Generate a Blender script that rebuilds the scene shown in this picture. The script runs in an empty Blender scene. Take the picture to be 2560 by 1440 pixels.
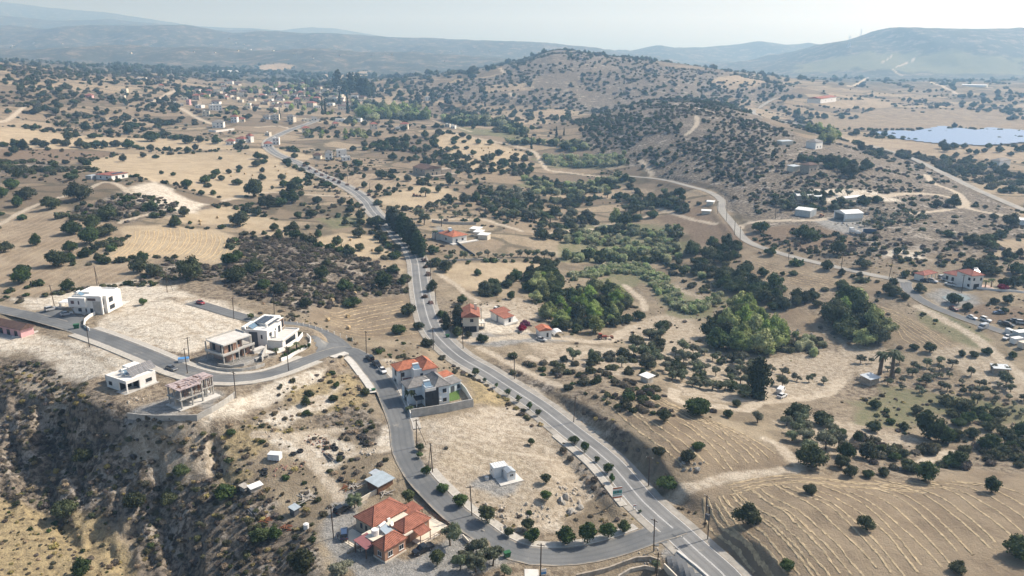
import bpy, bmesh, math, random
import numpy as np
from mathutils import Vector, Matrix
R = math.radians
random.seed(7)
rng = np.random.default_rng(11)
SC = bpy.context.scene
COL = SC.collection

# ------------------------------------------------------------------ camera, sky, sun
CAM_Z = 104.0
PITCH = R(16.3)
FPX = 2000.0                      # focal length in pixels of a 2560 px wide frame
cam_d = bpy.data.cameras.new('camera')
cam = bpy.data.objects.new('camera', cam_d)
COL.objects.link(cam)
cam.location = (0, 0, CAM_Z)
cam.rotation_euler = (math.pi / 2 - PITCH, 0, 0)
cam_d.sensor_width = 36.0
cam_d.lens = FPX / 2560.0 * 36.0
cam_d.clip_start = 1.0
cam_d.clip_end = 60000.0
SC.camera = cam

SUN_AZ = R(64)                    # to the right of the viewing direction
SUN_EL = R(42)
world = bpy.data.worlds.new('World')
SC.world = world
world.use_nodes = True
wn = world.node_tree
sky = wn.nodes.new('ShaderNodeTexSky')
sky.sky_type = 'NISHITA'
sky.sun_disc = False
sky.sun_elevation = SUN_EL
sky.sun_rotation = SUN_AZ
sky.altitude = 200
sky.air_density = 1.0
sky.dust_density = 3.0
sky.ozone_density = 1.0
bg = wn.nodes['Background']
bg.inputs['Strength'].default_value = 0.10
wn.links.new(sky.outputs[0], bg.inputs['Color'])

sun_d = bpy.data.lights.new('sun', 'SUN')
sun_d.energy = 4.4
sun_d.angle = R(0.6)
sun_d.color = (1.0, 0.95, 0.87)
sun = bpy.data.objects.new('sun', sun_d)
COL.objects.link(sun)
sd = Vector((math.sin(SUN_AZ) * math.cos(SUN_EL), math.cos(SUN_AZ) * math.cos(SUN_EL), math.sin(SUN_EL)))
sun.rotation_euler = sd.to_track_quat('Z', 'Y').to_euler()
sun.location = (200, 200, 600)

SC.view_settings.view_transform = 'Standard'
SC.view_settings.look = 'None'
SC.view_settings.exposure = 0.47
SC.view_settings.gamma = 1.0
SC.view_settings.use_curve_mapping = False
SC.render.engine = 'CYCLES'
SC.cycles.use_denoising = True
SC.cycles.max_bounces = 6
SC.cycles.diffuse_bounces = 2
SC.cycles.glossy_bounces = 2
SC.cycles.transmission_bounces = 2
SC.cycles.volume_bounces = 1
SC.cycles.transparent_max_bounces = 6
SC.cycles.caustics_reflective = False
SC.cycles.caustics_refractive = False

# ------------------------------------------------------------------ numeric helpers
SP, CP = math.sin(PITCH), math.cos(PITCH)

def ray(px, py):
    a = (np.asarray(px, float) - 1280.0) / FPX
    b = (np.asarray(py, float) - 720.0) / FPX
    # per unit of depth along the optical axis
    return a, CP - b * SP, -(SP + b * CP)

def at_z(px, py, z):
    a, f, u = ray(px, py)
    t = (z - CAM_Z) / u
    return np.array([a * t, f * t, z])

def at_d(px, py, d):
    a, f, u = ray(px, py)
    t = d / f
    return np.array([a * t, d, CAM_Z + u * t])

def project(x, y, z):
    zz = z - CAM_Z
    dep = y * CP - zz * SP
    up = y * SP + zz * CP
    return 1280 + FPX * x / dep, 720 - FPX * up / dep, dep

def sstep(a, b, x):
    t = np.clip((x - a) / (b - a), 0, 1)
    return t * t * (3 - 2 * t)

def _hash(ix, iy, s):
    h = (ix.astype(np.int64) * 374761393 + iy.astype(np.int64) * 668265263 + s * 1442695041) & 0x7fffffff
    h = ((h ^ (h >> 13)) * 1274126177) & 0x7fffffff
    h = h ^ (h >> 16)
    return (h & 0xffff) / 65535.0

def vnoise(x, y, s=0):
    x0 = np.floor(x); y0 = np.floor(y)
    fx = x - x0; fy = y - y0
    fx = fx * fx * (3 - 2 * fx); fy = fy * fy * (3 - 2 * fy)
    a = _hash(x0, y0, s); b = _hash(x0 + 1, y0, s)
    c = _hash(x0, y0 + 1, s); d = _hash(x0 + 1, y0 + 1, s)
    return (a * (1 - fx) + b * fx) * (1 - fy) + (c * (1 - fx) + d * fx) * fy - 0.5

def fbm(x, y, o=4, s=0):
    r = 0; a = 1.0
    for i in range(o):
        r = r + a * vnoise(x, y, s + i * 17)
        x = x * 2.03 + 13.7; y = y * 2.03 + 5.1; a *= 0.5
    return r

# ------------------------------------------------------------------ terrain: heights at points one can see
CTRL = """
970 1340 0|1300 1400 -1|1640 1330 -2|1800 1430 -3|1500 1150 -1.5|1350 1050 -.5|1200 930 .5|1060 750 2|1040 650 3|930 530 6|800 430 10|740 400 12
1250 1150 .5|1150 1050 2.5|1080 1010 3.5|950 930 5|1000 1100 2|1020 1200 1|800 880 7.5|600 950 9|700 920 8.5|420 920 10|180 830 10|250 760 11|640 860 9.5|400 780 11|500 760 10.5
330 1045 8|450 1060 7|100 880 9|560 1040 7.5|700 1000 6.5|850 1000 4.5|200 1000 5.5|200 1100 0|200 1200 -6|150 1290 -11|80 1380 -11|10 1430 -10|400 1150 0|400 1300 -8|430 1420 -12|300 1420 -12
560 1120 2|560 1250 -2|600 1350 -4|640 1435 -6|760 1290 -1.5|850 1420 -2.5|760 1180 .5|850 1100 2|0 1000 3|0 1200 -7|500 1200 -1.5
1670 1190 3.0|1600 1050 3.2|1800 1100 2.5|1500 985 2.6|2000 1250 3|2300 1400 4|2520 1300 3|1880 1430 .5|1700 1000 1|2200 1220 1
1900 1000 -2|2100 1050 -3|2400 1130 -4|2540 1000 -4|1500 900 -1.5|1300 830 .5|1180 800 1.5|1400 850 -2|1700 860 -5|1850 850 -6|2150 830 -4|2350 950 -4|2520 850 0|2400 700 4|2200 660 5|1900 620 3|2250 760 2
1650 640 -6|1500 640 -6|1450 550 -5|1300 560 0|1140 600 2|1250 660 0|1150 690 2|1500 700 -6|1600 760 -6|1750 720 -4|2000 740 0|1800 560 2
400 620 12|100 650 14|50 550 17|285 450 25|400 480 20|480 510 14|200 500 21|650 560 8|800 560 7|900 620 5|700 650 10|800 640 10|750 700 9|900 700 6|880 790 3|970 850 2.5
550 520 11|600 430 12|450 400 16|250 390 20|50 400 24|50 330 32|250 330 26|500 330 22|600 370 17|100 250 50|300 250 44|500 260 37|150 175 72|0 160 86|300 190 64|500 205 50|0 200 70|340 460 22
700 240 28|850 235 23|600 290 30|750 290 25|870 290 21|950 265 15|650 350 18|800 340 16|1000 300 12|1000 380 8|1080 430 9|1200 350 5|1150 480 4|1250 430 3|1400 440 -3|1300 300 8|1100 230 14
1500 400 -2|1600 430 4|1650 455 2|1720 500 4|1810 530 4|1850 590 4|1650 400 12|1700 258 47|1600 300 30|1500 330 14|1780 340 30|1900 400 23|2050 345 24|2050 430 20|1950 470 14|2200 440 16|2120 540 8|1980 560 7|2350 560 8|2450 620 6|2300 490 8
2400 340 -2|2250 400 2|2450 410 0|2550 480 2|2500 290 0|2200 280 3|1900 290 12|2050 243 8|2300 230 5|2500 235 5|2100 205 15|1850 330 24|2000 300 6|1400 360 -2|1450 300 3
"""
CTRLD = """
1400 119 1900|1330 150 1900|1250 185 1900|1480 138 2000|1650 172 2000|1900 200 2050|1400 200 1650|1400 260 1380|1150 215 2000|1600 230 1500|1750 215 1750|1050 205 2400
850 205 2450|700 185 2600|500 170 2600|1000 190 2700|1400 290 1230|1560 170 1900
"""
_pts = []
for tok in CTRL.replace('\n', '|').split('|'):
    if tok.strip():
        a, b, c = map(float, tok.split()); _pts.append(at_z(a, b, c))
for tok in CTRLD.replace('\n', '|').split('|'):
    if tok.strip():
        a, b, c = map(float, tok.split()); _pts.append(at_d(a, b, c))
_pts = np.array(_pts)

def warp(x, y):
    yy = np.maximum(y, 40.0)
    r = np.sqrt(x * x + yy * yy)
    return np.arctan2(x, yy) * 2.2, np.log(r / 100.0)

_u, _v = warp(_pts[:, 0], _pts[:, 1])
def _tps(du, dv):
    r2 = du * du + dv * dv + 1e-9
    return 0.5 * r2 * np.log(r2)
_n = len(_pts)
_K = _tps(_u[:, None] - _u[None], _v[:, None] - _v[None]) + np.eye(_n) * 0.004
_Pm = np.c_[np.ones(_n), _u, _v]
_A = np.block([[_K, _Pm], [_Pm.T, np.zeros((3, 3))]])
_W = np.linalg.solve(_A, np.r_[_pts[:, 2], 0, 0, 0])

def base_h(x, y):
    u, v = warp(x, y)
    h = _W[_n] + _W[_n + 1] * u + _W[_n + 2] * v
    for i in range(_n):
        h = h + _W[i] * _tps(u - _u[i], v - _v[i])
    return h

# far ranges: (distance, near width, far width, silhouette in view)
RIDGES = [
    (960, 300, 420, [(1380, 326), (1480, 310), (1550, 292), (1640, 270), (1700, 261), (1800, 265), (1900, 290), (2000, 322), (2100, 342)], 1.2),
    (1950, 760, 1500, [(800, 208), (1000, 196), (1150, 182), (1250, 166), (1310, 153), (1350, 143), (1370, 136), (1440, 134), (1500, 140), (1600, 149), (1660, 156), (1800, 175), (1950, 194), (2100, 210)], 6),
    (3600, 700, 700, [(-500, 112), (0, 119), (120, 126), (240, 118), (330, 112), (420, 120), (520, 116), (640, 127), (800, 121), (900, 129), (1050, 131), (1150, 138), (1250, 146), (1350, 170), (1450, 200)], 18),
    (7000, 1200, 1000, [(-500, 18), (0, 38), (150, 52), (280, 48), (420, 62), (520, 76), (640, 74), (740, 84), (900, 86), (1000, 95), (1150, 106), (1300, 128), (1450, 165)], 34),
    (3700, 900, 1500, [(1300, 205), (1560, 200), (1800, 182), (1980, 152), (2100, 106), (2170, 96), (2205, 82), (2240, 68), (2290, 71), (2400, 73), (2560, 70), (2800, 60), (3200, 60)], 14),
    (5600, 800, 900, [(1200, 150), (1480, 140), (1560, 130), (1600, 121), (1640, 113), (1680, 120), (1760, 118), (1850, 110), (1900, 103), (1960, 112), (2010, 108), (2080, 118), (2300, 120)], 12),
    (5200, 1500, 900, [(-500, 40), (0, 62), (130, 75), (220, 62), (330, 64), (480, 64), (600, 84), (700, 78), (760, 84), (850, 86), (970, 92), (1100, 96), (1200, 101), (1300, 105), (1360, 108), (1450, 117), (1560, 136), (1700, 170)], 40),
    (9000, 1700, 1500, [(-700, 6), (-300, 2), (0, 3), (100, 17), (180, 24), (260, 30), (380, 48), (500, 66), (580, 70), (640, 71), (700, 76), (770, 67), (830, 70), (880, 78), (960, 92), (1100, 108), (1300, 120), (1500, 150)], 26),
]
_RD = []
for D, wn_, wf_, sil, na in RIDGES:
    p = np.array([at_d(a, b, D) for a, b in sil])
    _RD.append((D, wn_, wf_, p[:, 0], p[:, 2], na))

def floor_far(x, y):
    return 14 + 34 * sstep(600, -1500, x) + 20 * fbm(x / 900.0, y / 900.0, 3, 5) * sstep(2500, 4500, y)

def H0(x, y, h):
    w = sstep(2300, 3300, y)
    h = h * (1 - w) + floor_far(x, y) * w
    h = np.minimum(h, 190)
    for D, wn_, wf_, px_, pz_, na in _RD:
        if np.max(y) < D - 2 * wn_:
            continue
        yy = y + 160 * fbm(x / 700.0, x * 0 + D, 2, 9) * (D / 4000.0)
        top = np.interp(x, px_, pz_)
        d = yy - D
        t = np.where(d < 0, -d / wn_, d / wf_)
        prof = np.clip(1 - t, 0, 1)
        prof = prof * prof * (3 - 2 * prof)
        gul = fbm(x / 260.0 * (3700 / D), y / 330.0 * (3700 / D), 4, 21)
        rid = top * prof + 3.2 * na * gul * prof * (1 - prof) * 2.0 + na * 0.10 * fbm(x / 90.0, y / 90.0, 3, 4) * prof
        rid = rid + h * (1 - prof)
        h = np.where(prof > 0, np.maximum(h, rid), h)
    amp = sstep(90, 400, y) * 0.5 + sstep(700, 2000, y) * 4.0
    h = h + amp * fbm(x / 70.0, y / 70.0, 4, 31) + 0.35 * fbm(x / 9.0, y / 9.0, 3, 77)
    return h

# one fan-shaped grid carries the ground; everything is set down on it
NR, NC = 880, 820
G_rows = np.concatenate([np.geomspace(70, 3200, 740, endpoint=False), np.geomspace(3200, 13000, NR - 740)])
G_t = np.linspace(-1, 1, NC)
G_Y = np.repeat(G_rows[:, None], NC, 1)
G_X = G_t[None] * (G_rows[:, None] * 0.80 + 40)
_cr = np.unique(np.r_[np.arange(0, NR, 5), NR - 1]); _cc = np.unique(np.r_[np.arange(0, NC, 5), NC - 1])
_cb = base_h(G_X[np.ix_(_cr, _cc)], G_Y[np.ix_(_cr, _cc)])
_ri = np.interp(np.arange(NR), _cr, np.arange(len(_cr))); _ci = np.interp(np.arange(NC), _cc, np.arange(len(_cc)))
def _bil(A, r, c):
    r0 = np.clip(np.floor(r).astype(int), 0, A.shape[0] - 2); c0 = np.clip(np.floor(c).astype(int), 0, A.shape[1] - 2)
    fr = np.clip(r - r0, 0, 1); fc = np.clip(c - c0, 0, 1)
    return (A[r0, c0] * (1 - fc) + A[r0, c0 + 1] * fc) * (1 - fr) + (A[r0 + 1, c0] * (1 - fc) + A[r0 + 1, c0 + 1] * fc) * fr
_baseg = _bil(_cb, np.repeat(_ri[:, None], NC, 1), np.repeat(_ci[None], NR, 0))
G_H = H0(G_X, G_Y, _baseg)
# gullies of the eroded bank in the near left
_gm = (G_Y < 330) & (G_X < 0)
_gx, _gy = G_X[_gm], G_Y[_gm]
_sx, _sy, _ = project(_gx, _gy, G_H[_gm])
_gk = sstep(620, 480, _sx) * sstep(1060, 1120, _sy + 0.35 * np.maximum(0, 330 - _sx)) * sstep(1500, 1380, _sy + .6 * np.maximum(0, 320 - _sx))
_rg = 1 - np.abs(fbm((_gx + .5 * _gy) / 11.0, (_gy - .5 * _gx) / 34.0, 3, 41)) * 3.2
G_H[_gm] -= _gk * np.clip(_rg, 0, 1) * 3.6
G_H[_gm] += _gk * 1.1 * fbm(_gx / 5.0, _gy / 5.0, 3, 43)
_rk = np.arange(NR, dtype=float)

def H(x, y):
    x = np.asarray(x, float); y = np.asarray(y, float)
    r = np.interp(y, G_rows, _rk)
    c = (x / (np.maximum(y, 60) * 0.80 + 40) + 1) * 0.5 * (NC - 1)
    return _bil(G_H, r, np.clip(c, 0, NC - 1))

_TS = np.geomspace(60, 14000, 900)
def P(px, py, Hf=None):
    """ground point seen at a pixel of the photograph"""
    Hf = Hf or H
    a, f, u = ray(px, py)
    t = _TS
    hh = Hf(a * t, f * t)
    zz = CAM_Z + u * t
    below = np.nonzero(zz < hh)[0]
    if len(below) == 0:
        i = len(t) - 1
        return Vector((a * t[i], f * t[i], hh[i]))
    i = below[0]
    lo, hi = (t[i - 1] if i else 30.0), t[i]
    tt = np.linspace(lo, hi, 24)
    dd = CAM_Z + u * tt - Hf(a * tt, f * tt)
    j = np.nonzero(dd < 0)[0]
    k = j[0] if len(j) else 23
    if k > 0:
        d0, d1 = dd[k - 1], dd[k]
        s = tt[k - 1] + (tt[k] - tt[k - 1]) * d0 / (d0 - d1 + 1e-12)
    else:
        s = tt[k]
    z = float(Hf(np.array([a * s]), np.array([f * s]))[0])
    return Vector((a * s, f * s, z))

def Pm(px, py, Hf=None):
    """many at once (vectorised)"""
    Hf = Hf or H
    px = np.asarray(px, float); py = np.asarray(py, float)
    a, f, u = ray(px, py)
    n = len(px)
    lo = np.full(n, 50.0); hi = np.full(n, np.nan)
    t = np.full(n, 60.0)
    for tt in np.geomspace(60, 14000, 300):
        z = CAM_Z + u * tt
        need = np.isnan(hi)
        if not need.any():
            break
        idx = np.nonzero(need)[0]
        b = z[idx] < Hf(a[idx] * tt, f[idx] * tt)
        hi[idx[b]] = tt
        lo[idx[~b]] = tt
    hi = np.where(np.isnan(hi), 14000.0, hi)
    for _ in range(18):
        mid = 0.5 * (lo + hi)
        b = CAM_Z + u * mid < Hf(a * mid, f * mid)
        hi = np.where(b, mid, hi); lo = np.where(b, lo, mid)
    x, y = a * hi, f * hi
    return np.c_[x, y, Hf(x, y)]

def seg_dist(x, y, poly, closed=False):
    """distance to a polyline, and the interpolated index along it"""
    d = np.full(x.shape, 1e9); ti = np.zeros(x.shape); sg = np.zeros(x.shape)
    n = len(poly)
    for i in range(n if closed else n - 1):
        ax, ay = poly[i][0], poly[i][1]; bx, by = poly[(i + 1) % n][0], poly[(i + 1) % n][1]
        ex, ey = bx - ax, by - ay
        L = ex * ex + ey * ey + 1e-12
        t = np.clip(((x - ax) * ex + (y - ay) * ey) / L, 0, 1)
        dx, dy = x - ax - t * ex, y - ay - t * ey
        q = np.sqrt(dx * dx + dy * dy)
        m = q < d
        d = np.where(m, q, d); ti = np.where(m, i + t, ti)
        sg = np.where(m, np.sign(ex * dy - ey * dx), sg)
    return d, ti, sg

def inside(x, y, poly):
    c = np.zeros(x.shape, bool)
    n = len(poly); j = n - 1
    for i in range(n):
        xi, yi = poly[i][0], poly[i][1]; xj, yj = poly[j][0], poly[j][1]
        if yi != yj:
            c ^= ((yi > y) != (yj > y)) & (x < (xj - xi) * (y - yi) / (yj - yi) + xi)
        j = i
    return c

def px_poly(s, Hf=None):
    q = np.array([tuple(map(float, t.split())) for t in s.strip().split('|')])
    return Pm(q[:, 0], q[:, 1], Hf)

def smooth_line(pts, step):
    """Catmull-Rom through points, resampled"""
    p = np.asarray(pts, float)
    q = np.vstack([2 * p[0] - p[1], p, 2 * p[-1] - p[-2]])
    out = []
    for i in range(1, len(q) - 2):
        a, b, c, d = q[i - 1], q[i], q[i + 1], q[i + 2]
        m = max(2, int(np.linalg.norm((c - b)[:2]) / step))
        for k in range(m):
            t = k / m
            out.append(0.5 * ((2 * b) + (c - a) * t + (2 * a - 5 * b + 4 * c - d) * t * t + (3 * b - a - 3 * c + d) * t ** 3))
    out.append(p[-1])
    return np.array(out)
# ------------------------------------------------------------------ roads and tracks (pixel polylines on the ground)
MAIN_ROAD = "1930 1560|1850 1487|1800 1442|1750 1397|1684 1321|1608 1245|1519 1156|1427 1080|1350 1018|1275 970|1212 930|1150 891|1100 847|1075 810|1058 750|1050 700|1044 655|1030 625|1008 601|972 567|935 530|915 502|885 478|835 452|785 430|745 408|718 397|694 386|676 374|668 362|674 350|695 339|732 323|770 310|800 298"
HOME_ROAD = "1694 1312|1668 1328|1640 1342|1590 1365|1532 1385|1430 1399|1328 1388|1252 1360|1200 1325|1140 1285|1083 1232|1040 1185|1012 1131|1005 1090|1001 1062|982 1012|960 962|932 925|900 893|862 876|830 880|775 896|700 926|625 946|537 943|450 921|361 885|278 852|194 824|125 804|60 786|-40 765"
BACK_ROAD = "862 876|835 852|790 829|740 813|680 805|630 797|575 783|525 768|478 754"
VALLEY_ROAD = "1542 440|1600 443|1662 451|1725 466|1775 479|1803 500|1803 525|1820 548|1842 572|1855 592|1888 614|1971 640|2054 659|2138 679|2221 695|2304 708|2415 723|2560 736|2700 748"
SPUR_ROAD = "2266 704|2268 724|2317 759|2372 784|2428 804|2511 832|2560 847|2640 872"
EAST_ROAD = "1975 233|1930 252|1900 268|1884 281|1900 293|1940 302|1995 312|2060 326|2110 346|2190 368|2280 400|2360 435|2421 465|2499 501|2560 526|2660 565"
TRACKS = [
 ("0 561|50 532|110 505|175 487|225 470|262 455|300 464|320 480|348 485", 3.4), ("302 557|325 547|375 535", 3.0), ("560 502|622 487|672 481|760 486|835 490|890 492", 3.6),
 ("1112 326|1162 340|1237 354|1325 375|1345 392|1360 415|1375 427|1425 432|1542 440", 4.0), ("1110 838|1180 851|1251 846|1345 841|1405 845|1462 853|1520 852|1544 838|1581 817", 4.2),
 ("1328 892|1356 903|1415 896|1473 880|1527 874", 3.0), ("1612 775|1607 753|1579 728|1560 712", 3.0), ("1101 686|1138 711|1166 735|1195 753", 2.6), ("1200 870|1260 900|1330 935|1400 965", 3),
 ("1685 975|1686 995|1720 1010|1812 1017|1862 1025|1900 1005|2000 997|2075 980|2105 950", 3.6), ("1670 1250|1700 1235|1767 1208|1834 1191|1935 1178|2002 1171|1979 1148|1949 1114|1915 1097", 3.2), ("2284 1165|2338 1144|2385 1128", 2.4),
 ("1716 337|1738 317|1743 302|1740 290", 4), ("1689 259|1743 270|1786 282", 4), ("0 305|20 300|45 280|60 268", 5), ("1600 402|1617 415|1630 437", 4), ("640 1085|715 1093|758 1108|778 1143|804 1187|842 1232|850 1250", 2.6), ("715 1093|804 1080|850 1075", 2.4), ("780 1155|870 1135|960 1120", 2.0),
 ("2204 157|2232 139", 5), ("2240 167|2290 145", 5), ("2232 173|2255 190", 6), ("2122 216|2146 208|2169 194", 9), ("2294 204|2380 227|2435 235", 8), ("452 270|487 291|519 306|536 311", 6), ("415 237|432 230|442 224", 8), ("574 267|650 268", 7), ("380 256|415 237", 6),
 ("1080 549|1138 548|1195 548|1221 552|1255 563|1303 577", 3.6), ("2295 765|2317 778|2372 806|2428 836|2469 868|2511 907|2560 945|2640 1000", 4.0), ("1848 570|1870 557|2027 551|2068 546", 5), ("2213 490|2277 484|2346 487|2410 504|2416 518|2471 532|2560 545", 5), ("2410 516|2332 529|2263 534", 4), ("2416 507|2388 479|2332 457|2316 437", 5),
 ("2086 500|2150 492|2213 490", 4), ("660 395|620 398", 4), ("1250 170|1262 186", 5), ("1275 232|1282 242", 5), ("640 318|700 316|760 330", 4), ("1080 300|1180 330", 3), ("1645 520|1700 540|1790 560", 3), ("1050 1072|1150 1102|1280 1132|1380 1150", .9), ("1060 1092|1180 1132|1300 1168", .9), ("1085 1058|1200 1058|1320 1092|1400 1150", 1.0), ("1080 1120|1160 1160|1220 1180", .9), ("300 792|380 772|470 792|525 835", .9), ("262 812|340 784|440 804|505 852", .9), ("330 830|420 800|520 800|600 815", 1.0), ("290 850|360 840|430 850", .9), ("1300 1318|1380 1300|1480 1240", .9), ("60 860|150 865|250 900|290 930", .9), ("1340 590|1440 575|1540 570", 3.5), ("1490 565|1600 545|1700 520", 3)]

def line_px(s, step, Hf=None):
    return smooth_line(px_poly(s, Hf), step)

L_main = line_px(MAIN_ROAD, 5); L_home = line_px(HOME_ROAD, 4); L_back = line_px(BACK_ROAD, 4)
L_val = line_px(VALLEY_ROAD, 6); L_spur = line_px(SPUR_ROAD, 5); L_east = line_px(EAST_ROAD, 12)

def smooth_z(L, k=9):
    z = L[:, 2].copy()
    zp = np.r_[np.full(k, z[0]), z, np.full(k, z[-1])]
    ker = np.hanning(2 * k + 1); ker /= ker.sum()
    L[:, 2] = np.convolve(zp, ker, 'valid')
    return L
for L in (L_main, L_home, L_back, L_val, L_spur, L_east):
    smooth_z(L)
# the side roads meet their main road at its level
def meet(L, M, reach=26.0):
    s = np.r_[0, np.cumsum(np.linalg.norm(np.diff(L[:, :2], axis=0), axis=1))]
    d, ti, _ = seg_dist(L[:, 0], L[:, 1], M)
    k = 1 - sstep(6.0, reach, s)
    L[:, 2] = L[:, 2] * (1 - k) + np.interp(ti, np.arange(len(M)), M[:, 2]) * k
meet(L_home, L_main); meet(L_back, L_home); meet(L_spur, L_val)

def bed(L, w0, w1):
    """level the ground under a road"""
    lo = L[:, :2].min(0) - w1; hi = L[:, :2].max(0) + w1
    m = np.nonzero((G_X > lo[0]) & (G_X < hi[0]) & (G_Y > lo[1]) & (G_Y < hi[1]))
    xs, ys = G_X[m], G_Y[m]
    d, ti, sg = seg_dist(xs, ys, L[np.unique(np.r_[np.arange(0, len(L), 5), len(L) - 1])])
    ok = d < w1 + 6
    m = (m[0][ok], m[1][ok])
    d2, ti2, _ = seg_dist(xs[ok], ys[ok], L)
    zr = np.interp(ti2, np.arange(len(L)), L[:, 2])
    k = 1 - sstep(w0, w1, d2)
    G_H[m] = G_H[m] * (1 - k) + (zr - 0.05) * k

def pad(px, py, r0, r1, z=None, off=0.0):
    c = P(px, py)
    zz = c.z + off if z is None else z
    d = np.sqrt((G_X - c.x) ** 2 + (G_Y - c.y) ** 2)
    m = d < r1
    k = 1 - sstep(r0, r1, d[m])
    G_H[m] = G_H[m] * (1 - k) + zz * k
    return Vector((c.x, c.y, zz))

bed(L_val, 4.0, 9); bed(L_spur, 3.4, 7); bed(L_back, 3.6, 8); bed(L_home, 6.6, 12); bed(L_main, 6.6, 10.0)
def bank():
    """the cut bank right of the main road"""
    m = np.nonzero((G_Y > 95) & (G_Y < 300) & (G_X > -60) & (G_X < 180))
    x, y = G_X[m], G_Y[m]
    d, ti, sg = seg_dist(x, y, L_main)
    def at(px, py):
        c = P(px, py); return np.argmin((L_main[:, 0] - c.x) ** 2 + (L_main[:, 1] - c.y) ** 2)
    i0, i1 = at(1850, 1487), at(1235, 945); g0, g1 = at(1690, 1328), at(1625, 1262)
    k = (sg < 0) * sstep(6.4, 9.6, d) * sstep(60, 16, d) * sstep(i0 - 2, i0 + 4, ti) * sstep(i1 + 6, i1 - 10, ti)
    k = k * (1 - .8 * sstep(g0 - 4, g0, ti) * sstep(g1 + 4, g1, ti))
    G_H[m] += k * (1.9 + .9 * fbm(x / 7.0, y / 7.0, 3, 71))
bank()
# house pads
PADS = dict(red=pad(975, 1345, 16, 26), cube=pad(238, 765, 13, 24), flat=pad(325, 960, 13, 20), frame=pad(478, 1000, 12, 18),
            brick=pad(590, 885, 12, 17), villa=pad(690, 845, 13, 18), plot=pad(1085, 985, 15, 21), lot=pad(1262, 1195, 10, 20),
            tile=pad(1165, 810, 10, 18), orange=pad(1140, 600, 14, 24), right=pad(2405, 705, 18, 30), barn=pad(2110, 545, 24, 40), hilltop=pad(290, 444, 14, 26), pink=pad(20, 830, 12, 22))

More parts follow.
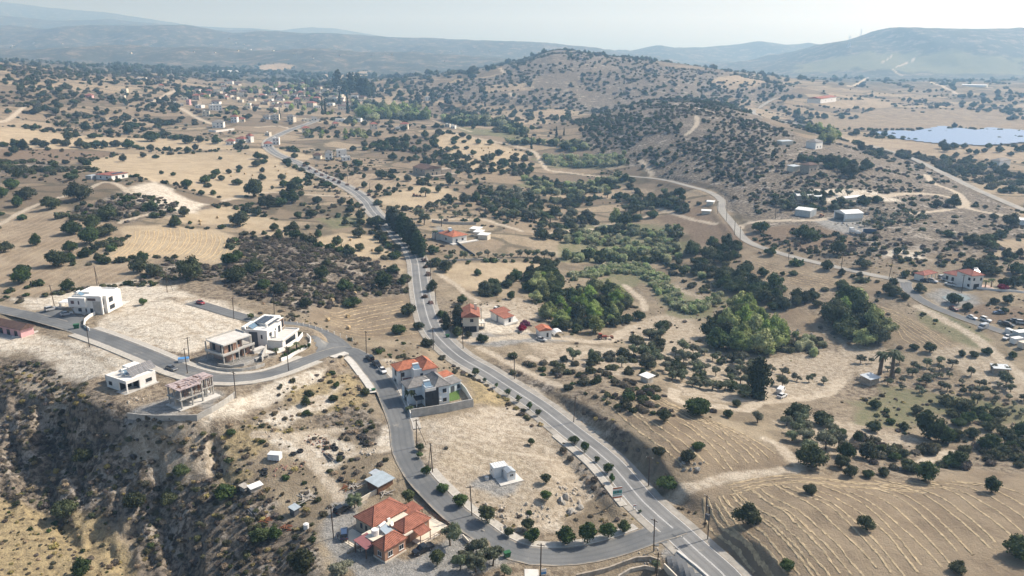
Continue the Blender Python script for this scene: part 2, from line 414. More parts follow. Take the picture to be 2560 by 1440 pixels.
# ------------------------------------------------------------------ land cover
COVER = {
 'field': ["1790 1450|1740 1340|1695 1262|1790 1217|2000 1182|2150 1196|2330 1206|2380 1184|2440 1174|2570 1188|2640 1240|2640 1480|1830 1480",
  "1480 985|1560 968|1650 992|1760 1042|1850 1082|1950 1135|1980 1168|1900 1183|1800 1196|1720 1180|1640 1110|1560 1050|1500 1012",
  "300 567|420 563|540 575|588 590|592 640|550 664|470 655|400 645|235 655|310 600", "150 714|165 677|260 660|400 652|350 692|290 706",
  "-60 600|0 566|110 512|180 520|150 545|280 560|300 600|180 655|140 712|0 735|-60 740", "780 770|880 752|1025 738|1045 800|1070 850|960 850|850 828|775 800",
  "430 545|560 512|640 535|715 560|720 590|680 592|590 562|480 560", "205 405|320 385|560 380|700 400|780 440|760 470|690 480|560 500|440 462|350 445|240 430",
  "-60 318|60 322|180 338|420 345|600 357|590 374|300 372|-60 366", "-60 296|120 305|190 330|60 318|-60 312", "950 495|1050 460|1130 475|1110 500|1060 520|1020 526|960 512",
  "760 602|850 582|950 592|985 640|900 650|820 622", "1100 330|1230 357|1330 387|1310 402|1230 405|1130 385|1080 362", "850 435|1070 432|1060 462|910 482|850 462", "1085 662|1370 656|1390 666|1300 692|1210 740|1120 705",
  "1855 622|1900 640|2100 690|2235 712|2230 740|2150 738|2000 716|1870 688", "1760 735|1890 745|2040 795|2035 850|1960 822|1860 765", "2070 742|2210 762|2320 812|2420 872|2390 892|2260 872|2230 802|2100 752",
  "1990 302|2200 272|2600 280|2600 332|2400 322|2190 327|2050 322", "1990 316|2190 345|2560 368|2640 375|2640 412|2400 400|2230 385|2100 350", "1180 290|1300 280|1420 272|1420 302|1280 312|1180 306",
  "600 372|700 372|840 400|720 398", "1130 392|1260 410|1290 425|1180 425|1110 408", "1370 470|1560 468|1640 476|1480 500|1360 490", "2050 250|2230 255|2230 270|2060 268", "1770 205|1900 195|2000 210|1870 222|1780 220", "300 300|420 305|410 316|290 312", "880 245|1000 240|1010 260|900 268",
  "800 185|920 178|930 192|820 200", "640 165|720 160|740 170|650 176", "1200 215|1330 205|1320 225|1210 235", "2470 600|2640 590|2640 640|2480 650", "560 560|700 575|705 600|640 600", "-60 700|0 690|140 715|130 735|-60 760"],
 'gold': ["1130 1122|1260 1120|1335 1172|1200 1182|1140 1152", "-80 1238|60 1262|160 1292|290 1325|330 1380|345 1460|-80 1470", "700 985|800 935|880 925|920 960|930 1010|850 1020|740 1040", "560 1080|640 1060|700 1080|640 1140|570 1160|620 1190|560 1200", "1115 1105|1220 1050|1200 1090|1130 1150", "1170 1020|1190 930|1120 905|1145 915|1240 990|1290 1010"],
 'chalk': ["1055 1072|1200 1030|1300 1050|1255 1105|1120 1108", "1360 1270|1420 1300|1400 1330|1330 1322", "240 803|290 772|420 747|520 770|620 800|612 832|520 862|470 884|400 880|300 850|232 822", "20 747|130 737|240 716|330 706|420 716|480 735|600 775|640 790|620 802|500 770|430 744|300 772|180 770|60 788",
  "-40 845|90 822|200 850|290 880|330 920|250 955|180 940|100 884|-40 880", "620 982|700 945|760 932|860 912|800 945|690 1005|590 1032|510 1055|540 1012",
  "340 472|385 452|430 480|480 500|540 512|480 530|400 522|345 506", "1175 772|1230 762|1290 800|1310 832|1200 836|1170 816", "1290 702|1372 668|1380 676|1300 712", "920 890|1000 900|1005 925|960 925", "1180 1010|1300 1020|1330 1090|1200 1060", "980 1010|990 1100|960 1120|970 1040", "640 1060|760 1000|860 960|830 1010|700 1060", "680 1100|800 1085|870 1120|820 1170|740 1150", "1200 925|1330 975|1400 1010|1520 1080|1500 1090|1380 1030|1210 945", "2200 620|2330 625|2320 650|2200 645", "1990 480|2180 475|2240 500|2060 505"],
 'pale': ["330 1080|540 1092|560 1180|440 1210|330 1150", "60 930|170 960|200 1010|120 1010", "1040 1062|1110 1042|1200 1012|1290 1012|1350 1055|1440 1140|1490 1200|1470 1270|1380 1325|1290 1325|1180 1275|1100 1170", "1040 1062|1110 1042|1200 1012|1290 1012|1350 1055|1440 1140|1490 1200|1470 1270|1380 1325|1290 1325|1180 1275|1100 1170", "1640 905|1700 872|1880 902|2080 882|2130 902|2100 972|2000 1002|1850 1012|1700 992", "1930 1055|2040 1030|2260 1085|2330 1100|2150 1140|2000 1122", "1190 770|1300 745|1390 790|1300 800", "1640 690|1720 720|1760 760|1720 770|1660 730", "1600 800|1700 790|1740 830|1700 900|1600 870|1560 840", "2110 850|2230 890|2200 960|2120 900", "1300 850|1560 870|1640 900|1560 950|1400 920", "1380 630|1530 622|1540 640|1400 650", "1330 580|1560 570|1690 600|1560 605|1420 590", "2330 880|2440 870|2560 960|2560 1000|2420 930"],
 'scrub': ["1385 1078|1440 1118|1530 1208|1562 1262|1500 1252|1432 1172", "-80 885|100 902|200 962|330 1052|500 1062|560 1082|540 1250|660 1480|340 1480|330 1330|250 1280|-80 1235", "600 590|700 592|850 622|950 660|1018 700|1022 735|900 742|770 790|700 762|600 742|540 702|340 690|420 650|560 665|595 630",
  "150 532|320 482|560 522|480 540|380 532|320 560|200 546", "1450 335|1600 262|1750 242|1900 290|2000 350|2250 380|2400 440|2600 570|2600 640|2200 645|1900 592|1850 542|1790 482|1650 446|1530 402",
  "1000 222|1250 188|1360 118|1440 118|1650 165|1950 204|2000 235|1800 250|1600 262|1450 275|1250 262|1080 240", "-60 390|100 398|230 420|60 440|-60 420", "560 1170|640 1210|700 1280|780 1350|800 1440|650 1440|560 1300", "1190 905|1330 935|1480 985|1690 1030|1690 1060|1560 1050|1470 1000|1320 950", "760 1000|880 1010|960 1060|940 1110|800 1060", "900 870|1020 900|1100 960|1000 905", "1000 1100|1060 1110|1200 1290|1300 1330|1200 1310|1060 1160", "1215 905|1330 962|1450 1042|1560 1128|1680 1222|1692 1202|1575 1085|1475 1012|1345 945"],
 'soil': ["-60 372|150 372|320 386|205 402|-60 402", "1840 600|1960 560|2130 580|2180 620|2000 620", "560 420|640 440|600 480|480 470", "1640 545|1740 520|1830 560|1850 610|1760 605", "2360 760|2600 770|2600 830|2430 800"],
 'green': ["1380 560|1560 555|1690 565|1700 600|1560 600|1400 590", "1300 450|1560 440|1570 455|1320 468", "1340 398|1560 384|1565 412|1380 416", "1418 690|1525 660|1600 660|1664 688|1705 732|1740 762|1800 736|1815 748|1750 788|1700 788|1648 742|1598 694|1540 686|1440 706", "1420 716|1530 680|1605 690|1600 715|1500 732", "2200 962|2350 982|2600 1022|2600 1062|2350 1042|2200 1002", "800 548|900 542|905 568|820 577", "2110 1000|2240 985|2330 1040|2270 1080|2130 1060", "1405 606|1560 594|1710 604|1710 630|1640 648|1500 655|1400 655", "900 270|1000 262|1080 290|1000 300|900 298", "1080 310|1300 330|1330 350|1180 335", "2310 770|2400 800|2470 850|2440 870|2300 790", "2000 160|2560 150|2560 190|2000 185"],
 'gravel': ["836 1262|880 1240|900 1255|870 1300|860 1320|905 1350|940 1400|1030 1405|1140 1330|1180 1340|1250 1370|1330 1400|1300 1420|1200 1430|1150 1460|1000 1460|900 1440|840 1390|800 1330", "1080 1300|1180 1330|1150 1345|1090 1325", "1120 835|1300 840|1420 842|1420 852|1250 866|1180 862", "2015 550|2080 540|2140 545|2180 580|2150 592|2110 588|2060 565", "1240 1185|1300 1195|1300 1240|1230 1240|1200 1210", "490 1000|530 980|560 990|520 1020", "480 900|520 880|680 890|640 915|520 925", "2330 745|2370 730|2420 740|2440 755|2400 770|2350 765", "330 1040|420 1000|470 1030|430 1050", "1690 1340|1790 1440|1720 1440|1650 1380", "1080 560|1110 560|1115 600|1090 600"],
}
COVER['brown'] = [COVER['field'][i] for i in [0, 1, 5, 15, 16, 17, 18]]
COVER['straw'] = [COVER['field'][i] for i in [2, 6, 7, 10, 11, 12, 8, 22, 21, 14]]
_cov = {k: [px_poly(s)[:, :2] for s in v] for k, v in COVER.items()}
_trk = [(line_px(s, 6)[:, :2], w) for s, w in TRACKS]

def mask_of(name, x, y, dist=None):
    if dist is None:
        dist = np.sqrt(x * x + y * y)
    m = np.zeros(x.shape)
    soft = 0.6 + dist * 0.004
    nz = fbm(x / 7.0, y / 7.0, 3, 51) * 2.2 + fbm(x / 38.0, y / 38.0, 2, 52) * dist * 0.012
    for poly in _cov[name]:
        lo = poly.min(0) - 12; hi = poly.max(0) + 12
        b = (x > lo[0]) & (x < hi[0]) & (y > lo[1]) & (y < hi[1])
        if not b.any():
            continue
        i = np.nonzero(b)[0]
        d, _, _ = seg_dist(x[i], y[i], poly, True)
        s = np.where(inside(x[i], y[i], poly), d, -d) + nz[i] * (0.45 if name in ('field', 'brown', 'straw') else 1.6)
        v = sstep(-soft[i], soft[i], s)
        m[i] = np.maximum(m[i], v)
    return m

def track_mask(x, y):
    m = np.zeros(x.shape)
    for L, w in _trk:
        lo = L.min(0) - 12; hi = L.max(0) + 12
        b = (x > lo[0]) & (x < hi[0]) & (y > lo[1]) & (y < hi[1])
        if not b.any():
            continue
        i = np.nonzero(b)[0]
        d, _, _ = seg_dist(x[i], y[i], L)
        d = d + fbm(x[i] / 3.0, y[i] / 3.0, 2, 60) * 0.9
        m[i] = np.maximum(m[i], 1 - sstep(w * 0.42, w * 0.42 + 0.5 + w * 0.12, d))
    return m

def road_dist(x, y):
    d = np.full(x.shape, 1e9)
    for L, w in ((L_main, 4.5), (L_home, 4.5), (L_back, 3), (L_val, 3), (L_spur, 3), (L_east, 4)):
        q, _, _ = seg_dist(x, y, L[::2])
        d = np.minimum(d, q - w)
    for L, w in _trk:
        q, _, _ = seg_dist(x, y, L[::2])
        d = np.minimum(d, q - w * 0.5)
    return d

# ------------------------------------------------------------------ node helpers
def new_mat(name):
    m = bpy.data.materials.new(name); m.use_nodes = True
    nt = m.node_tree
    b = nt.nodes['Principled BSDF']
    b.inputs['Specular IOR Level'].default_value = 0.25
    b.inputs['Roughness'].default_value = 0.85
    return m, nt, b

def N(nt, typ, **kw):
    n = nt.nodes.new(typ)
    for k, v in kw.items():
        if k.startswith('i_'):
            n.inputs[k[2:].replace('_', ' ')].default_value = v
        else:
            setattr(n, k, v)
    return n

def mixc(nt, f, a, b, blend='MIX'):
    n = nt.nodes.new('ShaderNodeMix'); n.data_type = 'RGBA'; n.blend_type = blend
    for sock, v in ((n.inputs[0], f), (n.inputs[6], a), (n.inputs[7], b)):
        if hasattr(v, 'is_linked') or hasattr(v, 'links'):
            nt.links.new(v, sock)
        elif isinstance(v, (int, float)):
            sock.default_value = v
        else:
            sock.default_value = (*v, 1)
    return n.outputs[2]

def noise(nt, vec, scale, detail=4, rough=0.55):
    n = nt.nodes.new('ShaderNodeTexNoise')
    n.inputs['Scale'].default_value = scale; n.inputs['Detail'].default_value = detail; n.inputs['Roughness'].default_value = rough
    if vec is not None:
        nt.links.new(vec, n.inputs['Vector'])
    return n.outputs['Fac']

def ramp(nt, fac, lo, hi, a=0.0, b=1.0):
    n = nt.nodes.new('ShaderNodeMapRange'); n.interpolation_type = 'SMOOTHSTEP'
    nt.links.new(fac, n.inputs['Value'])
    n.inputs['From Min'].default_value = lo; n.inputs['From Max'].default_value = hi
    n.inputs['To Min'].default_value = a; n.inputs['To Max'].default_value = b
    return n.outputs['Result']

def mul(nt, a, b, op='MULTIPLY'):
    n = nt.nodes.new('ShaderNodeMath'); n.operation = op; n.use_clamp = False
    for s, v in ((n.inputs[0], a), (n.inputs[1], b)):
        if isinstance(v, (int, float)):
            s.default_value = v
        else:
            nt.links.new(v, s)
    return n.outputs[0]

def attr(nt, name):
    n = nt.nodes.new('ShaderNodeAttribute'); n.attribute_name = name
    return n.outputs['Fac']

# ------------------------------------------------------------------ ground material
def ground_material():
    m, nt, b = new_mat('dry_land')
    pos = nt.nodes.new('ShaderNodeNewGeometry').outputs['Position']
    big = noise(nt, pos, 0.012, 4); mid = noise(nt, pos, 0.09, 5, 0.6); fine = noise(nt, pos, 0.55, 6, 0.68); tiny = noise(nt, pos, 2.2, 5, 0.7)
    col = mixc(nt, ramp(nt, mid, 0.35, 0.66), (0.235, 0.186, 0.122), (0.410, 0.335, 0.226))
    col = mixc(nt, ramp(nt, big, 0.40, 0.62), col, mixc(nt, ramp(nt, fine, 0.38, 0.60), (0.16, 0.122, 0.085), (0.36, 0.295, 0.21)))
    # patchwork of small plots, terraces and their edges
    mp = nt.nodes.new('ShaderNodeMapping'); mp.inputs['Scale'].default_value = (0.011, 0.024, 0.0); nt.links.new(pos, mp.inputs[0])
    wp = nt.nodes.new('ShaderNodeTexNoise'); wp.inputs['Scale'].default_value = 0.02; wp.inputs['Detail'].default_value = 3; nt.links.new(pos, wp.inputs['Vector'])
    va = nt.nodes.new('ShaderNodeVectorMath'); va.operation = 'SCALE'; va.inputs['Scale'].default_value = 0.9; nt.links.new(wp.outputs['Color'], va.inputs[0])
    vb = nt.nodes.new('ShaderNodeVectorMath'); vb.operation = 'ADD'; nt.links.new(mp.outputs[0], vb.inputs[0]); nt.links.new(va.outputs[0], vb.inputs[1])
    vo = nt.nodes.new('ShaderNodeTexVoronoi'); vo.inputs['Scale'].default_value = 1.0; nt.links.new(vb.outputs[0], vo.inputs['Vector'])
    ve = nt.nodes.new('ShaderNodeTexVoronoi'); ve.feature = 'DISTANCE_TO_EDGE'; ve.inputs['Scale'].default_value = 1.0; nt.links.new(vb.outputs[0], ve.inputs['Vector'])
    sp_ = nt.nodes.new('ShaderNodeSeparateColor'); nt.links.new(vo.outputs['Color'], sp_.inputs[0])
    plot = mixc(nt, ramp(nt, sp_.outputs[0], 0.25, 0.45), (0.20, 0.150, 0.10), mixc(nt, ramp(nt, sp_.outputs[1], 0.4, 0.6), (0.44, 0.345, 0.225), (0.33, 0.25, 0.165)))
    plot = mixc(nt, ramp(nt, fine, 0.42, 0.62, 0.0, 0.55), plot, (0.17, 0.135, 0.09))
    plot = mixc(nt, ramp(nt, mul(nt, ve.outputs['Distance'], mul(nt, fine, -0.10), 'ADD'), -0.03, 0.02, 0.85, 0.0), plot, (0.085, 0.078, 0.05))
    col = mixc(nt, mul(nt, attr(nt, 'plots'), 0.8), col, plot)
    # far woods and scrub too far away to tell apart
    far = ramp(nt, noise(nt, pos, 0.018, 8, 0.78), 0.39, 0.50)
    farm = mixc(nt, far, (0.225, 0.185, 0.138), (0.066, 0.070, 0.052))
    col = mixc(nt, attr(nt, 'far'), col, farm)
    sc = mixc(nt, ramp(nt, fine, 0.40, 0.58), (0.078, 0.068, 0.054), (0.270, 0.222, 0.168))
    sc = mixc(nt, ramp(nt, mul(nt, mid, mul(nt, fine, 0.7), 'ADD'), 0.90, 1.06, 0.0, 0.9), sc, (0.44, 0.39, 0.325))
    col = mixc(nt, attr(nt, 'scrub'), col, sc)
    so = mixc(nt, ramp(nt, fine, 0.35, 0.65), (0.185, 0.132, 0.088), (0.255, 0.188, 0.128))
    col = mixc(nt, attr(nt, 'soil'), col, so)
    fi = mixc(nt, ramp(nt, mid, 0.33, 0.66), (0.310, 0.238, 0.160), (0.450, 0.362, 0.250))
    fi = mixc(nt, ramp(nt, tiny, 0.35, 0.7, 0.0, 0.45), fi, (0.255, 0.185, 0.12))
    wv = nt.nodes.new('ShaderNodeTexWave'); wv.bands_direction = 'X'; wv.wave_profile = 'SIN'
    wv.inputs['Scale'].default_value = 0.075; wv.inputs['Distortion'].default_value = 9.0; wv.inputs['Detail'].default_value = 2.0; wv.inputs['Detail Scale'].default_value = 0.22
    nt.links.new(pos, wv.inputs['Vector'])
    fi = mixc(nt, ramp(nt, wv.outputs['Fac'], 0.55, 0.95, 0.0, 0.35), fi, (0.50, 0.395, 0.25))
    col = mixc(nt, attr(nt, 'field'), col, fi)
    br_ = mixc(nt, ramp(nt, mid, 0.35, 0.65), (0.225, 0.172, 0.112), (0.330, 0.260, 0.170))
    col = mixc(nt, mul(nt, attr(nt, 'brown'), 0.72), col, mixc(nt, ramp(nt, tiny, 0.35, 0.7, 0.0, 0.4), br_, (0.17, 0.125, 0.088)))
    st_ = mixc(nt, ramp(nt, mid, 0.33, 0.66), (0.46, 0.36, 0.225), (0.56, 0.45, 0.29))
    col = mixc(nt, mul(nt, attr(nt, 'straw'), 0.75), col, st_)
    go = mixc(nt, ramp(nt, fine, 0.35, 0.62), (0.235, 0.185, 0.098), (0.455, 0.355, 0.178))
    col = mixc(nt, mul(nt, attr(nt, 'gold'), 0.85), col, go)
    ch = mixc(nt, ramp(nt, fine, 0.34, 0.60), (0.47, 0.395, 0.300), (0.74, 0.675, 0.560))
    ch = mixc(nt, ramp(nt, mid, 0.52, 0.72, 0.0, 0.75), ch, (0.37, 0.275, 0.17))
    col = mixc(nt, attr(nt, 'chalk'), col, ch)
    pa = mixc(nt, ramp(nt, fine, 0.36, 0.66), (0.37, 0.30, 0.21), (0.585, 0.50, 0.385))
    col = mixc(nt, mul(nt, attr(nt, 'pale'), 0.8), col, pa)
    gr = mixc(nt, ramp(nt, fine, 0.36, 0.62), (0.27, 0.245, 0.14), (0.155, 0.175, 0.080))
    col = mixc(nt, mul(nt, attr(nt, 'green'), 0.8), col, gr)
    gv = mixc(nt, ramp(nt, fine, 0.35, 0.65), (0.25, 0.245, 0.23), (0.40, 0.39, 0.365))
    col = mixc(nt, attr(nt, 'gravel'), col, gv)
    tr = mixc(nt, ramp(nt, fine, 0.36, 0.66), (0.47, 0.385, 0.28), (0.62, 0.54, 0.42))
    col = mixc(nt, attr(nt, 'track'), col, tr)
    col = mixc(nt, ramp(nt, tiny, 0.25, 0.75, 0.0, 1.0), mixc(nt, 0.28, col, (0.05, 0.04, 0.03)), col)
    hs = nt.nodes.new('ShaderNodeHueSaturation'); hs.inputs['Saturation'].default_value = 0.9; hs.inputs['Value'].default_value = 0.97; nt.links.new(col, hs.inputs['Color'])
    nt.links.new(hs.outputs[0], b.inputs['Base Color'])
    b.inputs['Roughness'].default_value = 0.95
    b.inputs['Specular IOR Level'].default_value = 0.1
    bump = nt.nodes.new('ShaderNodeBump'); bump.inputs['Strength'].default_value = 0.75; bump.inputs['Distance'].default_value = 0.9
    hgt = mul(nt, mul(nt, fine, 1.0), mul(nt, tiny, 0.35), 'ADD')
    nt.links.new(hgt, bump.inputs['Height']); nt.links.new(bump.outputs[0], b.inputs['Normal'])
    return m

def struct(o, kind='structure'):
    o['kind'] = kind
    return o

def grid_mesh(name, X, Y, Z):
    nr, nc = X.shape
    me = bpy.data.meshes.new(name)
    co = np.stack([X, Y, Z], -1).reshape(-1, 3).astype(np.float32)
    i = np.arange(nr * nc).reshape(nr, nc)
    q = np.stack([i[:-1, :-1], i[:-1, 1:], i[1:, 1:], i[1:, :-1]], -1).reshape(-1, 4).astype(np.int32)
    me.vertices.add(len(co)); me.vertices.foreach_set('co', co.ravel())
    me.loops.add(q.size); me.loops.foreach_set('vertex_index', q.ravel())
    me.polygons.add(len(q))
    me.polygons.foreach_set('loop_start', np.arange(0, q.size, 4, dtype=np.int32))
    me.polygons.foreach_set('loop_total', np.full(len(q), 4, dtype=np.int32))
    me.polygons.foreach_set('use_smooth', np.ones(len(q), bool))
    me.update(calc_edges=True)
    return me

me = grid_mesh('terrain', G_X, G_Y, G_H)
xf, yf = G_X.ravel(), G_Y.ravel()
masks = {k: mask_of(k, xf, yf) for k in COVER}
trkm = track_mask(xf, yf)
far = sstep(1500, 2400, yf + 250 * fbm(xf / 300.0, yf / 300.0, 3, 12))
masks['far'] = far
masks['track'] = trkm
masks['plots'] = sstep(330, 480, yf)
for k in masks:
    a = me.attributes.new(k, 'FLOAT', 'POINT')
    a.data.foreach_set('value', masks[k].astype(np.float32))
ground = bpy.data.objects.new('terrain', me); COL.objects.link(ground)
struct(ground)
me.materials.append(ground_material())

# ------------------------------------------------------------------ paved roads
def strip_mesh(name, L, o0, o1, dz, ncross=2, crown=0.0, along=None):
    """ribbon between two sideways offsets of a centre line (left is positive)"""
    T = np.gradient(L[:, :2], axis=0); T /= np.linalg.norm(T, axis=1)[:, None] + 1e-9
    Nn = np.c_[-T[:, 1], T[:, 0]]
    offs = np.linspace(o0, o1, ncross)
    X = L[:, 0][:, None] + Nn[:, 0][:, None] * offs
    Y = L[:, 1][:, None] + Nn[:, 1][:, None] * offs
    lift = dz + np.sqrt(L[:, 0] ** 2 + L[:, 1] ** 2) * 0.0003
    Z = L[:, 2][:, None] + lift[:, None] + 0 * offs
    A = np.repeat(offs[None], len(L), 0)
    if along is not None:
        X, Y, Z, A = X[along], Y[along], Z[along], A[along]
    me = grid_mesh(name, X[:, ::-1], Y[:, ::-1], Z[:, ::-1])
    a = me.attributes.new('across', 'FLOAT', 'POINT'); a.data.foreach_set('value', np.abs(A[:, ::-1]).astype(np.float32).ravel())
    return me

def asphalt(name, c0, c1, sc=0.35, half=3.9):
    m, nt, b = new_mat(name)
    pos = nt.nodes.new('ShaderNodeNewGeometry').outputs['Position']
    f = mixc(nt, ramp(nt, noise(nt, pos, sc * 0.3, 5, 0.6), 0.35, 0.65), c0, c1)
    f = mixc(nt, ramp(nt, noise(nt, pos, 3.0, 4, 0.7), 0.3, 0.75, 0.0, 0.35), f, tuple(v * 0.7 for v in c0))
    f = mixc(nt, ramp(nt, noise(nt, pos, 0.12, 6, 0.7), 0.60, 0.68, 0.0, 0.5), f, (0.38, 0.345, 0.29))
    ac = attr(nt, 'across')
    dl = nt.nodes.new('ShaderNodeMath'); dl.operation = 'ABSOLUTE'
    d0 = nt.nodes.new('ShaderNodeMath'); d0.operation = 'ABSOLUTE'
    nt.links.new(mul(nt, ac, -half * .47, 'ADD'), d0.inputs[0]); nt.links.new(mul(nt, d0.outputs[0], -.75, 'ADD'), dl.inputs[0])
    f = mixc(nt, ramp(nt, mul(nt, dl.outputs[0], mul(nt, noise(nt, pos, .25, 3), .3), 'ADD'), .15, .62, .30, 0.0), f, tuple(v * .62 for v in c0))
    f = mixc(nt, ramp(nt, mul(nt, ac, mul(nt, noise(nt, pos, .5, 5, .7), 1.5), 'ADD'), half + .15, half + .75, 0.0, .8), f, (0.36, 0.31, 0.245))
    f = mixc(nt, ramp(nt, noise(nt, pos, 0.07, 2, 0.4), 0.62, 0.625, 0.0, 0.45), f, tuple(v * .7 for v in c0))
    nt.links.new(f, b.inputs['Base Color']); b.inputs['Roughness'].default_value = 0.8
    return m

M_ASPH = asphalt('worn_asphalt', (0.175, 0.178, 0.178), (0.235, 0.235, 0.230))
M_ASPH2 = asphalt('estate_asphalt', (0.135, 0.142, 0.147), (0.185, 0.19, 0.19), half=3.3)
M_ASPH3 = asphalt('pale_asphalt', (0.27, 0.26, 0.24), (0.35, 0.335, 0.30), half=2.8)
M_ASPH4 = asphalt('new_asphalt', (0.12, 0.128, 0.135), (0.16, 0.165, 0.17), half=2.6)

def add_obj(name, me, mat=None, parent=None, loc=None):
    o = bpy.data.objects.new(name, me); COL.objects.link(o)
    if mat is not None and not me.materials:
        me.materials.append(mat)
    if parent is not None:
        o.parent = parent
    if loc is not None:
        o.location = loc
    return o

def simple(name, c, rough=0.8, var=0.12, sc=1.5, metal=0.0, spec=0.25):
    m, nt, b = new_mat(name)
    tc = nt.nodes.new('ShaderNodeTexCoord').outputs['Object']
    lo = tuple(max(0, v * (1 - var)) for v in c); hi = tuple(min(1, v * (1 + var)) for v in c)
    col = mixc(nt, ramp(nt, noise(nt, tc, sc, 5, 0.65), 0.3, 0.7), lo, hi)
    nt.links.new(col, b.inputs['Base Color'])
    b.inputs['Roughness'].default_value = rough; b.inputs['Metallic'].default_value = metal; b.inputs['Specular IOR Level'].default_value = spec
    return m

M_PAINT = simple('road_paint', (0.62, 0.62, 0.60), 0.7, 0.2, 2.0)
M_KERB = simple('kerb_concrete', (0.55, 0.53, 0.49), 0.85, 0.12, 0.8)
M_PAVE = simple('paving_blocks', (0.43, 0.405, 0.36), 0.9, 0.15, 1.2)
M_SHOULDER = simple('gravel_shoulder', (0.33, 0.31, 0.275), 0.95, 0.2, 0.5)

main_road = struct(add_obj('road', strip_mesh('main_road', L_main, -3.9, 3.9, 0.03, 17), M_ASPH))
struct(add_obj('road_shoulder', strip_mesh('shoulder_l', L_main, 3.9, 5.6, 0.0), M_SHOULDER))
struct(add_obj('road_shoulder', strip_mesh('shoulder_r', L_main, -5.6, -3.9, 0.0), M_SHOULDER))
for o in (-3.55, 3.40):
    add_obj('edge_line', strip_mesh('edge_line', L_main[:190], o, o + 0.15, 0.036), M_PAINT, main_road)
for o in (-0.16, 0.06):
    add_obj('centre_line', strip_mesh('centre_line', L_main[:150], o, o + 0.11, 0.036), M_PAINT, main_road)
estate_road = struct(add_obj('road', strip_mesh('estate_road', L_home, -3.3, 3.3, 0.034, 15), M_ASPH2))
struct(add_obj('road', strip_mesh('back_road', L_back, -2.9, 2.9, 0.03, 11), M_ASPH2))
struct(add_obj('road', strip_mesh('valley_road', L_val, -2.7, 2.7, 0.03, 9), M_ASPH3))
struct(add_obj('road', strip_mesh('spur_road', L_spur, -2.6, 2.6, 0.035, 9), M_ASPH4))
struct(add_obj('road', strip_mesh('east_road', L_east, -3.2, 3.2, 0.25, 3), M_ASPH3))

def solid_strip(name, L, o0, o1, h, along=None):
    """a raised strip (kerb or pavement) with real thickness"""
    T = np.gradient(L[:, :2], axis=0); T /= np.linalg.norm(T, axis=1)[:, None] + 1e-9
    Nn = np.c_[-T[:, 1], T[:, 0]]
    prof = [(o0, -0.3), (o0, h), (o1, h), (o1, -0.3)]
    X = np.stack([L[:, 0] + Nn[:, 0] * p[0] for p in prof], 1)
    Y = np.stack([L[:, 1] + Nn[:, 1] * p[0] for p in prof], 1)
    lift = np.sqrt(L[:, 0] ** 2 + L[:, 1] ** 2) * 0.0003
    Z = np.stack([L[:, 2] + lift + p[1] for p in prof], 1)
    if along is not None:
        X, Y, Z = X[along], Y[along], Z[along]
    me = grid_mesh(name, X, Y, Z)
    me.polygons.foreach_set('use_smooth', np.zeros(len(me.polygons), bool))
    return me

im0, im1 = 0, 0
def main_idx(px, py):
    c = P(px, py); return int(np.argmin((L_main[:, 0] - c.x) ** 2 + (L_main[:, 1] - c.y) ** 2))
im0, im1 = main_idx(1618, 1262), main_idx(1400, 1062)
struct(add_obj('kerb', solid_strip('main_kerb', L_main, 4.4, 4.65, .15, slice(im0, im1)), M_KERB))
struct(add_obj('pavement', solid_strip('main_pave', L_main, 4.65, 6.4, .13, slice(im0, im1)), M_PAVE))
def home_idx(px, py):
    c = P(px, py); d = (L_home[:, 0] - c.x) ** 2 + (L_home[:, 1] - c.y) ** 2
    return int(np.argmin(d))
iA, iB, iC, iD, iE = home_idx(1625, 1345), home_idx(1003, 1075), home_idx(890, 890), home_idx(780, 895), home_idx(200, 826)
iF = home_idx(970, 990)
# the line runs from the junction westwards: negative offset is its right hand (north-east) side
for nm, a, b, s in (('kerb_lot', iA, iB - 4, -1), ('kerb_upper', iB, iC - 2, -1), ('kerb_inner', iF, iD, 1), ('kerb_west_a', iD, iE, -1), ('kerb_west_b', iD, iE, 1)):
    sl = slice(min(a, b), max(a, b))
    struct(add_obj('kerb', solid_strip(nm, L_home, min(s * 3.3, s * 3.55), max(s * 3.3, s * 3.55), 0.15, sl), M_KERB))
    struct(add_obj('pavement', solid_strip(nm + '_pave', L_home, min(s * 3.55, s * 5.6), max(s * 3.55, s * 5.6), 0.13, sl), M_PAVE if nm != 'kerb_inner' else M_KERB))
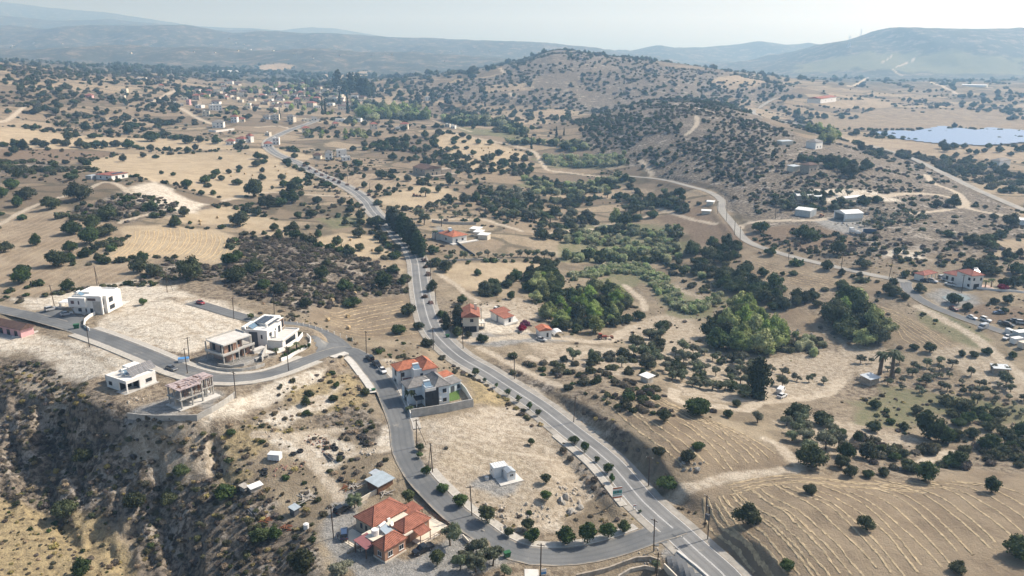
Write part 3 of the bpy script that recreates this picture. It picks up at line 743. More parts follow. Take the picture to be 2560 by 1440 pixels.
# ------------------------------------------------------------------ foliage
def leaf_mat(name, c, var=0.45, trans=0.25):
    m, nt, b = new_mat(name)
    g = nt.nodes.new('ShaderNodeNewGeometry')
    oi = nt.nodes.new('ShaderNodeObjectInfo')
    tc = nt.nodes.new('ShaderNodeTexCoord').outputs['Object']
    lo = tuple(v * (1 - var) for v in c); hi = tuple(v * (1 + var) for v in c)
    col = mixc(nt, g.outputs['Random Per Island'], lo, hi)
    hs = nt.nodes.new('ShaderNodeHueSaturation')
    nt.links.new(col, hs.inputs['Color'])
    nt.links.new(ramp(nt, oi.outputs['Random'], 0, 1, 0.72, 1.30), hs.inputs['Value'])
    r2 = mul(nt, mul(nt, oi.outputs['Random'], 7.31), 1.0, 'MODULO')
    nt.links.new(ramp(nt, r2, 0, 1, 0.475, 0.525), hs.inputs['Hue'])
    nt.links.new(ramp(nt, r2, 0, 1, 0.75, 1.15), hs.inputs['Saturation'])
    nt.links.new(hs.outputs[0], b.inputs['Base Color'])
    b.inputs['Roughness'].default_value = 0.7
    b.inputs['Specular IOR Level'].default_value = 0.15
    if trans:
        tr = nt.nodes.new('ShaderNodeBsdfTranslucent'); nt.links.new(hs.outputs[0], tr.inputs['Color'])
        mx = nt.nodes.new('ShaderNodeMixShader'); mx.inputs[0].default_value = trans
        nt.links.new(b.outputs[0], mx.inputs[1]); nt.links.new(tr.outputs[0], mx.inputs[2])
        nt.links.new(mx.outputs[0], nt.nodes['Material Output'].inputs['Surface'])
    return m

LEAF = {
    'carob': leaf_mat('carob_leaves', (0.064, 0.084, 0.033)),
    'olive': leaf_mat('olive_leaves', (0.155, 0.170, 0.108)),
    'green': leaf_mat('bright_leaves', (0.255, 0.310, 0.100)),
    'scrubg': leaf_mat('scrub_leaves', (0.118, 0.118, 0.066)),
    'grey': leaf_mat('dry_scrub', (0.155, 0.132, 0.105)),
    'straw': leaf_mat('dry_grass', (0.36, 0.285, 0.155), 0.3),
    'conif': leaf_mat('conifer_needles', (0.050, 0.068, 0.034)),
    'reed': leaf_mat('reed_leaves', (0.36, 0.395, 0.22), .3, .4),
    'street': leaf_mat('street_tree_leaves', (0.075, 0.112, 0.034)),
    'flower': leaf_mat('magenta_flowers', (0.30, 0.035, 0.11), 0.4),
    'oleander': leaf_mat('oleander_flowers', (0.20, 0.125, 0.105), 0.4),
}
M_BARK = simple('bark', (0.14, 0.105, 0.075), 0.9, 0.3, 3.0)

def mesh_from(name, V, F, mats=(), fm=None, smooth=False):
    me = bpy.data.meshes.new(name)
    me.from_pydata([tuple(v) for v in V], [], [tuple(f) for f in F])
    for m in mats:
        me.materials.append(m)
    if fm is not None:
        me.polygons.foreach_set('material_index', np.asarray(fm, np.int32))
    if smooth:
        me.polygons.foreach_set('use_smooth', np.ones(len(me.polygons), bool))
    me.update()
    return me

def _ico(sub):
    bm = bmesh.new(); bmesh.ops.create_icosphere(bm, subdivisions=sub, radius=1.0)
    V = np.array([v.co[:] for v in bm.verts]); F = [[v.index for v in f.verts] for f in bm.faces]
    bm.free(); return V, F
ICO1 = _ico(1); ICO2 = _ico(2)

def crown_mesh(name, lobes, nleaf, leaf, mat, seed, up=0.25, core=0.76, jag=0.34):
    r = np.random.default_rng(seed)
    V, F = [], []
    for (c, rad) in lobes:
        c = np.array(c); rad = np.array(rad)
        bv, bf = ICO1 if nleaf < 200 else ICO2
        k = 1 + (r.random(len(bv)) - 0.5) * 0.35
        o = len(V)
        V += list(c + bv * rad * core * k[:, None]); F += [[i + o for i in f] for f in bf]
    ar = np.array([np.prod(l[1]) ** (2 / 3) for l in lobes]); ar /= ar.sum()
    n = 0; tries = 0
    while n < nleaf and tries < nleaf * 6:
        tries += 1
        c, rad = lobes[r.choice(len(lobes), p=ar)]
        c = np.array(c); rad = np.array(rad)
        d = r.normal(size=3); d[2] = d[2] * 0.9 + up; d /= np.linalg.norm(d)
        p = c + d * rad * (0.86 + jag * r.random())
        if p[2] < 0.0:
            continue
        ins = False
        for (c2, r2) in lobes:
            if np.sum(((p - np.array(c2)) / np.array(r2)) ** 2) < 0.62:
                ins = True; break
        if ins:
            continue
        nrm = d + r.normal(size=3) * 0.65; nrm /= np.linalg.norm(nrm)
        t = np.cross(nrm, r.normal(size=3)); t /= np.linalg.norm(t) + 1e-9
        b = np.cross(nrm, t)
        s = leaf * (0.6 + 0.8 * r.random())
        o = len(V)
        V += [p - t * s - b * s * .6, p + t * s - b * s * .5, p + t * s * .7 + b * s * .7, p - t * s * .6 + b * s * .8]
        F.append([o, o + 1, o + 2, o + 3]); n += 1
    return mesh_from(name, V, F, [mat])

def lobes_round(seed, h=0.8, n=7, spread=0.26, base=0.12):
    r = np.random.default_rng(seed); L = []
    k = .26 + .09 * r.random(2); L.append(((0, 0, h * 0.46), (k[0], k[1], h * 0.40)))
    for i in range(n):
        a = 2 * math.pi * (i + r.random() * 0.7) / n; q = spread * (0.6 + 0.75 * r.random()); s = 0.12 + 0.14 * r.random()
        z = base + s * 0.8 + r.random() * (h - 2 * s - base) * 0.8
        L.append(((math.cos(a) * q, math.sin(a) * q, z), (s, s, s * 0.85)))
    L.append(((0.08 * r.normal(), 0.08 * r.normal(), h * 0.74), (0.2, 0.2, h * 0.26)))
    return L

def lobes_open(seed, h=0.9, n=9):
    r = np.random.default_rng(seed); L = []
    for i in range(n):
        a = r.random() * 6.28; q = 0.36 * math.sqrt(r.random()); s = 0.13 + 0.09 * r.random()
        L.append(((math.cos(a) * q, math.sin(a) * q, h * (0.42 + 0.42 * r.random())), (s, s, s * 0.8)))
    return L

def lobes_low(seed, h=0.5, n=6):
    r = np.random.default_rng(seed); L = [((0, 0, h * 0.3), (0.34, 0.34, h * 0.5))]
    for i in range(n):
        a = r.random() * 6.28; q = 0.34 * math.sqrt(r.random()); s = 0.14 + 0.10 * r.random()
        L.append(((math.cos(a) * q, math.sin(a) * q, h * (0.2 + 0.35 * r.random())), (s, s, s * 0.9 * h / 0.5)))
    return L

def lobes_col(seed, h=3.0, w=0.5, n=9, taper=True):
    r = np.random.default_rng(seed); L = []
    for i in range(n):
        t = (i + 0.5) / n
        s = w * (1 - 0.75 * t) if taper else w * math.sin(math.pi * (0.12 + 0.83 * t)) ** 0.5
        L.append(((0.10 * r.normal() * (1 - t), 0.10 * r.normal() * (1 - t), h * t), (s * (0.85 + .3 * r.random()), s * (0.85 + .3 * r.random()), h / n * 1.05)))
    return L

def trunk_mesh(name, h, r0, seed, limbs=3, spread=0.25):
    r = np.random.default_rng(seed); V, F = [], []
    def tube(pts, rads):
        n = 6; o0 = len(V)
        for p, q in zip(pts, rads):
            for k in range(n):
                a = 2 * math.pi * k / n
                V.append((p[0] + q * math.cos(a), p[1] + q * math.sin(a), p[2]))
        for i in range(len(pts) - 1):
            for k in range(n):
                a = o0 + i * n + k; b = o0 + i * n + (k + 1) % n
                F.append((a, b, b + n, a + n))
    k = 0.04 * r.normal(size=2)
    top = (k[0], k[1], h * 0.5)
    tube([(0, 0, -0.08), (k[0] * .5, k[1] * .5, h * 0.25), top], [r0, r0 * .8, r0 * .65])
    for i in range(limbs):
        a = 6.28 * (i + r.random() * .5) / limbs
        e = (top[0] + math.cos(a) * spread, top[1] + math.sin(a) * spread, h * (0.8 + .2 * r.random()))
        mth = tuple(0.5 * (top[j] + e[j]) for j in range(3))
        tube([top, mth, e], [r0 * .55, r0 * .4, r0 * .2])
    return mesh_from(name, V, F, [M_BARK], smooth=True)

# crowns are one unit wide; hi for near ones, lo for far ones
PROTO = {}
def make_kind(key, fn, mat, nv, nhi, lhi, nlo, llo, up=0.25, seed=1, core=0.76):
    PROTO[key] = ([crown_mesh(f'{key}_crown', fn(seed + i), nhi, lhi, mat, seed + i, up, core) for i in range(nv)],
                  [crown_mesh(f'{key}_crown_far', fn(seed + i), nlo, llo, mat, seed + 50 + i, up, core) for i in range(nv)])
make_kind('carob', lambda s: lobes_round(s, 0.66 + 0.07 * (s % 5), 9), LEAF['carob'], 9, 900, 0.034, 110, 0.085, seed=100)
make_kind('olive', lambda s: lobes_open(s, 0.85, 10), LEAF['olive'], 5, 750, 0.032, 90, 0.085, seed=200)
make_kind('light', lambda s: lobes_round(s, 1.05, 9, 0.27), LEAF['green'], 4, 900, 0.036, 110, 0.085, seed=300)
make_kind('shrub', lambda s: lobes_low(s, 0.5), LEAF['scrubg'], 4, 420, 0.045, 70, 0.10, seed=400)
make_kind('grey', lambda s: lobes_low(s, 0.48, 7), LEAF['grey'], 4, 420, 0.045, 70, 0.10, seed=500, core=0.74)
make_kind('dark', lambda s: lobes_low(s, 0.55, 7), LEAF['carob'], 4, 520, 0.042, 80, 0.095, seed=600)
make_kind('street', lambda s: lobes_round(s, 0.95, 7, 0.25, 0.3), LEAF['street'], 4, 800, 0.040, 110, 0.085, seed=700)
make_kind('cypress', lambda s: lobes_col(s, 4.2, 0.5, 10), LEAF['conif'], 3, 900, 0.075, 160, 0.16, seed=800)
make_kind('conifer', lambda s: lobes_col(s, 1.9, 0.5, 9, False), LEAF['conif'], 3, 1000, 0.055, 150, 0.12, seed=850)
make_kind('reed', lambda s: lobes_low(s, 0.85, 7), LEAF['reed'], 4, 480, 0.050, 90, 0.10, seed=900, up=0.8)
make_kind('gold', lambda s: lobes_low(s, 0.4, 5), LEAF['straw'], 3, 300, 0.05, 60, 0.10, seed=950, up=0.5)
make_kind('oleander', lambda s: lobes_low(s, 0.7, 7), LEAF['oleander'], 3, 420, 0.05, 80, 0.10, seed=970)
TRUNK = {'carob': [trunk_mesh('trunk', 0.45, 0.055, i, 3, .2) for i in range(3)], 'olive': [trunk_mesh('trunk', 0.62, 0.05, 20 + i, 4, .22) for i in range(3)],
         'light': [trunk_mesh('trunk', 0.6, 0.05, 30 + i, 3, .2) for i in range(2)], 'street': [trunk_mesh('trunk', 0.55, 0.04, 40 + i, 3, .18) for i in range(2)],
         'cypress': [trunk_mesh('trunk', 1.2, 0.09, 50, 1, .02)], 'conifer': [trunk_mesh('trunk', 1.0, 0.07, 60, 2, .08)]}

# (pixel x, pixel y of the foot, pixel width of the crown), by kind and by place
TREES = [
 ('carob', 'among the dry stubble fields left of the hilltop house', "30 476 37|66 503 46|45 520 32|2 540 18|46 448 27|178 454 31|187 438 18|164 412 20|140 428 22|112 432 20|5 497 32"),
 ('carob', 'on the pale stubble slope behind the hilltop house', "308 407 20|358 395 16|389 398 20|551 400 11|600 426 20|573 436 16|597 433 12|541 440 25|532 449 22|554 453 20|404 437 13|433 441 15|512 462 32|521 471 22|594 465 27|467 471 32|532 489 18|504 490 16"),
 ('carob', 'beside the striped golden field', "379 528 30|388 547 28|407 546 20|461 545 30|268 555 52|128 527 42|200 505 55|229 576 50|260 595 50|179 590 48|90 616 32|225 616 58|175 635 40|216 645 33|144 672 60|10 634 38|55 690 43|55 712 48"),
 ('carob', 'on the scrub hill between golden field and main road', "605 552 30|600 570 50|554 574 22|578 665 48|588 710 60|628 687 32|475 707 60|350 685 50|385 695 40|170 730 32|818 665 25|804 702 38|638 682 50|983 687 32|1014 705 30|1005 717 26|960 728 50|860 730 40|765 770 32|880 770 40|700 740 45|660 725 40"),
 ('carob', 'left of the main road below the village', "656 432 15|646 400 22|663 401 15|641 419 25|660 411 22|716 410 23|736 397 20|767 415 18|705 452 20|710 471 27|656 452 22|640 472 28|739 455 15|745 467 28|775 462 17|681 474 10|730 480 28|797 452 13|807 462 18|817 471 27|834 472 14"),
 ('carob', 'near the dirt track that meets the main road', "637 497 50|657 512 25|629 515 15|707 492 20|732 495 20|752 492 18|794 510 25|670 525 40|700 520 40|730 512 40|754 516 15|795 525 15|807 534 18|780 547 30|745 547 20|846 542 15|855 512 22|876 515 20|876 531 22|892 516 16|901 550 27|862 565 22|901 565 25|800 575 18|769 575 15|685 579 25|735 580 32|739 599 30"),
 ('carob', 'in the bale field left of the main road', "794 596 22|845 596 10|897 597 32|842 616 32|899 630 28|948 636 27|945 572 38|962 594 22|985 650 25|991 628 26|925 565 25"),
 ('carob', 'by the bend of the main road above the estate', "995 838 40|1046 825 30|1020 790 44|1082 637 30|1112 682 38|1195 690 22|1081 730 32|1070 870 30"),
 ('carob', 'right of the main road below the white villas', "845 435 14|861 444 15|864 421 16|896 420 24|914 428 17|823 424 13|880 440 15|910 447 13|855 452 12|911 470 19|947 480 22|955 450 32|980 450 22|994 453 10|1020 455 22|972 474 11|1044 448 9|1054 460 16|1026 478 14|1071 450 16|1096 483 18|1126 465 25|1120 448 22|1105 467 15|1161 512 28|1127 510 20|1170 472 13|944 515 24"),
 ('olive', 'in the grove behind the orange-roofed villa', "1037 532 14|1082 537 15|1087 527 20|1110 522 20|1112 537 13|1125 527 16|1137 527 16|1146 542 18|1140 545 20|1175 545 15|1186 545 10|1050 550 32|1060 565 30|1064 494 30"),
 ('olive', 'in the row below the orange-roofed villa', "1130 643 21|1121 655 24|1141 651 10|1160 651 24|1197 647 22|1220 645 20|1240 647 16|1258 646 14|1278 646 14|1300 645 20|1320 646 24|1340 648 24|1360 650 24|1380 650 22"),
 ('carob', 'in the clump beside the white rock cutting', "1392 662 18|1380 670 14|1215 735 40|1240 740 40|1232 725 40|1268 722 30|1290 706 36|1275 715 30|1218 743 26|1280 737 16|1277 751 21|1345 705 24|1330 720 20"),
 ('carob', 'on the stubble field right of the embankment', "1746 1042 72|1660 1057 38|1820 1046 27|1747 1126 35|1718 1156 40|1646 1140 32|1668 1222 52|1841 1019 25"),
 ('carob', 'in the windrowed field in the lower right corner', "1871 1316 64|2165 1329 50|2024 1237 40|2479 1235 44|2548 1400 90|1967 1428 37|2392 1432 44"),
 ('carob', 'along the upper edge of the windrowed field', "2311 1208 67|2029 1175 80|2125 1195 40|2209 1191 33|2103 1173 42|2170 1196 30|2113 1148 47|2056 1067 53|1992 1057 70|2184 1081 37|2101 1089 30|2259 1077 30|2321 1104 74|2358 1111 50|2227 1062 26|2185 1023 30|2389 1101 38|2427 1097 38|2476 1111 38|2520 1114 38|2395 1067 36|2419 1060 36|2462 1060 36|2469 1080 36|2506 1090 36|2405 1040 34|2449 1040 34|2489 1053 34|2382 1043 34|2291 1037 30|2315 1050 34"),
 ('olive', 'in the sandy grove beside the white van', "1957 940 28|1992 955 30|2022 957 22|2059 962 25|1956 970 32|1655 842 25|1710 925 22|1690 950 24|1930 930 24"),
 ('carob', 'along the valley road on the right', "1956 690 15|1983 690 25|1940 715 22|2067 677 36|2157 673 35|2104 725 38|2236 745 33|2262 751 24|2297 733 33|2261 695 24|1927 641 34|2014 601 48|1902 584 44|2093 640 46|2371 594 28|2432 613 42|2465 609 34|2513 588 20|2525 570 44|2485 551 22"),
 ('carob', 'around the scrap cars on the right edge', "2385 762 36|2417 777 26|2486 761 24|2518 762 28|2510 784 25|2286 875 25|2324 883 32|2405 893 22|2435 894 25|2469 887 28|2529 896 24"),
 ('carob', 'behind the red-roofed compound on the right', "2450 682 55|2425 680 40|2480 692 40|2533 723 33|2540 690 45|2510 720 30|2556 712 30|2290 690 24"),
 ('carob', 'around the barns on the rocky hill', "2127 447 42|2052 448 18|2343 520 26|2385 522 44|2279 512 16|2193 509 28"),
 ('street', 'in the row planted along the main road verge', "1189 942 22|1212 957 13|1241 970 12|1270 991 18|1296 1008 18|1324 1026 18|1345 1042 18|1436 1113 26|1462 1134 25|1492 1158 19|1519 1186 28|1529 1209 20"),
 ('street', 'along the estate road pavement below the cabin lot', "1107 1238 34|1152 1275 40|1218 1313 48|1271 1344 28|1319 1328 34|1332 1361 46|1413 1366 54|1468 1364 50|1520 1349 42|1559 1333 34|1052 1130 24|1048 1148 18|1066 1191 24|1600 1283 10"),
 ('street', 'on the dry lot around the white cabin', "1365 1257 36|1365 1212 32|1328 1115 22"),
 ('olive', 'around the terracotta house in the foreground', "888 1275 50|1126 1370 58|1165 1402 50|1200 1395 55|1232 1420 55|1190 1436 60|1150 1430 50|1262 1442 40|855 1445 65"),
 ('street', 'against the wall of the terracotta house', "1022 1264 40|1093 1417 40|781 1364 24"),
 ('carob', 'on the slope left of the terracotta house', "758 1440 78|650 1357 50|687 1349 40|560 1250 58"),
 ('carob', 'on the dark ravine slope in the lower left', "211 1159 46|340 1273 62|425 1266 40|165 1296 58|452 1190 44|203 1444 50|576 1089 27"),
 ('carob', 'on the straw-coloured knoll inside the estate road bend', "841 969 17|834 1004 28|766 1016 29|775 992 23|766 1039 21|914 989 27"),
 ('carob', 'beside the drive of the tiled house with garages', "1207 859 30|1142 842 34|1170 845 20|1155 763 30|1105 796 26"),
 ('street', 'beside the cubic white house', "357 765 22|628 800 18"),
 ('carob', 'on the far stubble fields at the left edge', "36 385 25|22 393 20|60 378 30|92 365 30|110 372 28|140 362 24|172 355 26|165 368 28|200 372 28|240 372 34|262 372 22|290 370 30|320 375 30|340 372 20|40 372 30|10 370 26|120 378 16"),
 ('carob', 'on the terraces above the far left fields', "88 325 18|215 330 24|245 325 22|290 320 24|340 322 24|110 332 14|190 345 22|232 348 24|275 340 26|320 338 26|360 330 20|400 318 24|430 310 18|455 300 18|410 345 30|440 352 24|470 362 28|380 358 40|540 362 26|500 358 22"),
]
FILL = [
 ("1400 572|1560 566|1700 572|1715 600|1560 592|1420 590", ['carob', 'reed', 'olive', 'shrub'], 4.4, (4, 7), 'in the green thicket above the reed bed'),
 ("1640 650|1720 655|1780 690|1800 735|1740 735|1680 690", ['shrub', 'reed', 'carob'], 5.4, (3, 6), 'on the green strip beside the reeds'),
 # polygon, kinds, spacing m, width range m, place
 ("1310 692|1380 668|1420 692|1400 722|1470 735|1530 712|1570 735|1590 790|1618 800|1560 832|1500 836|1440 842|1380 812|1350 792|1380 772|1310 742", ['carob', 'carob', 'carob', 'light'], 5.0, (4.5, 8), 'in the dense wood of the valley floor'),
 ("1395 642|1500 632|1560 640|1700 640|1690 655|1540 660|1400 655", ['carob', 'reed'], 4.5, (4, 7), 'in the hedge crossing the valley floor'),
 ("1405 606|1440 592|1520 595|1560 600|1560 613|1480 616|1420 614", ['shrub', 'reed'], 3.6, (4, 6), 'in the dark thicket in the valley'),
 ("1530 602|1690 602|1710 626|1640 642|1540 642|1520 622", ['reed', 'reed', 'shrub'], 3.8, (4, 6), 'in the reed bed'),
 ("1520 560|1575 545|1600 575|1580 608|1530 608", ['light', 'carob'], 6, (8, 12), 'in the tall clump above the reed bed'),
 ("1722 626|1850 612|1850 645|1830 660|1790 682|1800 718|1735 700|1716 662", ['carob', 'carob', 'shrub'], 5.2, (5, 9), 'in the grove below the valley road'),
 ("1790 696|1850 690|1900 702|1960 730|1960 780|1930 780|1850 745|1800 725", ['carob'], 4.8, (5, 9), 'in the long dark grove between the fields'),
 ("1985 738|2050 745|2040 775|1990 770", ['carob'], 5, (5, 8), 'in the small grove between the brown fields'),
 ("2050 762|2110 752|2180 772|2240 845|2215 875|2150 868|2070 815", ['carob', 'carob', 'carob', 'light'], 5.5, (7, 12), 'in the big dark wood beside the brown field'),
 ("1418 690|1525 662|1600 662|1660 690|1700 735|1735 765|1800 738|1812 748|1750 785|1700 785|1650 740|1600 690|1540 682|1440 704", ['reed'], 2.0, (2.2, 4.0), 'in the winding reed bed'),
 ("1692 832|1740 782|1800 772|1830 800|1810 868|1750 872|1705 852", ['carob', 'carob', 'light'], 5.5, (8, 13), 'in the tall wood by the stream'),
 ("1830 770|1880 792|1950 832|1962 880|1900 892|1815 880|1838 805", ['light'], 4.5, (6, 10), 'in the pale green poplar grove'),
 ("1930 800|1990 842|2080 858|2050 892|1990 902|1955 880", ['reed', 'shrub'], 2.8, (3, 5), 'on the green stream bank'),
 ("1650 902|1700 880|1870 890|1900 942|1870 985|1750 972|1660 948", ['olive', 'olive', 'olive', 'carob'], 4.3, (3, 5.5), 'in the sandy olive grove by the stream'),
 ("1400 905|1560 880|1640 860|1660 900|1640 950|1500 930", ['olive', 'carob', 'shrub'], 4.6, (3, 6), 'on the bank above the stubble field'),
 ("1560 835|1640 790|1690 830|1650 870|1600 872", ['olive', 'carob', 'shrub'], 6, (4, 7), 'at the bend of the sandy track'),
 ("2140 905|2300 900|2560 930|2560 1075|2430 1045|2330 1000|2200 965", ['olive'], 4.85, (2.4, 4.2), 'in the regular olive grove on the right'),
 ("1880 1050|1960 1060|2060 1060|2110 1100|2080 1160|2000 1148|1940 1100", ['olive'], 4.8, (4, 6), 'in the olive rows at the field corner'),
 ("2130 1090|2240 1120|2330 1120|2560 1110|2560 1172|2440 1170|2300 1185|2150 1165", ['shrub', 'grey', 'carob', 'shrub'], 3.6, (3, 6), 'in the thicket above the windrowed field'),
 ("2120 965|2200 958|2330 1010|2560 1080|2560 1110|2400 1010|2250 990", ['carob', 'shrub'], 5.2, (4, 7), 'in the green hedge below the olive grove'),
 ("1190 480|1330 490|1400 560|1420 600|1330 600|1300 560|1240 540|1190 520", ['carob', 'carob', 'olive'], 6.6, (5, 8.5), 'in the wooded fields right of the villa'),
 ("1350 500|1560 488|1700 490|1720 530|1560 560|1420 570|1370 540", ['carob', 'carob', 'olive', 'shrub'], 6.2, (5, 9), 'in the wooded terraces in the centre'),
 ("1560 445|1680 455|1680 480|1560 480", ['carob'], 7.4, (5.2, 8.1), 'in the clump by the start of the valley road'),
 ("1300 450|1560 440|1570 452|1320 465", ['reed', 'carob'], 5, (5, 8), 'on the green terrace bank'),
 ("1320 476|1540 470|1545 478|1330 486", ['carob', 'reed'], 5, (5, 8), 'on the second green terrace bank'),
 ("1340 395|1400 395|1560 382|1565 412|1420 418|1370 412", ['reed'], 4.6, (5, 7.5), 'in the far reed bed'),
 ("1260 352|1420 358|1480 372|1430 380|1300 368", ['reed', 'reed', 'carob'], 6, (7, 11), 'in the far green thicket'),
 ("1100 295|1180 290|1290 320|1320 345|1200 325|1120 312", ['carob', 'reed', 'carob'], 8, (9, 14), 'in the far stream-side trees'),
 ("880 262|960 268|1060 285|1080 300|980 305|900 298", ['reed', 'light', 'carob'], 9, (10, 16), 'in the green hollow beside the village'),
 ("1420 300|1600 285|1740 330|1680 420|1620 430|1540 400|1470 370", ['carob', 'shrub', 'carob'], 6.2, (3.2, 6.4), 'on the shady flank of the scrub hill'),
 ("1600 270|1750 245|1900 300|2000 350|1960 420|1850 480|1720 440|1690 360", ['shrub', 'shrub', 'carob', 'grey'], 5.8, (2.6, 5.6), 'on top of the scrub hill'),
 ("1925 502|1980 487|2180 492|2208 510|2160 528|2050 528|1950 530", ['carob', 'olive'], 4.6, (4, 6), 'in the orchard behind the barns'),
 ("2150 542|2290 530|2330 540|2300 558|2180 576|2140 560", ['olive'], 4.2, (3, 4.4), 'in the orchard beside the white barn'),
 ("1940 405|1990 398|2090 405|2190 425|2180 432|2080 430|1960 428", ['carob'], 7.5, (6, 9), 'around the houses on the rocky hill'),
 ("1990 338|2070 325|2110 350|2080 362|2000 358", ['carob', 'light'], 8, (8, 12), 'around the far white house on the hill'),
 ("2100 352|2300 380|2420 400|2560 440|2560 520|2440 460|2330 430|2200 400", ['carob', 'shrub', 'shrub'], 9, (5, 10), 'on the bushy slope below the solar park'),
 ("2280 370|2560 372|2560 410|2420 400", ['carob'], 17.8, (6.7, 9.6), 'on the pale field below the solar park'),
 ("1900 240|2560 235|2560 300|2400 300|2100 300|1990 300|1920 270", ['carob', 'carob', 'shrub'], 20.7, (7.4, 13.3), 'scattered over the far plain'),
 ("1650 250|1900 245|1880 275|1760 268", ['carob', 'shrub'], 14.8, (5.9, 10.4), 'around the far striped vineyard'),
 ("900 240|1100 215|1200 240|1420 262|1420 300|1180 300|1000 262", ['carob', 'shrub'], 17.8, (6.7, 11.1), 'in the fields at the foot of the far hill'),
 ("1000 222|1250 190|1360 122|1440 120|1650 168|1950 206|2000 230|1800 248|1600 262|1450 275|1250 262|1080 240", ['shrub', 'carob', 'shrub'], 12.6, (4.4, 8.9), 'over the far round hill'),
 ("1000 310|1100 320|1230 362|1330 390|1340 440|1200 440|1130 420|1050 370", ['carob'], 19.2, (5.9, 9.6), 'in the bale fields in the centre distance'),
 ("980 400|1100 385|1320 425|1330 470|1200 480|1180 440|1060 410", ['carob', 'carob', 'shrub'], 8.1, (4.4, 7.4), 'in the wooded strip behind the stone mansion'),
 ("860 370|1000 350|1080 380|990 405|900 400", ['carob'], 9.6, (5.9, 9.6), 'in the fields behind the white villas'),
 ("760 300|900 300|1000 330|1000 365|860 365|780 345|700 360|660 380", ['carob', 'carob', 'light'], 14.8, (5.2, 8.9), 'between the village houses along the road'),
 ("560 270|700 262|760 290|660 320|560 325", ['carob', 'carob', 'light'], 17.8, (5.2, 8.9), 'in the village gardens'),
 ("400 250|560 225|780 205|860 230|860 290|760 290|640 262|560 262|480 275", ['carob', 'carob', 'light'], 19.2, (5.9, 9.6), 'among the old village houses'),
 ("0 175|200 190|400 200|560 215|440 260|460 300|420 330|300 320|0 320", ['carob', 'shrub', 'carob', 'shrub'], 14.1, (5.2, 10.4), 'over the left hillside above the fields'),
 ("0 160|150 172|400 190|560 205|400 200|200 190|0 178", ['shrub', 'grey', 'carob'], 16.3, (5.9, 10.4), 'along the crest of the left hillside'),
 ("560 205|860 195|1100 195|1050 225|900 235|700 215", ['carob', 'shrub', 'carob'], 23.7, (8.9, 14.8), 'in the valley behind the village'),
 ("150 165|560 165|900 170|1200 180|1200 200|860 192|560 200|300 182", ['carob', 'shrub'], 35.5, (10.4, 19.2), 'in the far valley below the mountains'),
 ("0 402|100 400|230 422|60 440|0 425", ['shrub', 'dark'], 5.0, (4, 7.5), 'in the dark thicket at the left edge'),
 ("150 532|320 484|420 500|480 530|380 534|320 558|200 546", ['grey', 'shrub', 'grey', 'dark'], 3.6, (2, 5), 'on the scrub slope below the hilltop house'),
 ("600 592|700 592|850 622|950 660|1018 700|1022 735|900 742|770 790|700 762|600 742|540 702|560 672|595 632", ['grey', 'grey', 'shrub', 'grey'], 2.7, (1.8, 4.2), 'on the grey scrub hill left of the main road'),
 ("345 688|420 652|560 668|540 702|440 705", ['grey', 'shrub'], 3.0, (1.8, 4), 'on the scrub bank below the golden field'),
 ("0 900|100 905|200 965|330 1055|500 1065|560 1085|540 1250|660 1460|345 1460|330 1335|250 1285|0 1238", ['grey', 'shrub', 'grey', 'gold', 'shrub', 'grey'], 1.7, (0.7, 2.6), 'on the ravine slope in the lower left'),
 ("0 1245|160 1295|290 1330|345 1450|0 1450", ['gold', 'gold', 'grey', 'shrub'], 2.3, (0.5, 1.6), 'on the golden grass in the lower left corner'),
 ("560 1060|700 1030|940 1110|960 1190|880 1260|800 1300|640 1240|560 1180", ['grey', 'gold', 'shrub', 'grey'], 2.6, (0.7, 2.3), 'on the scrap ground left of the estate road'),
 ("560 1190|650 1230|790 1330|800 1440|660 1440|560 1290", ['grey', 'grey', 'shrub', 'gold'], 1.9, (0.8, 2.2), 'on the grey scrub slope at the bottom'),
 ("700 960|800 930|880 925|930 980|950 1060|900 1090|760 1050|640 1060", ['grey', 'gold', 'shrub', 'gold'], 2.6, (0.6, 2.2), 'on the knoll inside the estate road bend'),
 ("1190 905|1330 935|1480 985|1690 1030|1690 1045|1560 1035|1470 990|1320 945|1230 925", ['grey', 'shrub', 'grey', 'dark'], 2.4, (1.5, 3.6), 'along the bank right of the main road'),
 ("1205 870|1330 890|1450 925|1640 975|1690 1000|1690 1030|1560 1000|1330 930", ['grey', 'shrub', 'dark'], 3.4, (2, 5), 'in the dark scrub below the tiled house'),
 ("1090 890|1160 915|1260 985|1400 1080|1540 1240|1500 1260|1380 1100|1250 1010|1150 950", ['grey', 'gold', 'grey', 'shrub'], 2.4, (0.9, 2.6), 'on the dry verge left of the main road'),
 ("1690 1250|1760 1290|1860 1440|1800 1440|1700 1300", ['grey', 'grey', 'shrub'], 1.7, (0.9, 2.2), 'on the dark road bank in the lower right'),
 ("1450 1030|1560 1060|1690 1200|1660 1215|1540 1100", ['grey', 'grey', 'gold'], 2.2, (0.9, 2.2), 'on the cut bank below the stubble field'),
 ("1090 1180|1200 1260|1330 1300|1500 1260|1590 1290|1560 1320|1330 1340|1180 1300", ['gold', 'grey', 'gold'], 2.6, (0.7, 2.0), 'at the edge of the cabin lot'),
 ("900 860|1010 890|1090 960|1000 900|920 885", ['grey', 'shrub', 'dark'], 2.6, (1.2, 3.2), 'on the bank behind the two villas'),
 ("620 800|740 780|780 800|760 812|640 795", ['grey', 'shrub', 'grey'], 3.0, (1.5, 3.5), 'behind the white villa'),
 ("0 745|130 730|300 712|330 700|420 712|300 722|150 738|0 765", ['grey', 'shrub', 'dark'], 2.8, (1.5, 3.6), 'along the field edge behind the cubic house'),
 ("2180 590|2560 560|2560 690|2300 670|2100 640", ['grey', 'shrub', 'grey', 'dark'], 5.2, (2, 5), 'on the dry slope above the red-roofed compound'),
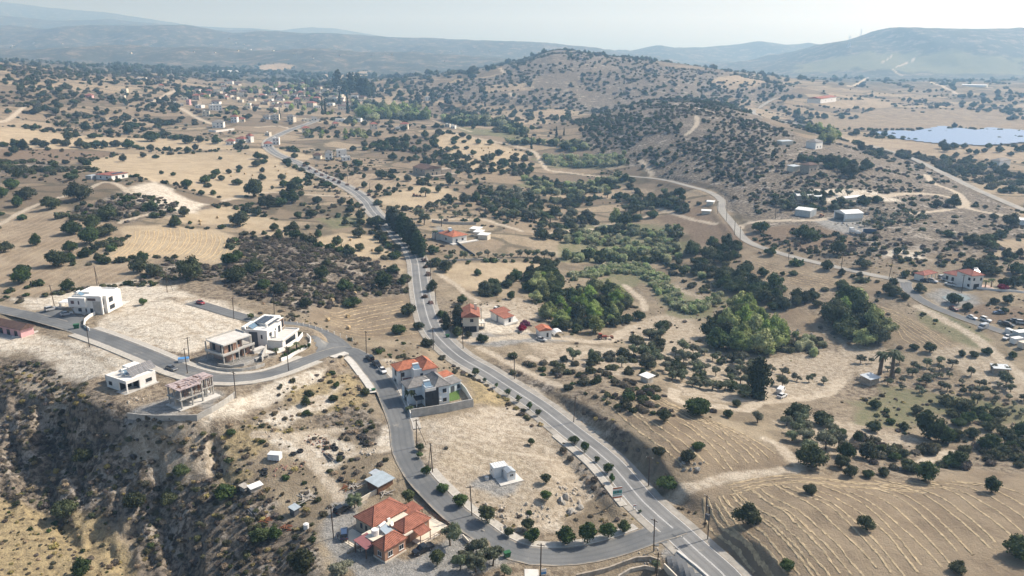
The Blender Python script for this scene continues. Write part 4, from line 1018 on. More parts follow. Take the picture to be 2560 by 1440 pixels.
 ("1860 600|2000 570|2180 600|2100 650|1950 625", ['grey', 'shrub', 'dark'], 4.2, (2, 5), 'on the mound by the valley road'),
 ("1850 480|2000 440|2250 450|2400 500|2250 490|2000 480|1900 540", ['grey', 'shrub', 'grey', 'dark'], 4.2, (1.6, 4.4), 'on the white rocks of the hill'),
 ("2080 745|2240 790|2260 870|2200 890", ['grey', 'shrub'], 6, (2, 4), 'at the edge of the brown field'),
 ("640 1060|760 1060|900 1130|760 1180", ['gold', 'grey'], 3, (0.6, 1.6), 'by the tyre piles'),
]
plants = {}          # kind -> list of (x, y, z, width, place, px width)
def plant(kind, x, y, w, place):
    z = float(H(np.array([x]), np.array([y]))[0])
    plants.setdefault(kind, []).append((x, y, z, w, place, FPX * w / max(60, y)))

def px_to_m(px_w, p):
    dep = p[1] * CP - (p[2] - CAM_Z) * SP
    return px_w * dep / FPX

for kind, place, s in TREES:
    q = np.array([tuple(map(float, t.split())) for t in s.split('|')])
    pp = Pm(q[:, 0], q[:, 1] - q[:, 2] * 0.10)
    for (a, b, w), p in zip(q, pp):
        plant(kind, p[0], p[1], px_to_m(w, p), place)

BLOCK = []           # (x, y, radius): keep plants off buildings; filled below, used when scattering
def block_px(px, py, r):
    c = P(px, py); BLOCK.append((c.x, c.y, r))
for a, b, r in ((975, 1345, 15), (238, 765, 14), (325, 960, 12), (478, 1000, 11), (590, 885, 12), (690, 845, 14), (1085, 985, 16), (1262, 1195, 9), (1165, 805, 10), (1262, 795, 9), (1362, 835, 5), (1140, 600, 12), (2410, 705, 20), (2110, 545, 16), (2012, 540, 12), (290, 444, 12), (20, 830, 14), (1075, 430, 16), (2510, 405, 12), (855, 393, 14), (2050, 243, 36), (540, 270, 16), (545, 322, 18), (600, 360, 18), (955, 1222, 6), (689, 1147, 5)):
    block_px(a, b, r)
_road_all = [(L_main, 5.2), (L_home, 5.9), (L_back, 3.4), (L_val, 3.2), (L_spur, 3.2), (L_east, 4.5)] + [(np.c_[L, 0 * L[:, 0]], w * 0.55) for L, w in _trk]
placed = [(p[0], p[1], p[3]) for k in plants for p in plants[k]]

def scatter(poly_s, kinds, spacing, wr, place, r):
    poly = px_poly(poly_s)[:, :2]
    lo, hi = poly.min(0), poly.max(0)
    nx, ny = int((hi[0] - lo[0]) / spacing) + 1, int((hi[1] - lo[1]) / spacing) + 1
    if nx * ny > 90000:
        k = math.sqrt(nx * ny / 90000.0); spacing *= k; nx, ny = int((hi[0] - lo[0]) / spacing) + 1, int((hi[1] - lo[1]) / spacing) + 1
    gx, gy = np.meshgrid(np.arange(nx), np.arange(ny))
    x = lo[0] + (gx + r.random(gx.shape)).ravel() * spacing
    y = lo[1] + (gy + r.random(gx.shape)).ravel() * spacing
    ok = inside(x, y, poly) & (r.random(x.shape) < 0.88)
    x, y = x[ok], y[ok]
    if spacing > 4.9:                    # clumps and clearings
        ok = fbm(x / (spacing * 6), y / (spacing * 6), 2, int(spacing * 13)) > (-0.15 if spacing < 10 else -0.06) + .1 * (r.random(x.shape) - .5)
        x, y = x[ok], y[ok]
    else:
        ok = fbm(x / 9.0, y / 9.0, 2, 91) > -0.30
        x, y = x[ok], y[ok]
    for L, w in _road_all:
        l0, h0 = L[:, :2].min(0) - 10, L[:, :2].max(0) + 10
        if h0[0] < lo[0] or l0[0] > hi[0] or h0[1] < lo[1] or l0[1] > hi[1]:
            continue
        d, _, _ = seg_dist(x, y, L[::2])
        ok = d > w + wr[0] * 0.4
        x, y = x[ok], y[ok]
    for bx_, by_, br in BLOCK:
        ok = (x - bx_) ** 2 + (y - by_) ** 2 > (br + wr[0] * 0.5) ** 2
        x, y = x[ok], y[ok]
    z = H(x, y)
    u = r.random(len(x))
    w = wr[0] + (wr[1] - wr[0]) * u ** 1.6
    ki = r.integers(0, len(kinds), len(x))
    if len(kinds) > 1:
        nz = fbm(x / 25.0, y / 25.0, 2, 5)
        ki = (ki + (nz > 0.1)) % len(kinds)
    sx, sy, dep = project(x, y, z)
    vis = (sx > -60) & (sx < 2620) & (sy < 1500)
    for i in np.nonzero(vis)[0]:
        plants.setdefault(kinds[ki[i]], []).append((x[i], y[i], z[i], w[i], place, FPX * w[i] / max(60, y[i])))

r_sc = np.random.default_rng(5)
for a in FILL:
    scatter(*a, r_sc)

def loose(y0, y1, spacing, wr, kinds, r):
    n = int((.78 * (y1 ** 2 - y0 ** 2) + 80 * (y1 - y0)) / spacing ** 2)
    y = np.sqrt(y0 ** 2 + (y1 ** 2 - y0 ** 2) * r.random(n)); x = (2 * r.random(n) - 1) * (y * .70 + 30)
    keep = fbm(x / 45.0, y / 45.0, 3, 63) > .02 + .22 * r.random(n)
    for nm, lim in (('field', .25), ('chalk', .5), ('gravel', .2), ('pale', .8)):
        keep &= mask_of(nm, x, y) < lim * (.6 + .8 * r.random(n))
    x, y = x[keep], y[keep]
    keep = road_dist(x, y) > 1.2
    x, y = x[keep], y[keep]
    for bx_, by_, br in BLOCK:
        ok = (x - bx_) ** 2 + (y - by_) ** 2 > (br + 2) ** 2
        x, y = x[ok], y[ok]
    z = H(x, y); w = wr[0] + (wr[1] - wr[0]) * r.random(len(x)) ** 2; sx, sy, _ = project(x, y, z)
    for i in np.nonzero((sx > -40) & (sx < 2600) & (sy < 1480))[0]:
        plants.setdefault(kinds[int(r.integers(len(kinds)))], []).append((x[i], y[i], z[i], w[i], 'scattered over the open land', min(12.0, FPX * w[i] / y[i])))
loose(110, 420, 4.2, (.6, 2.6), ['grey', 'shrub', 'gold', 'grey', 'dark'], r_sc)
loose(420, 900, 7.5, (1.4, 5.0), ['grey', 'shrub', 'dark', 'dark'], r_sc)
loose(900, 1700, 15, (3, 9), ['shrub', 'dark', 'carob', 'grey'], r_sc)
loose(1700, 2700, 26, (6, 15), ['shrub', 'dark', 'carob'], r_sc)
def hedges(r):
    for poly in _cov['field']:
        if poly[:, 1].mean() < 330: continue
        n = len(poly)
        for i in range(n):
            a, b = poly[i], poly[(i + 1) % n]; L = np.linalg.norm(b - a); st = 3.2 + .004 * a[1]
            t = (np.arange(0, L, st) + r.random() * 2) / max(L, 1); q = a + (b - a) * t[:, None] + r.normal(size=(len(t), 2)) * 1.6
            ok = (fbm(q[:, 0] / 30.0, q[:, 1] / 30.0, 2, 88) > -.06) & (road_dist(q[:, 0], q[:, 1]) > 2.0)
            q = q[ok]; z = H(q[:, 0], q[:, 1])
            for k in range(len(q)):
                w = (2.2 + 3.8 * r.random() ** 2) * (1 + q[k, 1] / 1800)
                plants.setdefault(('dark', 'shrub', 'carob', 'dark')[int(r.integers(4))], []).append((q[k, 0], q[k, 1], z[k], w, 'in the hedges between the fields', min(20.0, FPX * w / q[k, 1])))
hedges(r_sc)

# ---- the ones that show largest become things; the rest is stuff
SPEC = {  # kind: (name, adjective, category, max individuals, has trunk, stretch)
    'carob': ('carob_tree', 'dark evergreen tree', 'tree', 300, True),
    'olive': ('olive_tree', 'grey-green olive tree', 'olive tree', 250, True),
    'light': ('poplar_tree', 'pale green leafy tree', 'poplar', 120, True),
    'street': ('street_tree', 'small clipped green tree', 'street tree', 60, True),
    'conifer': ('conifer_tree', 'tall dark conifer', 'conifer', 40, True),
    'cypress': ('cypress_tree', 'slender dark cypress', 'cypress', 40, True),
    'shrub': ('green_shrub', 'olive-green shrub', 'shrub', 150, False),
    'dark': ('evergreen_shrub', 'dark evergreen shrub', 'evergreen bush', 100, False),
    'grey': ('dry_shrub', 'dry grey-brown shrub', 'dry shrub', 150, False),
    'reed': ('reed_clump', 'pale green clump of reeds', 'reeds', 160, False),
    'gold': ('dry_grass_tuft', 'straw-coloured tuft of dry grass', 'grass tuft', 60, False),
    'oleander': ('oleander_bush', 'pinkish flowering oleander', 'oleander', 60, False),
}
for s in "775 424|790 432|805 440|820 447|835 453|848 459|868 464|892 476|922 490|760 417|1060 655|1064 670|1062 745|1078 760|1072 690|1098 790|1107 806".split('|'):
    a, b = map(float, s.split()); p = P(a, b); plant('oleander', p.x, p.y, 3.6 if b < 600 else 3.0, 'on the verge right of the main road')
for s in "976 566 20|986 572 24|996 583 24|1006 592 26|1016 602 26|1026 612 26|1036 622 26|1046 634 26|1054 642 22".split('|'):
    a, b, w = map(float, s.split()); p = P(a, b); plant('conifer', p.x, p.y, px_to_m(w, p) * 1.15, 'in the windbreak right of the main road')
for s in "1145 818 26|1116 822 24".split('|'):
    a, b, w = map(float, s.split()); p = P(a, b); plant('conifer', p.x, p.y, px_to_m(w, p), 'beside the tiled house with garages')
for s in "814 285 7|870 284 9|806 283 6|1150 302 6|1213 266 6|1288 284 5|1328 372 7|1391 340 6|1410 338 5|850 260 8|1200 232 5|700 296 5|745 272 5|1052 300 5|1560 210 4|980 556 9|968 548 8".split('|'):
    a, b, w = map(float, s.split()); p = P(a, b); plant('cypress', p.x, p.y, px_to_m(w, p), 'rising above the trees around the village')
for s in "880 232 22|895 228 24|905 238 24|862 240 20|918 246 24|845 222 22|930 240 20|1045 258 16|1080 258 14|1118 260 16".split('|'):
    a, b, w = map(float, s.split()); p = P(a, b); plant('conifer', p.x, p.y, px_to_m(w, p), 'in the tall conifer stand right of the village')
p = P(1893, 992); plant('conifer', p.x, p.y, px_to_m(46, p), 'as a single dark column by the sandy track')
p = P(1862, 992); plant('light', p.x, p.y, px_to_m(44, p), 'beside the single dark conifer')

def tag(o, label, cat, group=None):
    o['label'] = label; o['category'] = cat
    if group:
        o['group'] = group
    return o

LOWNEED = 22.0       # px width below which the lighter crown is used
r_t = np.random.default_rng(77)
first_crown = {}
def size_word(w):
    return 'small' if w < 3.5 else ('large' if w > 7.5 else 'mid-sized')

STUFF = {}
LABELS = {}
ORD = ['leftmost', *[w + ' from left' for w in 'second third fourth fifth sixth seventh eighth ninth tenth eleventh twelfth thirteenth fourteenth fifteenth sixteenth seventeenth eighteenth nineteenth'.split()]]
for kind, L in plants.items():
    nm, adj, cat, nmax, trunk = SPEC[kind]
    L.sort(key=lambda t: -t[5])
    hi, lo = PROTO[kind]
    for i, (x, y, z, w, place, pw) in enumerate(L):
        if i >= nmax:
            STUFF.setdefault(kind, []).append((x, y, z, w, pw)); continue
        v = int(r_t.integers(len(hi)))
        cm = (hi if pw > LOWNEED else lo)[v]
        rz = float(r_t.random() * 6.28)
        hz = float(0.75 + 0.45 * r_t.random())
        lab = f'{size_word(w)} {adj} {place}' if trunk else f'{adj} {place}'
        if trunk:
            e = bpy.data.objects.new(nm, None); COL.objects.link(e)
            e.location = (x, y, z); e.rotation_euler = (0, 0, rz); e.scale = (w * (.86 + .3 * r_t.random()), w * (.86 + .3 * r_t.random()), w * hz); e.empty_display_size = 0.2
            c = bpy.data.objects.new('crown', cm); COL.objects.link(c); c.parent = e
            if kind in ('olive', 'street'):
                c.location = (0, 0, 0.02 if kind == 'olive' else 0.10)
            tr = TRUNK[kind]; t = bpy.data.objects.new('trunk', tr[v % len(tr)]); COL.objects.link(t); t.parent = e
            first_crown.setdefault((kind, 'hi' if pw > LOWNEED else 'lo', v), c)
            tag(e, lab, cat, f'{size_word(w)} {cat}s {place}'); LABELS.setdefault(lab, []).append((project(x, y, z)[0], e))
        else:
            c = bpy.data.objects.new(nm, cm); COL.objects.link(c)
            c.location = (x, y, z - 0.03 * w); c.rotation_euler = (0, 0, rz); c.scale = (w, w, w * hz)
            first_crown.setdefault((kind, 'hi' if pw > LOWNEED else 'lo', v), c)
            tag(c, lab, cat, f'{cat} {place}'); LABELS.setdefault(lab, []).append((project(x, y, z)[0], c))

for lab, L in LABELS.items():        # tell alike plants of one place apart by their order in it
    if 2 <= len(L) <= 20:
        L.sort(key=lambda t: t[0])
        for i, (sx_, ob) in enumerate(L):
            t = lab + ', ' + ('rightmost' if i == len(L) - 1 else ORD[i])
            if len(t.split()) > 16:
                t = t.replace('mid-sized ', '').replace(' of the main road', ' of the road').replace('straw-coloured tuft of dry grass', 'dry grass tuft').replace('grey-green ', '').replace(' on the right', '').replace('planted ', '').replace('pale green leafy tree', 'pale green tree').replace(' in the lower left', '')
            ob['label'] = t

def scatter_stuff(name, label, data, meshes):
    """points that carry copies of a few plant meshes"""
    n = len(data)
    me = bpy.data.meshes.new(name)
    me.vertices.add(n)
    A = np.array([d[:4] for d in data])
    co = A[:, :3].copy(); co[:, 2] -= 0.03 * A[:, 3]
    me.vertices.foreach_set('co', co.astype(np.float32).ravel())
    for nm, ar, ty in (('wid', A[:, 3], 'FLOAT'), ('rz', r_t.random(n) * 6.28, 'FLOAT'), ('vi', r_t.integers(0, len(meshes), n), 'INT'), ('hz', 0.7 + 0.5 * r_t.random(n), 'FLOAT')):
        a = me.attributes.new(nm, ty, 'POINT')
        a.data.foreach_set('value', ar.astype(np.int32 if ty == 'INT' else np.float32))
    o = bpy.data.objects.new(name, me); COL.objects.link(o)
    ng = bpy.data.node_groups.new(name, 'GeometryNodeTree')
    ng.interface.new_socket('Geometry', in_out='INPUT', socket_type='NodeSocketGeometry')
    ng.interface.new_socket('Geometry', in_out='OUTPUT', socket_type='NodeSocketGeometry')
    ni, no = ng.nodes.new('NodeGroupInput'), ng.nodes.new('NodeGroupOutput')
    m2p = ng.nodes.new('GeometryNodeMeshToPoints')
    ng.links.new(ni.outputs[0], m2p.inputs[0])
    join = ng.nodes.new('GeometryNodeJoinGeometry')
    for ob in reversed(meshes):
        oi = ng.nodes.new('GeometryNodeObjectInfo'); oi.inputs['Object'].default_value = ob; oi.transform_space = 'ORIGINAL'
        oi.inputs['As Instance'].default_value = True
        ng.links.new(oi.outputs['Geometry'], join.inputs[0])
    iop = ng.nodes.new('GeometryNodeInstanceOnPoints')
    ng.links.new(m2p.outputs[0], iop.inputs['Points']); ng.links.new(join.outputs[0], iop.inputs['Instance'])
    iop.inputs['Pick Instance'].default_value = True
    def na(nm, ty):
        k = ng.nodes.new('GeometryNodeInputNamedAttribute'); k.data_type = ty; k.inputs['Name'].default_value = nm
        return k.outputs[0]
    ng.links.new(na('vi', 'INT'), iop.inputs['Instance Index'])
    cx = ng.nodes.new('ShaderNodeCombineXYZ'); ng.links.new(na('rz', 'FLOAT'), cx.inputs[2])
    ng.links.new(cx.outputs[0], iop.inputs['Rotation'])
    cs = ng.nodes.new('ShaderNodeCombineXYZ')
    wd = na('wid', 'FLOAT')
    mm = ng.nodes.new('ShaderNodeMath'); mm.operation = 'MULTIPLY'
    ng.links.new(wd, mm.inputs[0]); ng.links.new(na('hz', 'FLOAT'), mm.inputs[1])
    ng.links.new(wd, cs.inputs[0]); ng.links.new(wd, cs.inputs[1]); ng.links.new(mm.outputs[0], cs.inputs[2])
    ng.links.new(cs.outputs[0], iop.inputs['Scale'])
    ng.links.new(iop.outputs[0], no.inputs[0])
    md = o.modifiers.new('scatter', 'NODES'); md.node_group = ng
    o['kind'] = 'stuff'; o['label'] = label
    return o

STUFF_NAME = {'carob': ('distant_trees', 'small dark trees dotted over the far hillsides and fields'), 'olive': ('distant_olives', 'small olive trees too far away to tell apart'),
  'light': ('distant_leafy_trees', 'pale leafy trees between the far houses'), 'shrub': ('hillside_shrubs', 'low green shrubs spread over the hillsides'), 'grey': ('dry_scrub', 'dry grey-brown scrub covering the slopes'),
  'dark': ('evergreen_scrub', 'low dark evergreen scrub on the slopes'), 'reed': ('reed_bed', 'pale green reeds along the valley stream'), 'gold': ('dry_grass', 'tufts of dry golden grass on the slopes'), 'conifer': ('distant_conifers', 'far dark conifers'), 'cypress': ('distant_cypresses', 'far cypresses'), 'oleander': ('oleander_hedge', 'oleander hedge'), 'street': ('young_trees', 'young trees')}
print('PLANTS', {k: len(v) for k, v in plants.items()}, 'STUFF', {k: len(v) for k, v in STUFF.items()})
for kind, data in STUFF.items():
    for lv in ('hi', 'lo'):
        sub = [d for d in data if (d[4] > LOWNEED) == (lv == 'hi')]
        if not sub:
            continue
        ob = [first_crown[k] for k in first_crown if k[0] == kind and k[1] == lv] or [first_crown[k] for k in first_crown if k[0] == kind]
        nm, lab = STUFF_NAME[kind]
        scatter_stuff(nm, lab, sub, ob)
# ------------------------------------------------------------------ building kit
M_WHITE = simple('white_plaster', (0.80, 0.785, 0.75), 0.85, 0.05, 0.6)
M_CREAM = simple('cream_plaster', (0.66, 0.60, 0.50), 0.85, 0.08, 0.6)
M_PALEBLUE = simple('pale_blue_plaster', (0.66, 0.73, 0.77), 0.85, 0.05, 0.6)
M_SALMON = simple('salmon_plaster', (0.42, 0.245, 0.165), 0.85, 0.1, 0.7)
M_BEIGE = simple('beige_plaster', (0.47, 0.40, 0.315), 0.85, 0.08, 0.7)
M_PINK = simple('pink_plaster', (0.66, 0.40, 0.41), 0.85, 0.06, 0.6)
M_STONE = simple('stone_wall', (0.36, 0.31, 0.25), 0.9, 0.25, 1.2)
M_CONC = simple('raw_concrete', (0.42, 0.405, 0.375), 0.9, 0.18, 0.7)
M_CONC_L = simple('pale_concrete', (0.58, 0.565, 0.53), 0.9, 0.1, 0.5)
M_BLACK = simple('black_cladding', (0.032, 0.035, 0.042), 0.6, 0.25, 1.0)
M_DGREY = simple('dark_grey_render', (0.10, 0.105, 0.115), 0.7, 0.15, 1.0)
M_WOOD = simple('brown_timber', (0.16, 0.085, 0.05), 0.7, 0.25, 2.0)
M_POLE = simple('creosoted_pole', (0.075, 0.055, 0.042), 0.85, 0.3, 2.0)
M_METAL = simple('galvanised_sheet', (0.46, 0.50, 0.53), 0.45, 0.12, 1.0, 0.3, 0.4)
M_BLUEMETAL = simple('blue_sheet', (0.36, 0.42, 0.46), 0.5, 0.12, 1.0, 0.1, 0.4)
M_WHITEMETAL = simple('white_sheet', (0.76, 0.77, 0.76), 0.5, 0.06, 0.8)
M_RUST = simple('rusty_steel', (0.20, 0.085, 0.045), 0.85, 0.4, 2.0)
M_RUBBER = simple('black_rubber', (0.022, 0.022, 0.023), 0.8, 0.3, 3.0)
M_LAWN = simple('artificial_lawn', (0.085, 0.145, 0.035), 0.95, 0.2, 2.0)
M_PURPLE = simple('purple_sheet', (0.235, 0.10, 0.105), 0.6, 0.1, 1.0)
M_BLUEPL = simple('blue_plastic', (0.10, 0.30, 0.62), 0.5, 0.1)
M_GREENPL = simple('green_plastic', (0.03, 0.12, 0.05), 0.5, 0.1)
M_REDPL = simple('red_cushion', (0.32, 0.05, 0.04), 0.7, 0.2)

def glassy(name, c, rough=0.12):
    m, nt, b = new_mat(name)
    b.inputs['Base Color'].default_value = (*c, 1); b.inputs['Roughness'].default_value = rough; b.inputs['Specular IOR Level'].default_value = 0.6
    return m
M_GLASS = glassy('window_glass', (0.028, 0.034, 0.042))
M_CARGLASS = glassy('car_glass', (0.015, 0.018, 0.022), 0.08)
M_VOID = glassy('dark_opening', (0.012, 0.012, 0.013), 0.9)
def panel_mat(name, c):
    m, nt, b = new_mat(name)
    tc = nt.nodes.new('ShaderNodeTexCoord').outputs['Object']
    br = nt.nodes.new('ShaderNodeTexBrick'); br.offset = 0.0
    br.inputs['Scale'].default_value = 1.0; br.inputs['Brick Width'].default_value = 1.0; br.inputs['Row Height'].default_value = 1.65; br.inputs['Mortar Size'].default_value = 0.03
    br.inputs['Color1'].default_value = (*c, 1); br.inputs['Color2'].default_value = (*[v * 1.15 for v in c], 1); br.inputs['Mortar'].default_value = (0.20, 0.21, 0.23, 1)
    nt.links.new(tc, br.inputs['Vector']); nt.links.new(br.outputs[0], b.inputs['Base Color'])
    b.inputs['Roughness'].default_value = 0.25; b.inputs['Specular IOR Level'].default_value = 0.6
    return m
M_PANEL = panel_mat('solar_panel', (0.035, 0.042, 0.06))
M_HEATER = panel_mat('solar_collector', (0.12, 0.20, 0.28))

def tile_mat(name, c, pitch=3.0):
    m, nt, b = new_mat(name)
    uv = nt.nodes.new('ShaderNodeAttribute'); uv.attribute_name = 'UVMap'
    sep = nt.nodes.new('ShaderNodeSeparateXYZ'); nt.links.new(uv.outputs['Vector'], sep.inputs[0])
    def saw(o, k, op='SINE'):
        return mul(nt, mul(nt, o, k), 0.0, 'SINE')
    sx = mul(nt, saw(sep.outputs[0], 6.283 * pitch), 0.5); sy = mul(nt, mul(nt, sep.outputs[1], 2.6), 1.0, 'FRACT')
    pos = nt.nodes.new('ShaderNodeNewGeometry').outputs['Position']
    lo = tuple(v * 0.72 for v in c); hi = tuple(min(1, v * 1.25) for v in c)
    col = mixc(nt, ramp(nt, noise(nt, pos, 0.8, 5, 0.7), 0.3, 0.7), lo, hi)
    col = mixc(nt, ramp(nt, sy, 0.0, 0.35, 0.45, 0.0), col, tuple(v * 0.45 for v in c))
    nt.links.new(col, b.inputs['Base Color'])
    bp = nt.nodes.new('ShaderNodeBump'); bp.inputs['Strength'].default_value = 0.8; bp.inputs['Distance'].default_value = 0.12
    nt.links.new(mul(nt, sx, mul(nt, sy, -0.5), 'ADD'), bp.inputs['Height']); nt.links.new(bp.outputs[0], b.inputs['Normal'])
    return m
M_TILE = tile_mat('terracotta_tiles', (0.34, 0.138, 0.094))
M_TILE_O = tile_mat('orange_tiles', (0.50, 0.185, 0.108))
M_TILE_G = tile_mat('grey_tiles', (0.265, 0.255, 0.245))
M_TILE_B = tile_mat('brown_tiles', (0.145, 0.092, 0.075))
M_TILE_R = tile_mat('dull_red_tiles', (0.34, 0.135, 0.105))

def brick_mat():
    m, nt, b = new_mat('hollow_brick')
    tc = nt.nodes.new('ShaderNodeTexCoord').outputs['Object']
    mp = nt.nodes.new('ShaderNodeMapping'); mp.inputs['Rotation'].default_value = (R(90), 0, 0); nt.links.new(tc, mp.inputs[0])
    br = nt.nodes.new('ShaderNodeTexBrick'); br.inputs['Scale'].default_value = 1.0; br.inputs['Brick Width'].default_value = 0.4; br.inputs['Row Height'].default_value = 0.22; br.inputs['Mortar Size'].default_value = 0.02
    br.inputs['Color1'].default_value = (0.36, 0.185, 0.12, 1); br.inputs['Color2'].default_value = (0.43, 0.235, 0.155, 1); br.inputs['Mortar'].default_value = (0.38, 0.34, 0.30, 1)
    nt.links.new(mp.outputs[0], br.inputs['Vector']); nt.links.new(br.outputs[0], b.inputs['Base Color'])
    return m
M_BRICK = brick_mat()

BOXF = [(0, 3, 2, 1), (4, 5, 6, 7), (0, 1, 5, 4), (1, 2, 6, 5), (2, 3, 7, 6), (3, 0, 4, 7)]
def box_vf(x0, x1, y0, y1, z0, z1):
    return [(x0, y0, z0), (x1, y0, z0), (x1, y1, z0), (x0, y1, z0), (x0, y0, z1), (x1, y0, z1), (x1, y1, z1), (x0, y1, z1)], BOXF

def boxes(name, specs, mat, parent, bevel=0.0):
    V, F = [], []
    for s in specs:
        v, f = box_vf(*s); o = len(V)
        V += v; F += [tuple(i + o for i in q) for q in f]
    me = mesh_from(name, V, F, [mat])
    o = add_obj(name, me, None, parent)
    return o

def box(name, x0, x1, y0, y1, z0, z1, mat, parent):
    return boxes(name, [(x0, x1, y0, y1, z0, z1)], mat, parent)

def set_uv(me):
    """u along the eave, v up the slope, in metres"""
    uv = me.uv_layers.new(name='UVMap')
    for p in me.polygons:
        n = p.normal
        e = Vector((-n.y, n.x, 0)); e = e.normalized() if e.length > 1e-4 else Vector((1, 0, 0))
        s = n.cross(e)
        for li in p.loop_indices:
            c = me.vertices[me.loops[li].vertex_index].co
            uv.data[li].uv = (c.dot(e), c.dot(s))

def hip_roof(parent, x0, x1, y0, y1, z, rise, oh, mat, gable=None, name='roof'):
    x0 -= oh; x1 += oh; y0 -= oh; y1 += oh
    z0 = z - 0.02; t = 0.16
    lx, ly = x1 - x0, y1 - y0
    if gable == 'x':       # ridge along x, gables at the ends
        r = [(x0, (y0 + y1) / 2, z + rise), (x1, (y0 + y1) / 2, z + rise)]
    elif gable == 'y':
        r = [((x0 + x1) / 2, y0, z + rise), ((x0 + x1) / 2, y1, z + rise)]
    elif gable == 'lean':  # rises towards the back
        r = None
    elif lx >= ly:
        r = [(x0 + ly / 2, (y0 + y1) / 2, z + rise), (x1 - ly / 2, (y0 + y1) / 2, z + rise)]
    else:
        r = [((x0 + x1) / 2, y0 + lx / 2, z + rise), ((x0 + x1) / 2, y1 - lx / 2, z + rise)]
    b = [(x0, y0, z0), (x1, y0, z0), (x1, y1, z0), (x0, y1, z0)]
    e = [(p[0], p[1], p[2] + t) for p in b]
    if r is None:
        V = b + [(x0, y0, z0 + t), (x1, y0, z0 + t), (x1, y1, z0 + t + rise), (x0, y1, z0 + t + rise)]
        V[2] = (x1, y1, z0 + rise); V[3] = (x0, y1, z0 + rise)
        F = BOXF
    else:
        V = b + e + [(p[0], p[1], p[2] + t) for p in r]
        F = [(3, 2, 1, 0), (0, 1, 5, 4), (1, 2, 6, 5), (2, 3, 7, 6), (3, 0, 4, 7)]
        if gable == 'y' or (gable is None and lx < ly):
            F += [(4, 5, 8), (5, 6, 9, 8), (6, 7, 9), (7, 4, 8, 9)]
        else:
            F += [(4, 5, 9, 8), (5, 6, 9), (6, 7, 8, 9), (7, 4, 8)]
    me = mesh_from(name, V, F, [mat]); set_uv(me)
    o = add_obj(name, me, None, parent)
    if gable is None and r is not None:      # raised ridge and hip tiles
        VV, FF = [], []
        def bar(p, q):
            p, q = Vector(p), Vector(q); d = (q - p).normalized(); s = d.cross(Vector((0, 0, 1))).normalized() * 0.11; u = Vector((0, 0, 0.09)); k = len(VV)
            for w in (p, q):
                VV.extend([tuple(w - s), tuple(w + u), tuple(w + s)])
            FF.extend([(k, k + 1, k + 4, k + 3), (k + 1, k + 2, k + 5, k + 4), (k, k + 2, k + 1), (k + 3, k + 4, k + 5)])
        R0, R1 = V[8], V[9]
        bar(R0, R1)
        ends = [(0, R0), (3, R0), (1, R1), (2, R1)] if lx >= ly else [(0, R0), (1, R0), (3, R1), (2, R1)]
        for k, rr in ends:
            bar(V[4 + k], rr)
        add_obj('ridge_tiles', mesh_from('ridge_tiles', VV, FF, [mat]), None, o)
    return o

def gable_wall(parent, x0, x1, y, z, rise, mat, th=0.2, axis='x'):
    if axis == 'x':
        V = [(x0, y, z), (x1, y, z), ((x0 + x1) / 2, y, z + rise), (x0, y + th, z), (x1, y + th, z), ((x0 + x1) / 2, y + th, z + rise)]
    else:
        V = [(y, x0, z), (y, x1, z), (y, (x0 + x1) / 2, z + rise), (y + th, x0, z), (y + th, x1, z), (y + th, (x0 + x1) / 2, z + rise)]
    F = [(0, 1, 2), (5, 4, 3), (0, 3, 4, 1), (1, 4, 5, 2), (2, 5, 3, 0)]
    return add_obj('gable', mesh_from('gable', V, F, [mat]), None, parent)

M_FRAME = simple('window_frame', (0.62, 0.61, 0.59), 0.6, 0.05)
M_FRAMED = simple('dark_frame', (0.05, 0.05, 0.055), 0.6, 0.1)
def window(parent, face, plane, u, z, w, h, frame=None, glass=None, split=True, name='window', sill=True):
    """a framed pane standing a little proud of a wall; face: f(ront -y) b l(eft -x) r"""
    frame = frame or M_FRAME; glass = glass or M_GLASS
    d, t = 0.06, 0.07
    def bx(a0, a1, z0, z1, q0, q1):
        if face == 'f':
            return (a0, a1, plane - q1, plane - q0, z0, z1)
        if face == 'b':
            return (a0, a1, plane + q0, plane + q1, z0, z1)
        if face == 'l':
            return (plane - q1, plane - q0, a0, a1, z0, z1)
        return (plane + q0, plane + q1, a0, a1, z0, z1)
    u0, u1 = u - w / 2, u + w / 2
    sp = [bx(u0, u0 + t, z, z + h, -0.02, d), bx(u1 - t, u1, z, z + h, -0.02, d), bx(u0 + t, u1 - t, z + h - t, z + h, -0.02, d), bx(u0 + t, u1 - t, z, z + t, -0.02, d)]
    if split and w > 0.9:
        sp.append(bx(u - 0.03, u + 0.03, z + t, z + h - t, -0.02, d - 0.01))
    o = boxes(name, sp, frame, parent)
    boxes('pane', [bx(u0 + t, u1 - t, z + t, z + h - t, -0.01, 0.02)], glass, o)
    if sill:
        boxes('sill', [bx(u0 - 0.1, u1 + 0.1, z - 0.08, z - 0.005, -0.02, 0.14)], M_WHITE, o)
    return o

def opening(parent, face, plane, u, z, w, h, mat=None, name='opening'):
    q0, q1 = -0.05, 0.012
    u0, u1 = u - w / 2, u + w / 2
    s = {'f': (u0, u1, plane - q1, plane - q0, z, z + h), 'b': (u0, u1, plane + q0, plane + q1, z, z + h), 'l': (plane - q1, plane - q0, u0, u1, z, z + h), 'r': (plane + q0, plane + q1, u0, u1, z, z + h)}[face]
    return boxes(name, [s], mat or M_VOID, parent)

